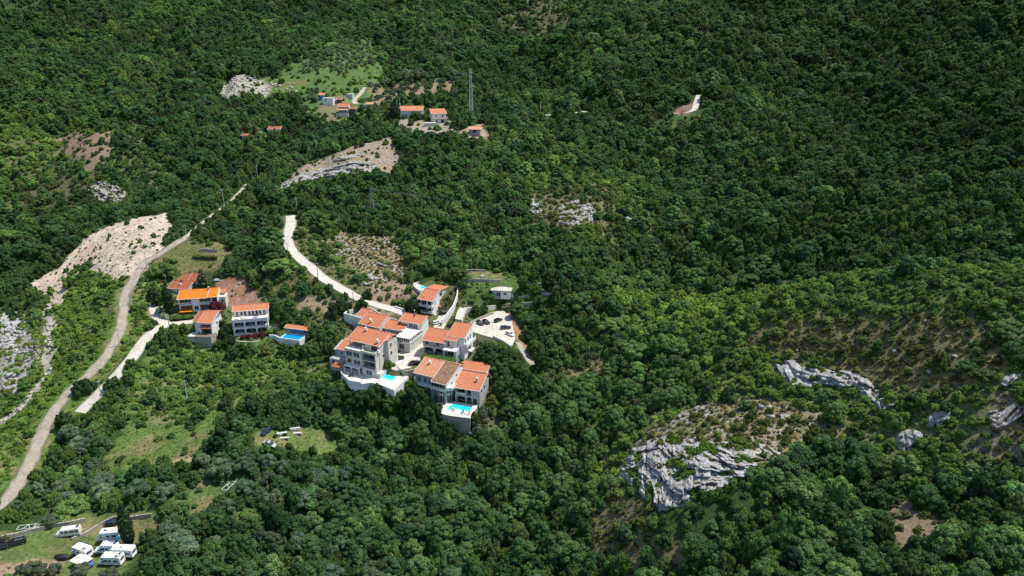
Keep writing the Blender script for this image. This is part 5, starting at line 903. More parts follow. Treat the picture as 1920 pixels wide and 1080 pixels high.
vehicle('parked_car', 'black car second from the left in the car park', (911.5, 606), -50, 'black', 'hatch', 4.2, z=56.35)
vehicle('parked_car', 'black car parked alone by the car park entrance', (934, 602.5), 48, 'black', 'suv', 4.3, z=56.35)
vehicle('parked_car', 'dark navy estate just behind the white car in the car park', (948, 616.5), 12, 'navy', 'estate', 4.5, z=56.3)
vehicle('parked_car', 'white car with black windows at the edge of the car park', (956.5, 628.5), -48, 'whitepaint', 'suv', 4.4, z=56.25)
vehicle('parked_car', 'white car standing on the drive below the tall white house', (820, 607), 25, 'whitepaint', 'suv', 4.5, z=56.3)
vehicle('parked_car', 'black car parked against the green bush in the courtyard', (747.5, 673.5), 22, 'black', 'estate', 4.4, z=52.15)
vehicle('parked_car', 'long black car in the middle of the courtyard', (776, 682.5), 42, 'black', 'saloon', 4.7, z=52.15)
vehicle('parked_car', 'small black car on the upper branch of the white lane', (291.5, 573), 92, 'black', 'hatch', 4.0)
vehicle('parked_car', 'dark car half hidden by branches above the garden', (1032, 512), 200, 'black', 'hatch', 4.2)
vehicle('parked_car', 'tiny black car on the tan track below the ridge', (475, 334), 60, 'black', 'suv', 4.4)
vehicle('parked_car', 'dark blue car with white windscreen in the bee-box clearing', (498.5, 812), -105, 'navy', 'saloon', 4.6)
vehicle('parked_car', 'old grey pickup-like car at the front of the bee-box clearing', (505, 835), -8, 'silver', 'saloon', 4.6)
vehicle('parked_car', 'black car at the left edge of the camper meadow', (3, 1029), 212, 'black', 'saloon', 4.6)
vehicle('parked_car', 'large black four-wheel drive car beside the dry stone wall of the camper meadow', (30, 1021), 214, 'black', 'suv', 5.0, 1.95, 1.8, bar=True)
vehicle('parked_car', 'dark car behind the cypress on the camper meadow', (212, 982), 20, 'navy', 'hatch', 4.2)
# minibus
def minibus(label, px, yaw, z, L_=6.4, Wd=2.0, Hh=2.5):
    p = P(px[0], px[1], z); t = thing('minibus', label, 'minibus', (p[0], p[1], z+.02), radians(yaw)); hw = Wd/2; pr = [(-L_/2, .4), (-L_/2, Hh-.25), (-L_/2+.25, Hh), (L_*.24, Hh), (L_*.36, Hh*.56), (L_/2-.1, Hh*.42), (L_/2, .75), (L_/2-.05, .35)]
    b = MB(); secs = [(-L_/2, Hh-.22, .80), (-L_/2+.12, Hh-.04, .86), (-L_/2+.5, Hh, .88), (L_*.24, Hh, .88), (L_*.30, Hh*.90, .88), (L_*.37, Hh*.58, .90), (L_/2-.25, Hh*.50, .88), (L_/2-.03, Hh*.40, .80)]; vs = []; fs = []; n = 8
    for x, zt, k in secs:
        w_ = hw*(1 if x < L_*.38 else .93); zm = min(zt-.05, Hh*.52); vs += [(x, -w_*.94, .38), (x, -w_, .6), (x, -w_, zm), (x, -hw*k+.0, zt-.04), (x, hw*k, zt-.04), (x, w_, zm), (x, w_, .6), (x, w_*.94, .38)]
    for i in range(len(secs)-1):
        for j in range(n): fs.append((i*n+j, i*n+(j+1) % n, (i+1)*n+(j+1) % n, (i+1)*n+j))
    fs += [tuple(range(n)), tuple((len(secs)-1)*n+j for j in range(n-1, -1, -1))]; b.add(vs, fs); b.build('body', M['whitepaint'], t)
    for s in (-1, 1):
        for x0, x1 in ((-L_*.46, -L_*.31), (-L_*.29, -L_*.09), (-L_*.06, L_*.10), (L_*.14, L_*.25)): y = s*(hw*.995); MB().add([(x0, y+s*.02, Hh*.54), (x1, y+s*.02, Hh*.54), (x1-.05, s*(hw*.935)+s*.02, Hh*.80), (x0+.05, s*(hw*.935)+s*.02, Hh*.80)], [(0, 1, 2, 3)]).build('side_window', M['glass'], t)
    MB().add([(L_*.358, -hw*.85, Hh*.60), (L_*.358, hw*.85, Hh*.60), (L_*.262, hw*.8, Hh*.93), (L_*.262, -hw*.8, Hh*.93)], [(0, 1, 2, 3)]).build('windscreen', M['bluepane'], t); MB().box(-L_/2+.3, -L_/2+.95, -.7, .5, Hh+.01, Hh+.06).build('solar_panel', M['solar'], t)
    for sx_ in (-L_*.28, L_*.34):
        for s in (-1, 1): w = MB().tube((sx_, s*(hw-.2), .35), (sx_, s*(hw+.02), .35), .35, n=14).build('wheel', M['tyre'], t); MB().tube((sx_, s*hw, .35), (sx_, s*(hw+.04), .35), .2, n=10).build('rim', M['rim'], w)
    for s in (-1, 1): MB().box(L_/2-.25, L_/2-.0, s*(hw-.45), s*(hw-.15), .75, .95).build('headlight', M['lamp'], t)
    return t
minibus('white minibus with dark side windows beside the dry stone wall', (129.5, 1003), 192.5, 36.0)
def motorhome(label, px, yaw, z, L_=6.4, Wd=2.3, Hh=2.9, overcab=True, panels=((-.36, -.5), (-.22, .2)), caravan=False, name='motorhome'):
    p = P(px[0], px[1], z); t = thing(name, label, 'caravan' if caravan else 'motorhome', (p[0], p[1], z+.02), radians(yaw), 'motorhomes on the meadow'); hw = Wd/2; b = MB()
    x0 = -L_/2; xc = L_*.22 if not caravan else L_/2; xo = L_*.36 if overcab else xc
    pr = [(x0, .45), (x0+.02, Hh-.3), (x0+.18, Hh), (xo-.3, Hh), (xo, Hh-.32), (xo, Hh-.75 if not caravan else .45), (xc, Hh*.62 if not caravan else .45), (xc, .45)]; n = len(pr)
    if caravan: pr = [(x0, .5), (x0+.05, Hh-.3), (x0+.25, Hh), (xc-.35, Hh), (xc, Hh-.5), (xc, .9), (xc-.15, .5)]; n = len(pr)
    b.add([(x, -hw, z_) for x, z_ in pr]+[(x, hw, z_) for x, z_ in pr], [tuple(range(n)), tuple(range(2*n-1, n-1, -1))]+[(i, n+i, n+(i+1) % n, (i+1) % n)[::-1] for i in range(n)]); b.build('body', M['gelcoat'], t)
    if not caravan:
        c = MB(); q = [(xc+.002, .4), (xc+.002, Hh*.60), (xc+.35, Hh*.60), (xc+.95, 1.15), (L_/2-.02, .95), (L_/2, .42)]; n = len(q); hc = hw*.88; c.add([(x, -hc, z_) for x, z_ in q]+[(x, hc, z_) for x, z_ in q], [tuple(range(n)), tuple(range(2*n-1, n-1, -1))]+[(i, n+i, n+(i+1) % n, (i+1) % n)[::-1] for i in range(n)]); c.build('cab', M['whitepaint'], t)
        MB().add([(xc+.38, -hc*.9, Hh*.58), (xc+.38, hc*.9, Hh*.58), (xc+.93, hc*.9, 1.2), (xc+.93, -hc*.9, 1.2)], [(0, 1, 2, 3)]).build('windscreen', M['glass'], t)
        for s in (-1, 1): MB().box(xc+.06, xc+.62, s*(hc+.004), s*(hc+.02), 1.15, Hh*.56).build('side_window', M['glass'], t); MB().box(L_/2-.2, L_/2+.01, s*(hc-.4), s*(hc-.12), .7, .9).build('headlight', M['lamp'], t)
    for s in (-1, 1):
        for a, w_ in ((x0+.7, 1.1), (x0+2.6, .6), (x0+3.6, .9)):
            if a+w_ < xc: f = MB().box(a-.05, a+w_+.05, s*(hw+.002), s*(hw+.015), 1.35, 2.0).build('window', M['bluepane'], t); MB().box(a, a+w_, s*(hw+.016), s*(hw+.03), 1.4, 1.95).build('pane', M['glass'], f)
        MB().box(x0+.1, min(xc, L_/2-.3), s*(hw+.002), s*(hw+.01), 1.0, 1.08).build('stripe', M['greyblue'], t)
        if overcab: MB().box(xo-1.0, xo-.35, s*(hw+.002), s*(hw+.02), Hh-.65, Hh-.4).build('alcove_window', M['glass'], t)
    MB().box(x0-.03, x0-.004, -.8, .8, 1.5, 2.1).build('rear_window', M['glass'], t)
    for a, c in panels: MB().box(L_*a-.35, L_*a+.35, c-.45, c+.45, Hh+.01, Hh+.05).build('solar_panel', M['solar'], t)
    MB().box(L_*.02-.25, L_*.02+.25, -.25, .25, Hh+.01, Hh+.10).build('roof_vent', M['white'], t)
    for sx_ in ((-L_*.24, L_*.34) if not caravan else (-.2,)):
        for s in (-1, 1): w = MB().tube((sx_, s*(hw-.3), .34), (sx_, s*(hw-.06), .34), .34, n=14).build('wheel', M['tyre'], t); MB().tube((sx_, s*(hw-.06), .34), (sx_, s*(hw-.03), .34), .2, n=10).build('rim', M['rim'], w)
    MB().box(x0-.06, x0+.1, -hw*.9, hw*.9, .4, .62).build('bumper', M['white'], t); return t
motorhome('white motorhome with one square roof hatch, farthest back beside the cypress', (206, 1010), 187, 36.2, 6.2, panels=((.12, 0),))
motorhome('white motorhome with solar panels at its rear, second from the back', (203, 1034), 184, 35.8, 6.6, panels=((-.36, .3), (-.38, -.5)), overcab=False)
motorhome('white overcab motorhome seen end-on left of the cluster', (155, 1040), 160, 35.5, 6.0, panels=((-.3, .4),))
motorhome('white caravan with a dark roof hatch at the right of the cluster', (233, 1042), 178, 35.5, 6.2, caravan=True, panels=((.05, 0),), name='caravan')
motorhome('white overcab motorhome in front with two solar panels', (210, 1056), 178, 35.3, 6.4, panels=((-.34, .6), (-.38, -.5)))
t = vehicle('campervan', 'blue campervan under a white awning sheet in front of the motorhomes', (161, 1059), -22, 'bluecar', 'van', 4.8, 1.9, 1.9, z=35.3, cat='campervan', group=None)
p = P(154, 1050, 37.2); t = thing('awning_sheet', 'white sheet stretched over the blue campervan', 'awning', tuple(p), radians(-24)); MB().slab([(-2.9, -1.6, .0), (2.0, -1.6, .05), (2.4, 1.5, .25), (-2.5, 1.5, .3)], .05).build('sheet', M['cloth'], t)
for a, b in ((-2.7, -1.4), (1.9, -1.4), (2.2, 1.3), (-2.3, 1.3)): MB().tube((a, b, -2.0), (a, b, .0), .03).build('pole', M['metal'], t)
p = P(117, 1046, 35.4); t = thing('boat_cover', 'long black covered boat lying on the camper meadow', 'boat', (p[0], p[1], 35.4), radians(-5)); MB().dome((0, 0, 0.35), 2.3, 0.75, 16, 4).build('cover', M['blackcloth'], t, True); t.scale = (1, .42, 1)
MB().box(-1.6, 1.6, -1.6, 1.6, 0, .3).build('trailer', M['metal'], t)
p = P(19, 1053, 35.4); t = thing('ground_sheet', 'white square sheet spread on the ground left of the olive tree', 'sheet', (p[0], p[1], 35.45), radians(10)); MB().slab([(-1.9, -1.3, .10), (.9, -1.3, .10), (1.9, 1.5, .12), (-.8, 1.5, .12)], .06).build('sheet', M['cloth'], t)
p = P(79, 1023, 35.4); tag(MB().dome((0, 0, .2), .25, .2).build('bucket', M['cloth']), 'small white bucket on the camper meadow lawn', 'bucket').location = tuple(p)
p = P(34, 1033, 35.4); tag(MB().box(-.35, .35, -.25, .25, 0, .3).box(-.25, .25, -.2, .2, .3, .4).build('crate', M['orange']), 'orange crate beside the four-wheel drive car', 'crate').location = tuple(p)
p = P(226, 1017.5, 35.6); t = thing('parasol', 'turquoise parasol beside the motorhomes', 'parasol', tuple(p)); MB().tube((0, 0, 0), (0, 0, 2.0), .04).build('pole', M['metal'], t); MB().tube((0, 0, 1.8), (0, 0, 2.15), 1.0, .05, 10).build('canopy', M['turq'], t)
wpx('dry_stone_wall', 'long dry stone wall behind the black cars and the minibus', [(0, 1012), (30, 1006), (60, 998), (95, 990), (130, 984), (160, 978)], 1.2, 'drystone'); wpx('dry_stone_wall', 'low broken dry stone wall left of the cypress', [(135, 1013), (165, 1000), (190, 984), (210, 974), (222, 972)], 0.8, 'drystone'); wpx('dry_stone_wall', 'dry stone wall right of the cypress', [(237, 975), (258, 972), (285, 968)], 1.1, 'drystone')
wpx('dry_stone_wall', 'stone terrace wall in the upper strip of the stepped meadow', [(375, 471), (392, 472), (408, 473)], 1.4, 'drystone')
# boat trailers / frames
for px, z, rz, lb in (((52, 990), 37, .2, 'white metal boat trailer frame behind the dry stone wall'), ((430, 912), 36.5, 1.3, 'white metal trailer frame on the olive lawn')):
    p = G(*px); t = thing('trailer_frame', lb, 'trailer', tuple(p), rz); m = MB(); z_ = 0.5
    for a, b in (((-2.5, -.9), (2, -.9)), ((-2.5, .9), (2, .9)), ((2, -.9), (3.8, 0)), ((2, .9), (3.8, 0)), ((-2.5, -.9), (-2.5, .9)), ((-1, -.9), (0, .9)), ((0, .9), (1, -.9)), ((2, -.9), (2, .9))): m.tube((*a, z_), (*b, z_), .07, n=5)
    m.build('frame', M['whitepaint'], t); [MB().tube((-.8, s*.95, .3), (-.8, s*1.15, .3), .3, n=10).build('wheel', M['tyre'], t) for s in (-1, 1)]
# beehives in the clearing: two rows
for r_, (px, n) in enumerate((((522, 817), 5), ((546, 808), 5))):
    for k in range(n):
        p = G(px[0]+k*3.6, px[1]-k*0.5); t = thing('beehive', 'white beehive box, %s from the left in the %s row of the clearing' % (('first', 'second', 'third', 'fourth', 'fifth')[k], ('left', 'right')[r_]), 'beehive', tuple(p), rnd(-.1, .1), 'white beehives in the clearing'); MB().box(-.3, .3, -.3, .3, .25, .95).build('box', M['white'], t); MB().box(-.36, .36, -.36, .36, .952, 1.05).build('lid', M['metal' if k % 2 else 'white'], t); MB().box(-.3, -.2, -.3, .3, 0, .25).box(.2, .3, -.3, .3, 0, .25).build('stand', M['wood'], t)
    p = G(px[0]+8, px[1]+5); t = tag(MB().box(-2.2, 2.2, -.5, .5, 0, .35).build('stone_slab', M['paleconc']), 'pale slab in front of the %s row of beehives' % ('left', 'right')[r_], 'slab'); t.location = tuple(p); t.rotation_euler = (0, 0, .1)
def road_clear(x, y):
    ok = np.ones(np.shape(x), bool)
    for (nm, c, w, pl, g), pts in zip(ROADS, ROADW):
        d, _ = segdist(x, y, pts[::2] if len(pts) > 8 else pts); ok &= d > w*0.5+1.2
    for pw in PADW[:3]:
        d, _ = segdist(x, y, [tuple(q) for q in pw]+[tuple(pw[0])]); ok &= (d > 1.5) & ~inpoly(x, y, pw)
    return ok
# ------------------------------------------------------------------ limestone outcrops, draped over the ground between a foot line and a top line
LEDGE = []
def outcrop(label, foot, top, bulge=2.0, step=0.45, seed=0, mat='rock', tilt=0.18, lay=1.1, amp=1.3):
    f = np.array([G(*q) for q in foot]); t = np.array([G(*q) for q in top]); Ls = np.r_[0, np.cumsum(np.linalg.norm(np.diff(f, axis=0), axis=1))]; Lt = np.r_[0, np.cumsum(np.linalg.norm(np.diff(t, axis=0), axis=1))]
    n = int(max(Ls[-1], Lt[-1])/step)+2; H = np.linalg.norm(t.mean(0)-f.mean(0)); m = int(H/step)+4; u = np.linspace(0, 1, n); v = np.linspace(0, 1, m)
    fp = np.stack([np.interp(u*Ls[-1], Ls, f[:, k]) for k in range(3)], 1); tp = np.stack([np.interp(u*Lt[-1], Lt, t[:, k]) for k in range(3)], 1)
    Q = fp[None]*(1-v)[:, None, None]+tp[None]*v[:, None, None]; U, Vv = np.meshgrid(u, v)
    Q[..., 2] = np.maximum(Q[..., 2], gz(Q[..., 0], Q[..., 1]))
    out = (fp-tp).mean(0); out[2] = 0; out /= np.linalg.norm(out)+1e-9
    edge = np.clip(np.minimum(U, 1-U)*7, 0, 1)**0.7*np.clip(Vv*9, 0, 1)*np.clip((1-Vv)*6, 0, 1); along = U*Ls[-1]
    sv = Vv*H; zz = sv*0.8+tilt*along+fbm(along/7, sv/7, s=seed+1)*1.5; z0_ = 0*zz.astype(np.int64)
    def beds(lay_, wid, sd, am):
        st = np.floor(zz/lay_); frac = zz/lay_-st; sti = st.astype(np.int64); blk = np.floor(along/(wid*(0.6+0.8*_h(sti, z0_, z0_, sd+3)))+7*_h(sti, z0_, z0_, sd+4)).astype(np.int64)
        return (_h(sti, z0_, z0_, sd+5)-0.4)*am*0.8+(_h(sti, blk, z0_, sd)-0.5)*am+(0.5-frac)*am*0.5
    d = beds(lay*1.7, 4.2, seed, amp*1.15)+beds(lay*0.7, 1.8, seed+40, amp*0.55)+fbm(along/9, sv/7, s=seed+5, o=2)*1.8
    crack = np.abs(vnoise(along/6.5+sv*0.03, sv/26, s=seed+7)); d -= np.clip(0.045-crack, 0, 0.045)*48
    rag = np.clip(fbm(along/4.5, sv/3.2, s=seed+21, o=4)*3.0+1.35, 0, 1)
    off = (bulge*np.sin(pi*np.clip(Vv*0.9+0.08, 0, 1))+d)*edge*(0.25+0.75*rag)-0.55*(1-edge)-0.5*(1-rag)
    Q[..., 0] += out[0]*off*0.85; Q[..., 1] += out[1]*off*0.85; Q[..., 2] += off*0.35
    g_ = np.random.default_rng(seed); wh = np.argwhere((rag < 0.55) & (edge > 0.3)); 
    if len(wh):
        for j, i in wh[g_.integers(0, len(wh), max(2, int(len(wh)*0.10)))]: LEDGE.append(tuple(Q[j, i])+(float(g_.uniform(.35, 1.0)),))
    c = np.array([Q[..., 0].mean(), Q[..., 1].mean(), Q[..., 2].min()]); Q -= c
    I_ = np.arange(n*m).reshape(m, n); F4 = np.stack([I_[:-1, :-1], I_[:-1, 1:], I_[1:, 1:], I_[1:, :-1]], -1).reshape(-1, 4)
    o = link('rock_outcrop', mesh_np('rock_outcrop', Q.reshape(-1, 3), F4, M[mat])); o.location = c; return tag(o, label, 'rock outcrop', 'limestone outcrops')
outcrop('biggest limestone cliff, cracked grey face with steep tilted beds at lower right', [(1168,900),(1195,925),(1235,968),(1262,962),(1300,942),(1345,925),(1395,905),(1425,880)], [(1165,862),(1185,842),(1215,820),(1250,812),(1300,816),(1345,826),(1390,836),(1425,850)], 3.4, 0.27, 11, 'rock', 0.38, 1.0, 1.7)
outcrop('left shoulder of the biggest cliff, small grey face half in bushes', [(1158,905),(1180,915),(1195,920)], [(1160,872),(1180,868),(1200,870)], 1.5, 0.4, 12)
outcrop('pale bedded rock slab sloping up behind the biggest cliff', [(1330,880),(1370,870),(1410,862),(1470,868)], [(1340,832),(1380,822),(1430,828),(1475,850)], 0.9, 0.4, 13, 'rocksoil', 0.45, 0.7, 0.8)
outcrop('long layered ledge running down across the upper right slope', [(1455,692),(1478,728),(1505,735),(1545,722),(1580,735),(1615,752),(1650,760)], [(1442,664),(1475,668),(1520,680),(1560,690),(1600,696),(1632,712),(1655,735)], 1.8, 0.38, 14, 'rock', 0.1, 0.8, 1.4)
outcrop('small pale ledge at the lower end of the long layered ledge', [(1640,768),(1665,772),(1682,764)], [(1638,745),(1660,742),(1680,748)], 1.0, 0.4, 15, 'rocksoil')
outcrop('rounded grey crag among bushes left of the right-hand ledges', [(1676,838),(1695,850),(1720,842),(1732,822)], [(1680,812),(1697,802),(1715,803),(1730,808)], 1.8, 0.36, 16, 'rock', 0.2, 0.9, 1.3)
outcrop('stepped grey crag just above the rounded crag', [(1730,806),(1752,804),(1772,796),(1785,782)], [(1735,782),(1752,770),(1770,760),(1782,762)], 1.5, 0.36, 17, 'rock', 0.2, 0.7, 1.3)
outcrop('flat pale ledges at the right edge above the last trees', [(1848,792),(1870,812),(1890,800),(1925,775)], [(1850,770),(1875,766),(1900,752),(1930,738)], 1.2, 0.36, 18, 'rocksoil', -0.2, 0.7, 1.2)
outcrop('pale rocky rib climbing to the right edge of the view', [(1872,722),(1885,728),(1925,700)], [(1880,705),(1898,695),(1930,672)], 0.9, 0.4, 19, 'rocksoil')
outcrop('long ridge cliff with dark overhang above the white road', [(515,368),(545,368),(575,352),(610,340),(640,335),(670,330),(705,330)], [(520,345),(548,335),(575,322),(610,312),(640,306),(672,300),(708,302)], 2.2, 0.6, 20, 'rock', 0.12, 1.3, 1.8)
outcrop('right end of the ridge cliff, pale block under a dark bush', [(695,332),(708,330),(715,326)], [(692,312),(702,308),(714,308)], 1.4, 0.5, 21, 'rock')
outcrop('straight bedded rock band on top of the ridge cliff', [(620,306),(650,300),(690,292)], [(622,296),(652,290),(692,284)], 0.7, 0.5, 22, 'rocksoil', 0.1, 0.8, 0.8)
outcrop('pale layered crag above the wooded gully right of the houses', [(1040,420),(1060,425),(1085,432),(1112,415),(1118,400)], [(1044,388),(1060,376),(1080,368),(1102,374),(1118,386)], 2.4, 0.45, 23, 'rocksoil', 0.0, 0.7, 1.2)
outcrop('broken grey crag left of the pale layered crag', [(995,402),(1008,408),(1016,398)], [(990,374),(1006,368),(1020,378)], 2.2, 0.45, 24, 'rock')
outcrop('small grey crag right of the pale layered crag', [(1170,412),(1182,418),(1192,410)], [(1170,402),(1182,400),(1192,402)], 1.0, 0.45, 25, 'rocksoil')
outcrop('dark reddish cliff over the stream above the rubble slope', [(160,362),(185,380),(210,384),(238,375)], [(166,345),(188,335),(212,338),(236,352)], 3.0, 0.6, 26, 'rocksoil', 0.1, 1.3, 2.0)
outcrop('long grey rock slope left of the stream bed, upper part', [(-10,672),(30,690),(60,680),(84,655)], [(-10,580),(20,592),(48,606),(82,640)], 1.2, 0.5, 27, 'rock', -0.5, 0.9, 1.2)
outcrop('long grey rock slope left of the stream bed, lower part', [(-10,748),(20,745),(40,732),(66,700)], [(-10,690),(20,694),(40,694),(66,684)], 0.9, 0.5, 28, 'rock', -0.5, 0.9, 1.2)
outcrop('dark flat ledge across the dry slope above the white road', [(698,492),(720,500),(745,503)], [(698,487),(720,492),(745,497)], 0.9, 0.4, 29, 'rock')
outcrop('brown boulder-like crag beside the white road cutting', [(676,532),(690,538),(708,528)], [(682,516),(695,509),(709,512)], 1.8, 0.4, 30, 'rocksoil')
outcrop('pale limestone bank behind the red soil patch', [(395,530),(415,528),(440,520),(452,520)], [(398,518),(415,512),(435,510),(452,512)], 0.7, 0.45, 31, 'rocksoil')
outcrop('bare rock streak high on the slope above the far orchard', [(330,42),(352,52),(380,62)], [(328,26),(352,40),(385,54)], 1.0, 1.0, 32, 'rocksoil')
outcrop('rock rubble below the lowest pool terrace wall', [(875,822),(895,828),(908,815)], [(872,806),(890,806),(905,800)], 0.8, 0.4, 33, 'rock')
# ------------------------------------------------------------------ loose stones
def rock_field(name, label, polys, dens, rmin, rmax, mat, seed, kind='stuff', limit=6000):
    g = np.random.default_rng(seed); X, Y = [], []
    for pl in polys:
        w = np.array([G(*q)[:2] for q in pl]); A = (w[:, 0].max()-w[:, 0].min())*(w[:, 1].max()-w[:, 1].min()); n = int(A*dens); x = g.uniform(w[:, 0].min(), w[:, 0].max(), n); y = g.uniform(w[:, 1].min(), w[:, 1].max(), n)
        k = inpoly(x+fbm(x/6, y/6, s=seed)*3, y, w) & (fbm(x/8, y/8, s=seed+2)+g.uniform(-.25, .25, n) > -0.12) & road_clear(x, y); X.append(x[k]); Y.append(y[k])
    x = np.concatenate(X)[:limit]; y = np.concatenate(Y)[:limit]; n = len(x); r = rmin*(rmax/rmin)**(g.uniform(0, 1, n)**2.2)
    ic = np.array([(0, 0, 1), (.89, 0, .45), (.28, .85, .45), (-.72, .53, .45), (-.72, -.53, .45), (.28, -.85, .45), (.72, .53, -.45), (-.28, .85, -.45), (-.89, 0, -.45), (-.28, -.85, -.45), (.72, -.53, -.45), (0, 0, -1)])
    fa = np.array([(0, 1, 2), (0, 2, 3), (0, 3, 4), (0, 4, 5), (0, 5, 1), (1, 6, 2), (2, 7, 3), (3, 8, 4), (4, 9, 5), (5, 10, 1), (2, 6, 7), (3, 7, 8), (4, 8, 9), (5, 9, 10), (1, 10, 6), (6, 11, 7), (7, 11, 8), (8, 11, 9), (9, 11, 10), (10, 11, 6)])
    V = ic[None]*g.uniform(0.7, 1.25, (n, 12, 1))*r[:, None, None]*np.stack([g.uniform(.8, 1.5, n), g.uniform(.7, 1.2, n), g.uniform(.45, .9, n)], 1)[:, None, :]
    a = g.uniform(0, 6.28, n); ca, sa = np.cos(a)[:, None], np.sin(a)[:, None]; V = np.stack([V[..., 0]*ca-V[..., 1]*sa, V[..., 0]*sa+V[..., 1]*ca, V[..., 2]], -1)
    V += np.stack([x, y, gz(x, y)+r*0.25], 1)[:, None]; F3 = (fa[None]+np.arange(n)[:, None, None]*12).reshape(-1, 3)
    return tag(link(name, mesh_np(name, V.reshape(-1, 3), F3, M[mat])), label, 'rubble', kind=kind)
Zp = {z[0]: z[1] for z in ZONES}
rock_field('rubble_stones', 'pale rubble and broken limestone covering the slope beside the gravel track', [Zp['rubble']], 0.35, 0.15, 0.8, 'rubble', 51, limit=5000)
rock_field('stream_stones', 'pale boulders lining the dry stream bed', [Zp['streambed']], 0.5, 0.25, 1.1, 'rubble', 52, limit=5000)
rock_field('field_boulders', 'white boulders heaped in the clearing left of the far meadow', [Zp['boulders'], [(500,150),(560,160),(560,172),(510,170)]], 0.16, 0.5, 2.0, 'rubble', 53, limit=1500)
rock_field('slope_stones', 'scattered grey stones on the dry slopes', [Zp['clifftop'], Zp['dryright'], Zp['ridge'], Zp['dryslope'], [(440,505),(500,500),(505,560),(450,535)]], 0.06, 0.2, 1.2, 'rock', 54, limit=2500)
# ------------------------------------------------------------------ ground taken up by buildings, terraces, walls and cars
FOOT = []
for o in [q for q in bpy.data.objects if q.parent is None and q.get('category')]:
    pts = []
    a = o.rotation_euler[2]; cat_ = o['category']
    if cat_ in ('rock outcrop', 'pylon', 'utility pole', 'power line', 'lamp post'): continue
    for c in [q for q in bpy.data.objects if q.parent is o and q.type == 'MESH' and ('roof' not in q.name) and q.name.split('.')[0] not in ('awning',)]:
        v = np.array([tuple(p.co) for p in c.data.vertices]); v = v+np.array(c.location)
        if cat_ == 'wall':
            w = v[:, :2]+np.array(o.location)[:2]; h = w[:4]
            for k in range(0, len(w), 8):
                q = w[k:k+4]; cc = q.mean(0); FOOT.append([tuple(cc+(p-cc)*1.0+(p-cc)/(np.linalg.norm(p-cc)+1e-6)*0.9) for p in q])
            continue
        pts.append(v)
    if not pts or cat_ == 'wall': continue
    if cat_ in ('terrace', 'pool'):
        v = np.concatenate(pts)[:, :2]; cc = v.mean(0); hull = sorted(map(tuple, v)); 
        def half(ps):
            out = []
            for p in ps:
                while len(out) > 1 and (out[-1][0]-out[-2][0])*(p[1]-out[-2][1])-(out[-1][1]-out[-2][1])*(p[0]-out[-2][0]) <= 0: out.pop()
                out.append(p)
            return out
        hl = half(hull)[:-1]+half(hull[::-1])[:-1]
    else:
        v = np.concatenate(pts); x0, y0 = v[:, 0].min()-.5, v[:, 1].min()-.5; x1, y1 = v[:, 0].max()+.5, v[:, 1].max()+.5; hl = [(x0, y0), (x1, y0), (x1, y1), (x0, y1)]
    FOOT.append([(o.location[0]+p[0]*cos(a)-p[1]*sin(a), o.location[1]+p[0]*sin(a)+p[1]*cos(a)) for p in hl])
FB = [(min(p[0] for p in f)-3, max(p[0] for p in f)+3, min(p[1] for p in f)-3, max(p[1] for p in f)+3) for f in FOOT]
def free(x, y, r):
    ok = np.ones(len(x), bool)
    for f, b in zip(FOOT, FB):
        m = np.where((x > b[0]-r) & (x < b[1]+r) & (y > b[2]-r) & (y < b[3]+r))[0]
        if len(m):
            rr = (r[m] if np.ndim(r) else r); d, _ = segdist(x[m], y[m], [(p[0], p[1], 0) for p in f]+[(f[0][0], f[0][1], 0)]); bad = inpoly(x[m], y[m], f) | (d < rr*0.8); ok[m[bad]] = False
    return ok
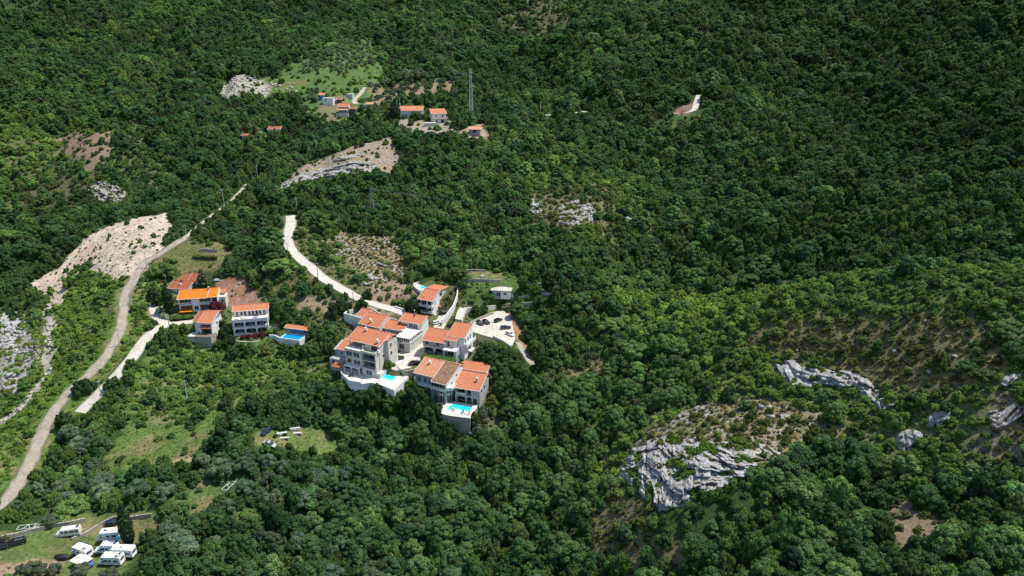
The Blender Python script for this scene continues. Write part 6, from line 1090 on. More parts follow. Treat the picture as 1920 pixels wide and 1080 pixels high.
# ------------------------------------------------------------------ vegetation prototypes (meshes)
def leaf_cloud(lobes, n, size, seed, name, mat=None, up=0.25, core=0.80, flat_=0.0):
    """many small leaf clumps spread over overlapping boughs; lobes = (x, y, z, r, rz)"""
    g = np.random.default_rng(seed); Lb = np.array(lobes, float)
    wgt = Lb[:, 3]**2; wgt /= wgt.sum(); li = g.choice(len(Lb), n, p=wgt)
    d = g.normal(size=(n, 3)); d[:, 2] += up; d /= np.linalg.norm(d, axis=1)[:, None]
    rr = g.uniform(0.78, 1.08, n)
    c = Lb[li]; p = c[:, :3]+d*np.stack([c[:, 3], c[:, 3], c[:, 4]], 1)*rr[:, None]
    keep = np.ones(n, bool)
    for L0 in Lb:
        q = (p-L0[:3])/np.array([L0[3], L0[3], L0[4]]); keep &= ~((q*q).sum(1) < 0.5)
    p, d, li = p[keep], d[keep], li[keep]; m = len(p)
    nrm = d+g.normal(size=(m, 3))*0.55+np.array([0, 0, 0.25]); nrm /= np.linalg.norm(nrm, axis=1)[:, None]
    a = np.cross(nrm, g.normal(size=(m, 3))); a /= np.linalg.norm(a, axis=1)[:, None]; b = np.cross(nrm, a)
    s = size*g.uniform(0.6, 1.35, m)[:, None]; e = g.uniform(0.55, 1.0, m)[:, None]
    # kite-shaped clump, folded a little along its middle
    V = np.stack([p-a*s, p-b*s*e*0.8-nrm*s*0.22, p+a*s*1.1, p+b*s*e-nrm*s*0.22], 1).reshape(-1, 3)
    F4 = np.arange(m*4).reshape(m, 4)
    cl = g.uniform(0, 1, len(Lb))[li]*0.55+g.uniform(0, 1, m)*0.45
    cv = np.repeat(cl, 4)
    VV = [V]; FF = [F4]; CV = [cv]; off = len(V)
    # lumpy core inside each bough; inner shade put into its darker tone
    us = np.linspace(0, 2*pi, 7)[:-1]; vs = np.array([-1.1, -0.45, 0.25, 0.85])
    for k, L0 in enumerate(Lb):
        pts = [];
        for v in vs:
            for u in us:
                r = core*g.uniform(0.85, 1.05); pts.append((L0[0]+L0[3]*r*cos(v)*cos(u), L0[1]+L0[3]*r*cos(v)*sin(u), L0[2]+L0[4]*r*sin(v)))
        pts = np.array(pts); fs = []
        for j in range(3):
            for i in range(6): fs.append((j*6+i, j*6+(i+1) % 6, (j+1)*6+(i+1) % 6, (j+1)*6+i))
        fs += [(18, 19, 20, 21), (18, 21, 22, 23)]
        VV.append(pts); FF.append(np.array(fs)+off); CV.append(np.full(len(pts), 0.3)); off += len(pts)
    me = mesh_np(name, np.concatenate(VV), np.concatenate(FF), mat or M['leaf'])
    at = me.attributes.new('clump', 'FLOAT', 'POINT'); at.data.foreach_set('value', np.concatenate(CV).astype(np.float32))
    return me
def crown_lobes(seed, R=1.0, H=1.7, n=24, base=0.45, spread=1.0, flatten=0.8):
    """boughs filling an uneven dome of radius R and height H (unit tree)"""
    g = random.Random(seed); out = []; ax = g.uniform(0.72, 1.28); ay = 2-ax; lean = (g.uniform(-.15, .15), g.uniform(-.15, .15))
    for i in range(n):
        t = (i+0.5)/n; a = i*2.39996+g.uniform(-.4, .4); z = base+(H-base)*t**0.85*g.uniform(0.85, 1.05)
        k = (z-base)/(H-base); rad = R*math.sqrt(max(0.03, 1-k*k*0.92))*spread*g.uniform(0.55, 0.86)
        r = R*g.uniform(0.17, 0.42)*(1-0.25*k)
        if k > 0.9: rad *= 0.4
        out.append((rad*cos(a)*ax+lean[0]*z, rad*sin(a)*ay+lean[1]*z, z-r*0.4, r, r*flatten))
    out.append((0, 0, base+0.35*(H-base), R*0.55, (H-base)*0.42))
    return out
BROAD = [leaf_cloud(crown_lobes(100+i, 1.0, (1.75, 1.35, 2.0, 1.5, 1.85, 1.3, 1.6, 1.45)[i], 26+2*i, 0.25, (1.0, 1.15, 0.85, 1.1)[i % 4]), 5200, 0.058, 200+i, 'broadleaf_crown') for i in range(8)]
OLIVE = [leaf_cloud(crown_lobes(300+i, 1.0, 1.5, 18, 0.5, 0.95), 4200, 0.050, 320+i, 'olive_crown') for i in range(3)]
SHRUB = [leaf_cloud(crown_lobes(400+i, 1.0, 1.0, 12, 0.12, 0.9), 1300, 0.095, 420+i, 'shrub') for i in range(4)]
def cypress_lobes(seed):
    g = random.Random(seed); out = []
    for i in range(22):
        t = i/21; r = 0.16*(sin(pi*min(1, (t*0.92+0.10)))**0.55)*(1.0 if t < 0.75 else 1.0-0.5*(t-0.75)/0.25)
        out.append((g.uniform(-.03, .03), g.uniform(-.03, .03), 0.05+t*0.93, max(0.04, r), 0.09))
    return out
CYPR = leaf_cloud(cypress_lobes(5), 2600, 0.028, 6, 'cypress_crown', up=0.1, core=0.9)
def trunk_mesh(seed, bend=0.1, r=0.07, h=0.9):
    g = random.Random(seed); mb = MB(); p = (0, 0, -0.25); q = (g.uniform(-bend, bend), g.uniform(-bend, bend), h*0.45); mb.tube(p, q, r, r*0.7, 7)
    for i in range(5):
        a = i*1.256+g.uniform(-.3, .3); e = (q[0]+cos(a)*0.5, q[1]+sin(a)*0.5, h+g.uniform(0, .35)); mb.tube(q, e, r*0.55, r*0.2, 5)
    e = (q[0], q[1], h*1.5); mb.tube(q, e, r*0.6, r*0.2, 5)
    return mb.mesh('trunk', M['bark'], True)
TRUNK = [trunk_mesh(i) for i in range(3)]; TRUNKC = MB().tube((0, 0, -.05), (0, 0, .5), .03, .015, 6).mesh('trunk', M['bark'])
# ------------------------------------------------------------------ what may not be hidden: (pixel polygons); random plants whose crown would cover them are not grown
KEEP = [[(1252,219),(1262,205),(1290,186),(1304,172),(1316,174),(1314,205),(1300,222)], [(1012,209),(1100,203),(1102,214),(1012,220)], [(478,340),(462,356),(470,336),(484,326)], [(985,525),(1045,540),(1040,556),(985,552)], [(705,165),(850,160),(845,176),(712,186)], [(560,125),(700,78),(716,150),(560,168)], [(640,690),(632,655),(645,640),(640,590),(690,578),(740,592),(785,590),(782,545),(845,525),(872,560),(868,600),(905,590),(960,580),(968,640),(930,640),(895,650),(890,700),(920,700),(918,760),(880,810),(835,790),(812,760),(780,722),(745,735),(700,722),(655,720)],
 [(312,522),(356,520),(420,540),(430,525),(500,565),(508,640),(440,640),(420,645),(362,645),(360,610),(330,590)], [(522,612),(575,612),(575,645),(522,645)],
 [(920,528),(970,528),(972,560),(925,565)], [(750,200),(800,200),(845,207),(845,240),(800,240),(750,225)], [(598,175),(662,178),(662,220),(628,220),(598,200)], [(503,246),(526,246),(526,259),(503,259)],
 [(68,530),(115,495),(170,450),(250,415),(318,405),(322,430),(290,468),(260,500),(240,512),(200,510),(168,480),(122,520),(118,552)], [(100,590),(106,640),(105,680),(80,730),(45,770),(10,800),(60,735),(90,690),(92,640)],
 [(0,600),(60,620),(60,690),(0,730)], [(0,985),(110,965),(190,960),(262,975),(262,1075),(130,1075),(0,1035)], [(310,465),(415,462),(410,500),(330,500)], [(482,815),(560,805),(562,835),(490,838)], [(600,828),(640,845),(625,850)],
 [(415,530),(450,530),(495,566),(430,566)], [(525,350),(560,325),(640,290),(735,270),(740,295),(700,318),(620,325),(545,345)], [(625,465),(700,450),(745,470),(750,505),(700,505),(640,500)],
 [(1165,880),(1205,840),(1310,840),(1410,850),(1400,900),(1300,945),(1250,965),(1200,930)], [(1450,668),(1530,690),(1640,700),(1650,745),(1560,725),(1480,715)], [(1680,825),(1715,790),(1760,770),(1770,790),(1725,830),(1690,840)],
 [(1850,770),(1915,750),(1915,790),(1870,800)], [(1865,720),(1920,690),(1920,705),(1880,740)], [(412,160),(440,148),(490,165),(490,178),(430,178)], [(1262,215),(1300,208),(1308,180),(1312,195),(1302,215)], [(170,340),(235,350),(238,375),(185,370)], [(1050,380),(1110,380),(1112,425),(1060,420)], [(985,375),(1015,375),(1015,400),(990,400)],
 [(840,145),(700,165),(700,180),(820,175)], [(450,150),(560,150),(540,168),(470,165)], [(225,800),(330,790),(390,800),(370,840),(300,860),(230,860)], [(300,950),(420,910),(420,922),(370,950)], [(885,515),(935,515),(935,527),(885,527)],
 [(880,215),(890,215),(890,228),(880,228)], [(785,532),(818,530),(818,545),(790,548)], [(870,760),(925,700),(935,785),(910,790)]]
ks = []
for poly in KEEP:
    a = np.array(poly, float); xs = np.arange(a[:, 0].min(), a[:, 0].max(), 6.0); ys = np.arange(a[:, 1].min(), a[:, 1].max(), 5.0); X, Y = np.meshgrid(xs, ys)
    m = inpoly(X, Y, poly); ks.append(np.stack([X[m], Y[m]], 1))
for pts in ROADW:
    x, y, t = proj(pts[:, 0], pts[:, 1], pts[:, 2]+0.3); ks.append(np.stack([x, y], 1))
KS = np.concatenate(ks)
def hides(x, y, z, r, h):
    px, py, t = proj(x, y, z+h*0.55); R = r*FPX/t*0.92; Ry = (h*0.5)*FPX/t*0.95
    out = np.zeros(len(px), bool)
    for s in range(0, len(px), 2000):
        e = slice(s, s+2000)
        q = ((KS[None, :, 0]-px[e, None])/R[e, None])**2+((KS[None, :, 1]-py[e, None])/Ry[e, None])**2
        out[e] = (q < 1).any(1)
    return out
def grid_pts(cell, x0, x1, y0, y1, jit=0.46):
    xs = np.arange(x0, x1, cell); ys = np.arange(y0, y1, cell*0.9); X, Y = np.meshgrid(xs, ys); X = X+(np.arange(len(ys)) % 2)[:, None]*cell*0.5
    X = X+RNG.uniform(-jit, jit, X.shape)*cell; Y = Y+RNG.uniform(-jit, jit, Y.shape)*cell; return X.ravel(), Y.ravel()
def in_view(x, y, z, marg=1.12):
    px, py, t = proj(x, y, z+3); return (np.abs(px-960) < 960*marg+60) & (py < 1080+150) & (py > -260) & (t > 60)
def col_zone(key): return np.array([0.0]+[z[key] for z in ZONES])
def tints(x, y, n, kind):
    """leaf colour: broad drifts over the hillside plus each plant's own"""
    big = fbm(x/70, y/70, s=61, o=3)*1.6; own = RNG.normal(0, 1, n); own2 = RNG.normal(0, 1, n); u = RNG.uniform(0, 1, n)
    if kind == 'tree': c = np.array([0.083, 0.156, 0.047])
    elif kind == 'olive': c = np.array([0.135, 0.185, 0.110])
    elif kind == 'dry': c = np.array([0.16, 0.15, 0.065])
    else: c = np.array([0.117, 0.190, 0.050])
    T = np.repeat(c[None], n, 0); v = np.exp(0.20*own+0.32*big)[:, None]
    T = T*v*(1-0.22*np.clip((x-60)/160, 0, 1)*np.clip((y-250)/120, 0, 1))[:, None]; T = T*(1+np.clip((-x-60)/250, 0, 1)[:, None]*np.array([0.12, 0.10, 0.0])); w = np.clip(0.35*own2+0.6*big, -1, 1)[:, None]  # upper right dimmed: shade of that hillside put into the leaf colour
    T = T*(1+w*np.array([0.22, 0.05, -0.08]))
    if kind == 'tree':
        m = (u < 0.09)[:, None]; T = np.where(m, T*np.array([1.75, 1.5, 1.6]), T)           # yellow-green and pale trees among them
        m = ((u > 0.09) & (u < 0.16))[:, None]; T = np.where(m, T*np.array([1.3, 1.0, 1.0]), T)
        m = (u > 0.88)[:, None]; T = np.where(m, T*np.array([0.62, 0.68, 0.9]), T)
    return T
# --- trees
xa, ya = grid_pts(4.7, -420, 470, 110, 470); xb, yb = grid_pts(6.4, -720, 620, 470, 1080)
tx = np.r_[xa, xb]; ty = np.r_[ya, yb]; tz = gz(tx, ty)
m = in_view(tx, ty, tz); tx, ty, tz = tx[m], ty[m], tz[m]
zt = zone_at(tx, ty); dens = np.array([0.95]+[z[4] for z in ZONES])[zt+1]
gap = vnoise(tx/13, ty/13, s=71)*0.6+vnoise(tx/45, ty/45, s=72)*0.5
right = np.clip((tx-60)/60, 0, 1)*np.clip((260-ty)/60, 0, 1)             # the near right hillside is thinner, with grass between
dens = np.where(zt == -1, dens-0.40*(gap > 0.5)-0.30*right*(gap > 0.1), dens)
m = (RNG.uniform(0, 1, len(tx)) < dens) & road_clear(tx, ty); tx, ty, tz, zt = tx[m], ty[m], tz[m], zt[m]
n = len(tx); sz = fbm(tx/60, ty/60, s=64, o=2)
tr = np.exp(RNG.normal(1.06+0.5*sz, 0.36, n)); tr = np.clip(tr, 1.5, 5.8); tr = np.where(ty > 470, np.clip(tr*1.45, 2.8, 7), tr); tr = np.minimum(tr, 4.2+(ty > 300)+2*(ty > 470))
tr = np.where(zt >= 0, tr*0.72, tr); _u = RNG.uniform(0, 1, n); tr = np.where(_u < 0.10, tr*0.66, np.where(_u > 0.93, np.minimum(tr*1.35, 6.0), tr)); _k = np.where(_u < 0.10, 1.7, np.where(_u > 0.93, 0.8, 1.0)); th = tr*RNG.uniform(0.80, 1.2, n)*(3.0/tr)**0.25*_k
m = ~hides(tx, ty, tz, tr*1.08, th*2.05) & free(tx, ty, tr*0.6); tx, ty, tz, zt, tr, th = tx[m], ty[m], tz[m], zt[m], tr[m], th[m]
ttint = tints(tx, ty, len(tx), 'tree')
# the near olive belt along the bottom left: grey-green crowns
OLZ = [[(-40,830),(200,830),(420,860),(600,850),(700,900),(560,960),(300,1000),(120,960),(-40,950)], [(255,960),(420,1010),(700,1010),(760,1100),(200,1100)], [(585,120),(700,90),(720,150),(880,150),(860,195),(700,200),(560,215),(560,150)]]
OLW = [[G(*q)[:2] for q in pl] for pl in OLZ]
isol = np.zeros(len(tx), bool)
for k, pw in enumerate(OLW): isol |= inpoly(tx, ty, pw) & (RNG.uniform(0, 1, len(tx)) < (0.6, 0.35, 0.9)[k])
ttint[isol] = tints(tx[isol], ty[isol], int(isol.sum()), 'olive')
# --- planted olive orchards, in rows
ox, oy = [], []
for pl, c, dx, dy in (([(690,148),(862,150),(852,182),(705,202)], 'row', 9.5, 11), ([(570,118),(600,98),(690,76),(714,122),(640,140)], 'row', 5.8, 7.0), ([(565,122),(612,118),(600,140),(560,140)], 'row', 7, 8), ([(570,175),(600,165),(600,195),(570,205)], 'row', 8, 8)):
    pw = np.array([G(*q)[:2] for q in pl]); X, Y = np.meshgrid(np.arange(pw[:, 0].min(), pw[:, 0].max(), dx), np.arange(pw[:, 1].min(), pw[:, 1].max(), dy)); X = X+RNG.uniform(-2.4, 2.4, X.shape); Y = Y+RNG.uniform(-2.6, 2.6, Y.shape)+3*np.sin(X/14)
    k = inpoly(X, Y, pw); ox += list(X[k]); oy += list(Y[k])
ox = np.array(ox); oy = np.array(oy)
# --- shrubs (fill between trees, thick in the scrub zones), and low tufts
def field(cell, x0, x1, y0, y1, key, base, jit=0.5):
    x, y = grid_pts(cell, x0, x1, y0, y1, jit); z = gz(x, y); m = in_view(x, y, z, 1.05); x, y, z = x[m], y[m], z[m]
    zz = zone_at(x, y); d = np.array([base]+[q[key] for q in ZONES])[zz+1]
    m = (RNG.uniform(0, 1, len(x)) < d) & road_clear(x, y); return x[m], y[m], z[m], zz[m]
sx, sy, s_z, szn = field(2.7, -300, 330, 110, 430, 3, 0.85)
sx2, sy2, sz2, szn2 = field(4.6, -600, 500, 430, 950, 3, 0.7)
sx = np.r_[sx, sx2]; sy = np.r_[sy, sy2]; s_z = np.r_[s_z, sz2]; szn = np.r_[szn, szn2]
sr = np.clip(np.exp(RNG.normal(0.30, 0.33, len(sx))), 0.7, 2.8); sr = np.where(sy > 430, sr*1.4, sr); sh = sr*RNG.uniform(0.8, 1.3, len(sx))
sr = np.where((szn >= 0) & np.isin(szn, [i for i, z in enumerate(ZONES) if z[0] in ('dryslope', 'ridge', 'clifftop', 'rubble', 'rockslope')]), sr*0.75, sr)
m = ~hides(sx, sy, s_z, sr*0.55, sh*0.5) & free(sx, sy, sr*0.8); sx, sy, s_z, szn, sr, sh = sx[m], sy[m], s_z[m], szn[m], sr[m], sh[m]
LG = np.array(LEDGE); sx = np.r_[sx, LG[:, 0]]; sy = np.r_[sy, LG[:, 1]]; s_z = np.r_[s_z, LG[:, 2]]; szn = np.r_[szn, np.full(len(LG), 4)]; sr = np.r_[sr, LG[:, 3]]; sh = np.r_[sh, LG[:, 3]*1.1]
stint = tints(sx, sy, len(sx), 'shrub')
dk = np.isin(szn, [i for i, z in enumerate(ZONES) if z[0] in ('dryslope', 'ridge', 'clifftop', 'dryright', 'drypatch', 'cliffstrip')])
stint[dk] *= np.array([1.05, 0.85, 0.95]); fr = (szn == -1); stint[fr] *= 0.85; sr = np.where(fr, sr*1.25, sr); sh = np.where(fr, sh*1.9, sh); br_ = np.isin(szn, [i for i, z in enumerate(ZONES) if z[0] in ('scrub', 'band', 'rightscrub', 'scrubgap', 'farm', 'greenbank')]); br_ &= ~((sx < -150) & (sy > 340)); stint[br_] *= np.array([1.22, 1.15, 1.0]); bd_ = np.isin(szn, [i for i, z in enumerate(ZONES) if z[0] in ('band', 'rightscrub')]); sr = np.where(bd_, sr*1.15, sr); sh = np.where(bd_, sh*1.25, sh)
gx_, gy_, g_z, gzn = field(1.6, -260, 240, 120, 350, 5, 0.0)
m = free(gx_, gy_, 0.6); gx_, gy_, g_z, gzn = gx_[m], gy_[m], g_z[m], gzn[m]
gr = RNG.uniform(0.3, 0.85, len(gx_))
drys = np.isin(gzn, [i for i, z in enumerate(ZONES) if z[0] in ('dryslope', 'ridge', 'clifftop', 'dryright', 'drypatch', 'cliffstrip', 'dirtstrip', 'bank', 'village', 'brownslope')])
gtint = np.where(drys[:, None], tints(gx_, gy_, len(gx_), 'dry'), tints(gx_, gy_, len(gx_), 'shrub')*1.25)
camp = np.isin(gzn, [i for i, z in enumerate(ZONES) if z[0] in ('camp', 'lawn', 'orchardgrass', 'meadow', 'clearing')]); gr = np.where(camp, gr*0.55, gr)
# ------------------------------------------------------------------ planting
MARKS = [((1290,890),'biggest limestone cliff'),((1550,705),'long layered ledge'),((1705,822),'rounded grey crag'),((1880,780),'flat ledges at the right edge'),((850,775),'lowest pool terrace'),((690,712),'white house terrace'),((470,610),'arched white villa'),((385,615),'small house on the stone base'),
 ((548,632),'blue pool pavilion'),((370,560),'bright orange roof'),((540,825),'beehive clearing'),((190,1035),'motorhomes'),((30,1020),'black four-wheel drive'),((60,860),'forked gravel track'),((165,765),'lower end of the white lane'),((230,575),'gravel track by the scrub'),((250,440),'pale rubble slope'),((620,320),'ridge cliff'),((560,480),'bend of the white road'),((680,480),'dry slope above the road'),
 ((820,570),'tall white house'),((945,545),'flat-roofed stone house'),((945,620),'car park'),((1080,405),'pale layered crag'),((884,200),'tall lattice pylon'),((635,200),'farm hamlet'),((1295,200),'bare white track'),((1640,640),'dry grass slope'),((1700,530),'ridge crest at right'),((290,870),'tan dirt strip'),((360,930),'olive lawn'),((600,1060),'bottom edge left of centre'),((960,1060),'bottom edge at centre'),((1180,1010),'dry gully at the bottom'),((1500,1050),'bottom edge right of centre'),((1880,1040),'bottom right corner'),((1700,960),'straw-coloured gap'),((1100,780),'hollow right of centre'),((700,880),'dark wood below centre'),((450,760),'wood left of centre'),((1300,650),'brow right of centre'),((1350,420),'dark hillside at right'),((1750,300),'upper right hillside'),((100,640),'dry stream bed'),((655,95),'highest orchard'),((590,135),'small orchard patch'),((730,165),'long olive rows'),((820,168),'right end of olive rows'),((580,190),'olives left of the blue hut')]
ORD = ['nearest','second nearest','third nearest','fourth nearest','fifth nearest','sixth nearest','seventh nearest','eighth nearest','ninth nearest','tenth nearest','eleventh nearest','twelfth nearest','thirteenth nearest','fourteenth nearest','fifteenth nearest']+['%dth nearest' % k for k in range(16, 90)]
def relabel(objs, noun):
    for o in objs: o['look'] = o['label']
    """say which one by its place next to a landmark: direction and order outwards"""
    bag = {}
    for o in objs:
        x, y, z = o.location; px, py, t = proj(x, y, z+2.5)
        j = min(range(len(MARKS)), key=lambda q: math.hypot(MARKS[q][0][0]-px, MARKS[q][0][1]-py)); dx, dy = px-MARKS[j][0][0], py-MARKS[j][0][1]
        a = math.degrees(math.atan2(-dy, dx)) % 360; dirn = ('right of', 'upper right of', 'above', 'upper left of', 'left of', 'lower left of', 'below', 'lower right of')[int((a+22.5)//45) % 8]
        bag.setdefault((j, dirn), []).append((math.hypot(dx, dy), o.name, o))
    for (j, dirn), l in bag.items():
        for k, (_, _, o) in enumerate(sorted(l, key=lambda q: q[:2])):
          for nn_ in (noun, noun.split()[-1]):
            if nn_ != noun and len(o['label'].split()) <= 16: continue
            o['label'] = '%s %s, %s %s the %s' % (o.get('look', o['label']), nn_, ORD[min(k, 88)], dirn, MARKS[j][1])
def shade(t):
    v = t[1]
    if t[2] > 0.55*t[1]: return 'grey-green'
    if t[0] > 0.78*t[1]: return 'yellowish'
    return 'deep green' if v < 0.078 else 'mid green' if v < 0.115 else 'bright green'
def plant(kind, x, y, z, r, h, tint, label, cat, group, mesh, trunk=None, rz=None):
    o = thing(kind, label, cat, (x, y, z-0.15), rnd(0, 6.28) if rz is None else rz, group) if trunk else link(kind, mesh)
    o.scale = (r, r, h)
    if trunk:
        c = link('crown', mesh, o); c['tint'] = [float(q) for q in tint]; t = link('trunk', trunk, o)
    else:
        o.location = (x, y, z-0.1); o.rotation_euler = (0, 0, rnd(0, 6.28) if rz is None else rz); tag(o, label, cat, group); o['tint'] = [float(q) for q in tint]
    return o
def visible_size(x, y, z, r, h):
    px, py, t = proj(x, y, z+h); inside = (px > -10) & (px < 1930) & (py > -10) & (py < 1120); return np.where(inside, r/t, 0)
def size_word(r): return 'small' if r < 2.6 else 'tall' if r > 4.2 else 'rounded'
# --- plants of the gardens, each placed where the photograph shows it: (pixel of its foot, radius, height factor, kind, tint, label)
GT = {'g': (0.075, 0.125, 0.032), 'd': (0.045, 0.080, 0.028), 'b': (0.10, 0.19, 0.035), 'm': (0.13, 0.035, 0.04), 'r': (0.22, 0.15, 0.10), 'w': (0.40, 0.44, 0.34), 'o': (0.13, 0.16, 0.10), 'y': (0.15, 0.17, 0.045), 'p': (0.24, 0.10, 0.22)}
GARDEN = [
 ((733,674),2.5,1.4,'bush','b','bright green bush against the right wall of the stone apartment house'), ((730,690),2.2,1.4,'bush','b','bright green bush in front of the first one by the stone apartment house'),
 ((797,600),2.0,1.0,'bush','r','reddish flowering oleander left of the tall white house drive'),((786,600),1.7,1.0,'bush','r','reddish oleander at the foot of the tall white house balconies'), ((831,632),2.3,1.1,'bush','r','tan and pink oleander between the drive and the courtyard house'), ((845,632),2.0,1.1,'bush','r','second tan oleander, next to the courtyard house roof'),
 ((795,624),1.6,1.3,'bush','g','round green bush at the right corner of the veranda house'), ((774,590),3.0,1.5,'tree','d','dark tree left of the tall white house'), ((783,585),2.6,1.5,'tree','d','dark tree touching the left side of the tall white house'),((768,583),2.4,1.4,'tree','d','leftmost dark tree beside the tall white house'),
 ((642,590),3.6,1.3,'tree','d','dark tree left of the blank white retaining wall'), ((626,590),3.0,1.3,'tree','d','second dark tree left of the blank white retaining wall'), ((688,560),2.2,1.2,'tree','d','round dark tree beside the white road lamp'),((678,577),2.4,1.2,'tree','d','round dark tree under the white road wall'),
 ((634,655),2.8,1.3,'tree','g','green tree at the left corner of the stone apartment house'), ((626,672),2.6,1.3,'tree','g','green tree left of the garage of the stone apartment house'),
 ((767,722),2.6,0.8,'bush','b','bright green vine arbour between the two pool terraces'), ((777,715),2.3,0.9,'bush','b','bright green vine bush left of the pink roofed villa'), ((740,720),0.8,1.4,'bush','g','small potted palm on the pool terrace'),
 ((833,763),0.9,1.8,'bush','d','clipped dark shrub beside the lowest pool'), ((821,769),0.9,1.0,'bush','d','low dark shrub at the left of the lowest pool terrace'), ((840,775),0.8,1.0,'bush','d','dark potted plant at the front left of the lowest pool terrace'), ((857,778),0.9,1.0,'bush','d','dark potted plant at the middle of the lowest terrace edge'),
 ((893,800),2.6,1.5,'tree','g','leafy tree at the right wall of the lowest pool terrace'), ((905,792),2.6,1.4,'tree','o','pale tree right of the lowest pool terrace'), ((915,775),2.4,1.4,'tree','g','green tree behind the pale one right of the stone villa'), ((897,815),2.2,1.3,'tree','o','pale low tree below the terrace wall corner'),((925,760),2.2,1.3,'tree','y','light green tree right of the stone villa'),
 ((908,712),1.6,1.5,'bush','y','yellowish spiky bush behind the stone villa roof'), ((922,715),1.9,1.3,'bush','y','yellow-green bush right of the stone villa roof'), ((815,690),1.5,1.0,'bush','g','bush behind the ridge of the pink roofed villa'), ((868,690),2.4,1.2,'bush','b','bright bush right of the courtyard house steps'), ((880,700),2.2,1.3,'bush','g','green bush in front of the courtyard house balcony'),
 ((893,590),2.4,1.3,'tree','g','round green tree beside the tall hedge'), ((905,587),2.2,1.3,'tree','g','second round green tree beside the tall hedge'), ((945,572),1.8,1.2,'bush','d','dark bush below the flat-roofed house'), ((962,572),1.8,1.2,'bush','d','dark bush right of the flat-roofed house steps'), ((975,570),1.7,1.2,'bush','g','bush at the end of the stone steps'),
 ((985,545),2.6,1.3,'tree','g','garden tree right of the flat-roofed house'), ((1000,555),2.6,1.3,'tree','b','bright garden tree right of the flat-roofed house'), ((1000,530),2.6,1.3,'tree','g','upper garden tree right of the flat-roofed house'), ((1030,545),3.2,1.4,'tree','d','dark round tree under the half hidden car'), ((1012,575),3.0,1.2,'tree','g','tree below the curved garden wall'), ((1042,570),3.4,1.2,'tree','d','broad dark tree right of the curved garden wall'),
 ((297,572),2.6,1.2,'tree','d','dark tree left of the old red roofed house'), ((285,560),2.8,1.2,'tree','d','leftmost dark tree by the old red roofed house'), ((358,552),2.2,1.0,'bush','d','round dark tree between the red roofs and the orange roof'), ((383,535),2.8,1.4,'tree','o','pale spreading tree behind the orange roof'), ((398,545),2.0,1.2,'tree','g','small tree behind the right end of the orange roof'),
 ((408,586),4.2,1.3,'bush','m','dark maroon bougainvillea at the right end of the long house'), ((301,586),2.4,1.1,'bush','w','white flowering oleander below the black car'), ((309,596),2.3,1.0,'bush','w','second white flowering oleander by the white lane'), ((368,598),1.6,0.9,'bush','w','white flowering bush before the small house roof'), ((326,600),1.5,0.8,'bush','m','low dark red bush at the foot of the cypress'), ((327,566),1.5,1.0,'bush','p','pink flowering bush at the old house corner'),
 ((457,634),1.7,0.9,'bush','m','dark red bush, leftmost under the arched villa'), ((468,633),1.7,0.9,'bush','m','dark red bush, second under the arched villa'), ((478,632),1.7,0.9,'bush','m','dark red bush, third under the arched villa'), ((493,630),2.0,1.0,'bush','m','dark red bush, rightmost under the arched villa'), ((505,626),1.8,0.9,'bush','b','bright green bush right of the dark red ones'),
 ((423,632),3.0,1.3,'tree','d','dark tree between the small house and the arched villa'), ((414,618),2.6,1.3,'tree','d','dark tree right of the small house roof'), ((430,650),2.6,1.2,'tree','d','low dark tree at the left corner of the arched villa'), ((408,655),2.4,1.2,'tree','g','green tree right of the rough stone base'), ((525,600),3.2,1.3,'tree','g','green tree behind the blue pool pavilion'), ((545,600),3.2,1.3,'tree','g','right green tree behind the blue pool pavilion'), ((582,630),2.6,1.2,'tree','g','green tree right of the blue pool pavilion'),((518,622),1.5,1.0,'bush','g','small bush left of the blue pool pavilion'), ((512,590),3.0,1.3,'tree','d','dark tree at the right side of the arched villa'),
 ((345,630),2.6,1.1,'tree','g','green tree left of the rough stone base'), ((335,648),2.6,1.1,'tree','g','lower green tree left of the rough stone base'),
 ((70,1077),2.6,1.1,'olive','o','olive tree in front of the white ground sheet'), ((46,1082),2.4,1.1,'olive','o','olive tree at the bottom edge left'), ((100,1078),2.2,1.0,'olive','o','olive tree below the covered boat'), ((152,1082),2.6,1.0,'olive','o','olive tree in front of the blue campervan'), ((205,1090),2.6,1.0,'olive','o','olive tree below the front motorhome'), ((8,1020),1.6,1.2,'olive','o','small olive tree over the leftmost black car'), ((95,985),2.4,1.0,'olive','o','olive tree above the minibus'), ((288,1050),3.0,1.2,'tree','d','dark tree right of the caravan'), ((285,1020),2.6,1.2,'tree','g','tree right of the cypress on the meadow'), ((285,1070),3.0,1.2,'tree','g','tree at the bottom right of the camper meadow'),
 ((516,820),1.0,1.2,'bush','g','small bush beside the left beehives'), ((534,817),1.0,1.2,'bush','g','small bush between the beehive rows'),
 ((158,735),3.2,1.3,'tree','d','big dark tree standing over the gravel track'), ((800,268),2.8,1.0,'tree','g','tree below the two-storey farmhouse'), ((770,235),2.6,1.1,'tree','o','tree in front of the long farmhouse'),
]
for px, r, hf, kd, tk, lb in GARDEN:
    q = G(*px); tn = np.array(GT[tk])*np.exp(RNG.normal(0, .08)); i = int(RNG.integers(0, 8))
    if kd == 'tree': plant('garden_tree', *q, r, r*hf, tn, lb, 'tree', None, BROAD[i], TRUNK[i % 3])
    elif kd == 'olive': plant('meadow_olive', *q, r, r*hf, tn, lb, 'tree', None, OLIVE[i % 3], TRUNK[i % 3])
    else: plant('garden_bush', *q, r, r*hf*1.1, tn, lb, 'bush', None, SHRUB[i % 4])
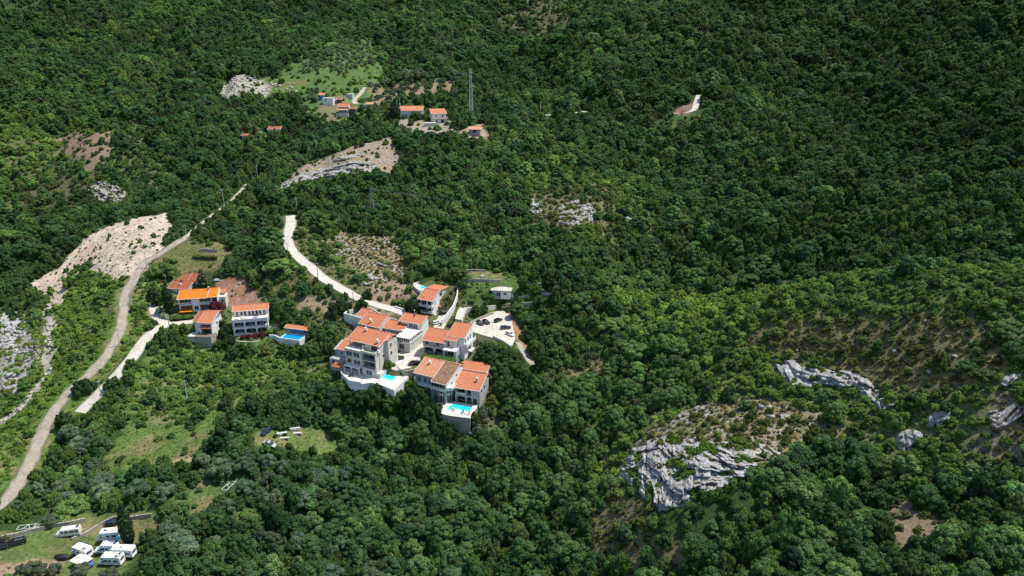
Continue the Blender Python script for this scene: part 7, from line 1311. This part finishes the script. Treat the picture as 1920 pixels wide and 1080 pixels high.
# trees whose tops stand against the terrace walls: foot pixel, row where the crown ends, radius
for (fx, fy), top, r, tk, lb in (((655,748),722,3.6,'d','dark crown under the left corner of the white house terrace'), ((678,756),722,4.2,'d','broad crown below the middle of the white house terrace'), ((706,760),712,4.4,'d','tall crown covering the joint of the two terraces'), ((735,768),734,4.0,'g','crown below the square pool terrace'), ((757,765),728,3.8,'g','crown under the right corner of the square pool terrace'),
 ((786,792),714,5.0,'d','big crown below the vine arbour'), ((812,800),740,4.4,'d','big crown hiding the foot of the pink roofed villa'), ((826,825),778,3.8,'d','crown at the left end of the lowest terrace wall'), ((842,835),792,3.2,'d','crown in front of the lowest terrace wall'), ((640,735),708,3.4,'g','crown left of the white house terrace'), ((902,838),800,3.4,'g','crown right of the rock rubble under the lowest wall'),
 ((903,672),652,3.2,'d','dark crown at the right end of the courtyard house balcony'), ((922,668),640,3.6,'d','dark crown just under the car park kerb'), ((945,680),652,3.8,'d','dark crown below the right part of the car park kerb'), ((965,700),668,3.8,'g','broad crown left of the grey wood track'), ((918,695),664,3.6,'d','dark crown between the car park and the stone villa'), ((942,715),682,4.0,'d','large dark crown right of the stone villa rear roof'), ((966,735),700,3.8,'d','dark crown below the grey wood track'), ((938,742),708,3.6,'g','crown right of the yellow-green bush'), ((955,765),730,3.8,'d','dark crown far right of the lowest pool terrace'), ((985,715),684,3.6,'g','crown at the foot of the grey wood track'),
 ((1012,690),652,3.6,'d','dark crown right of the grey wood track'), ((990,640),612,3.2,'d','dark crown on the bank right of the white parked car'), ((1005,665),632,3.4,'g','crown on the bank above the grey wood track'),
 ((468,668),646,2.8,'g','crown under the pale wall of the arched villa'), ((440,672),648,3.0,'d','crown lower left of the arched villa wall'), ((556,668),644,3.0,'g','crown under the blue pool basin'), ((532,664),638,2.6,'g','crown at the left end of the blue pool basin'), ((500,668),646,2.8,'y','yellow-green crown between the arched villa and the blue pool')):
    q = G(fx, fy); hh = 3.0
    while proj(q[0], q[1], q[2]+hh)[1] > top and hh < 16: hh += 0.2
    i = int(RNG.integers(0, 8)); plant('garden_tree', *q, r, hh/1.85, np.array(GT[tk])*1.1, lb, 'tree', None, BROAD[i], TRUNK[i % 3])
for px, R_, H_, lb in (((319,590),13,14.5,'tall dark cypress standing left of the long orange roofed house'), ((742,232),22,17,'broad dark cypress beside the long farmhouse'), ((240,1022),11,14,'tall clipped cypress leaning over the camper meadow'), ((480,262),9,10,'slim dark cypress left of the small white cottage')):
    q = G(*px) if px[0] != 240 else P(243, 1022, 35.6); plant('cypress_tree', *q, R_, H_, (0.035, 0.060, 0.026), lb, 'cypress', 'cypresses', CYPR, TRUNKC)
def hedge(label, a, b, w, h, tint, n=9, zs=None):
    p = G(*a) if zs is None else P(*a, zs); q = G(*b) if zs is None else P(*b, zs); L_ = np.linalg.norm((q-p)[:2]); lob = []
    for i in range(n):
        for j in (-1, 1): lob.append((L_*(i+.5)/n, j*w*.22, h*0.62, w*.42, h*.42))
    me = leaf_cloud(lob, 3000, 0.20, int(a[0]), 'hedge', core=0.85); o = tag(link('hedge', me), label, 'hedge', 'hedges'); o['tint'] = [float(x) for x in tint]; o.location = (p[0], p[1], p[2]-.1); o.rotation_euler = (0, -math.atan2(q[2]-p[2], L_)*0, math.atan2(q[1]-p[1], q[0]-p[0]))
hedge('thick bright green hedge in front of the courtyard house', (793, 676), (852, 683), 3.4, 2.6, (0.10, 0.19, 0.035), 10, 52.6)
hedge('tall dark hedge with bright top along the drive above the car park', (860, 568), (925, 566), 3.2, 4.2, (0.075, 0.14, 0.032), 11, 60.0)
hedge('low green hedge along the lane below the long house', (322, 600), (362, 598), 2.2, 1.6, (0.10, 0.16, 0.035), 9)
hedge('clipped hedge strip in the stepped meadow', (362, 483), (408, 486), 1.6, 1.2, (0.09, 0.14, 0.03), 9)
q = G(836, 588); t = thing('palm_tree', 'fan palm in front of the green blinds of the tall white house', 'palm tree', tuple(q)); MB().tube((0, 0, -.3), (0, 0, 4.2), .22, .16, 8).build('trunk', M['bark'], t)
m_ = MB()
for k in range(22):
    a = k*2.4; el = rnd(-.5, .9); L_ = rnd(1.2, 1.7); d = np.array([cos(a)*cos(el), sin(a)*cos(el), sin(el)]); s_ = np.array([-sin(a), cos(a), 0])*.34; c0 = np.array([0, 0, 4.2]); m1 = c0+d*L_*.6; e = c0+d*L_-np.array([0, 0, .35]); m_.add([c0, m1-s_, e, m1+s_], [(0, 1, 2, 3)])
cr = m_.build('crown', M['leaf'], t); cr['tint'] = [0.07, 0.12, 0.035]
vs_ = visible_size(tx, ty, tz, tr, th)
order = np.argsort(-vs_)
bi = [i for i in order if not isol[i]][:298]; oi = [i for i in order if isol[i]][:190]
single = np.zeros(len(tx), bool); first_crowns = []; first_ol = []
for i in bi:
    single[i] = True
    o = plant('broadleaf_tree', tx[i], ty[i], tz[i], tr[i], th[i], ttint[i], '%s %s' % (size_word(tr[i]), shade(ttint[i])), 'tree', 'broadleaf trees of the woods', BROAD[i % 8], TRUNK[i % 3])
for i in oi:
    single[i] = True
    plant('olive_tree', tx[i], ty[i], tz[i], tr[i]*0.9, th[i], ttint[i], '%s grey-green' % size_word(tr[i]), 'tree', 'olive trees', OLIVE[i % 3], TRUNK[i % 3])
for i, (x, y) in enumerate(zip(ox, oy)):
    z = float(gz(x, y)); px, py, t = proj(x, y, z)
    where = 'in the rows above the upper farmhouses' if py > 140 else 'in the high orchard on the far terraces'
    r = rnd(2.3, 3.3)*(0.75 if py < 140 else 1)
    plant('olive_tree', x, y, z, r, r*1.05, tints(np.array([x]), np.array([y]), 1, 'olive')[0], 'round silvery', 'tree', 'olive trees of the orchards', OLIVE[i % 3], TRUNK[i % 3])
def stuff_field(name, label, cat, x, y, z, sr_, sh_, tint, protos):
    """one object: a cloud of points that grows a plant on each (real leaf meshes, instanced by geometry nodes)"""
    V = np.stack([x, y, z-0.15], 1); me = bpy.data.meshes.new(name); me.vertices.add(len(V)); me.vertices.foreach_set('co', V.astype(np.float32).ravel())
    a = me.attributes.new('tint', 'FLOAT_VECTOR', 'POINT'); a.data.foreach_set('vector', tint.astype(np.float32).ravel())
    sc = np.stack([sr_, sr_*RNG.uniform(0.85, 1.15, len(x)), sh_], 1); a = me.attributes.new('size', 'FLOAT_VECTOR', 'POINT'); a.data.foreach_set('vector', sc.astype(np.float32).ravel())
    a = me.attributes.new('turn', 'FLOAT', 'POINT'); a.data.foreach_set('value', RNG.uniform(0, 6.283, len(x)).astype(np.float32))
    a = me.attributes.new('pick', 'INT', 'POINT'); a.data.foreach_set('value', RNG.integers(0, len(protos), len(x)).astype(np.int32))
    me.update(); o = tag(link(name, me), label, cat, kind='stuff')
    g = bpy.data.node_groups.new(name, 'GeometryNodeTree'); g.interface.new_socket('Geometry', in_out='INPUT', socket_type='NodeSocketGeometry'); g.interface.new_socket('Geometry', in_out='OUTPUT', socket_type='NodeSocketGeometry')
    gi = g.nodes.new('NodeGroupInput'); go = g.nodes.new('NodeGroupOutput'); ip = g.nodes.new('GeometryNodeInstanceOnPoints'); L = g.links
    mp = g.nodes.new('GeometryNodeMeshToPoints'); L.new(gi.outputs[0], mp.inputs['Mesh']); L.new(mp.outputs[0], ip.inputs['Points'])
    gi2 = g.nodes.new('GeometryNodeGeometryToInstance')
    jn = g.nodes.new('GeometryNodeJoinGeometry')
    for pr in reversed(protos):
        tiq = g.nodes.new('GeometryNodeGeometryToInstance')
        for q in reversed(pr):
            oi_ = g.nodes.new('GeometryNodeObjectInfo'); oi_.transform_space = 'ORIGINAL'; oi_.inputs['Object'].default_value = q; L.new(oi_.outputs['Geometry'], tiq.inputs[0])
        L.new(tiq.outputs[0], jn.inputs[0])
    g.nodes.remove(gi2); L.new(jn.outputs[0], ip.inputs['Instance']); ip.inputs['Pick Instance'].default_value = True
    def attr(nm, typ):
        q = g.nodes.new('GeometryNodeInputNamedAttribute'); q.data_type = typ; q.inputs['Name'].default_value = nm; return q.outputs['Attribute']
    L.new(attr('pick', 'INT'), ip.inputs['Instance Index']); L.new(attr('size', 'FLOAT_VECTOR'), ip.inputs['Scale'])
    cx = g.nodes.new('ShaderNodeCombineXYZ'); L.new(attr('turn', 'FLOAT'), cx.inputs[2]); L.new(cx.outputs[0], ip.inputs['Rotation']); L.new(ip.outputs[0], go.inputs[0])
    md = o.modifiers.new('plants', 'NODES'); md.node_group = g; return o
relabel([o for o in bpy.data.objects if o.name.startswith('broadleaf_tree')], 'broadleaf tree'); relabel([o for o in bpy.data.objects if o.name.startswith('olive_tree')], 'olive tree')
# each kind of plant in the forest mass is a copy of one of the single plants standing in the scene
index_kids()
bt = [o for o in bpy.data.objects if o.name.startswith('broadleaf_tree')]; ot = [o for o in bpy.data.objects if o.name.startswith('olive_tree')]
def kids_with(meshlist, pool):
    out = []
    for me in meshlist:
        for o in pool:
            ks_ = KIDS.get(o, [])
            c = [k for k in ks_ if k.data is me]
            if c: out.append([c[0], [k for k in ks_ if k.name.startswith('trunk')][0]]); break
    return out
PB = kids_with(BROAD, bt); PO = kids_with(OLIVE, ot)
f = ~single & ~isol; stuff_field('forest', 'dense green broadleaf forest covering the hillsides', 'forest', tx[f], ty[f], tz[f], tr[f], th[f], ttint[f], PB)
f = ~single & isol
if f.sum() > 0: stuff_field('olive_grove', 'grey-green olive grove around the far farm terraces', 'olive grove', tx[f], ty[f], tz[f], tr[f]*0.9, th[f], ttint[f], PO)
vs2 = visible_size(sx, sy, s_z, sr, sh); od = np.argsort(-vs2)[:296]; sg = np.zeros(len(sx), bool)
SHO = []
for i in od:
    sg[i] = True
    SHO.append(plant('shrub', sx[i], sy[i], s_z[i], sr[i], sh[i], stint[i], 'low %s' % shade(stint[i]), 'shrub', 'low shrubs on the slopes', SHRUB[i % 4]))
relabel(SHO, 'shrub')
PS = [[next(o for o in SHO if o.data is me)] for me in SHRUB]
stuff_field('scrub', 'low green scrub growing between the trees and along the tracks', 'scrub', sx[~sg], sy[~sg], s_z[~sg], sr[~sg], sh[~sg], stint[~sg], PS)
stuff_field('grass_tufts', 'dry straw and green grass tufts on the open ground', 'grass', gx_, gy_, g_z+0.1, gr, gr*0.8, gtint, PS)
print('trees', len(tx), 'olive', int(isol.sum()), 'orchard', len(ox), 'shrubs', len(sx), 'tufts', len(gx_))
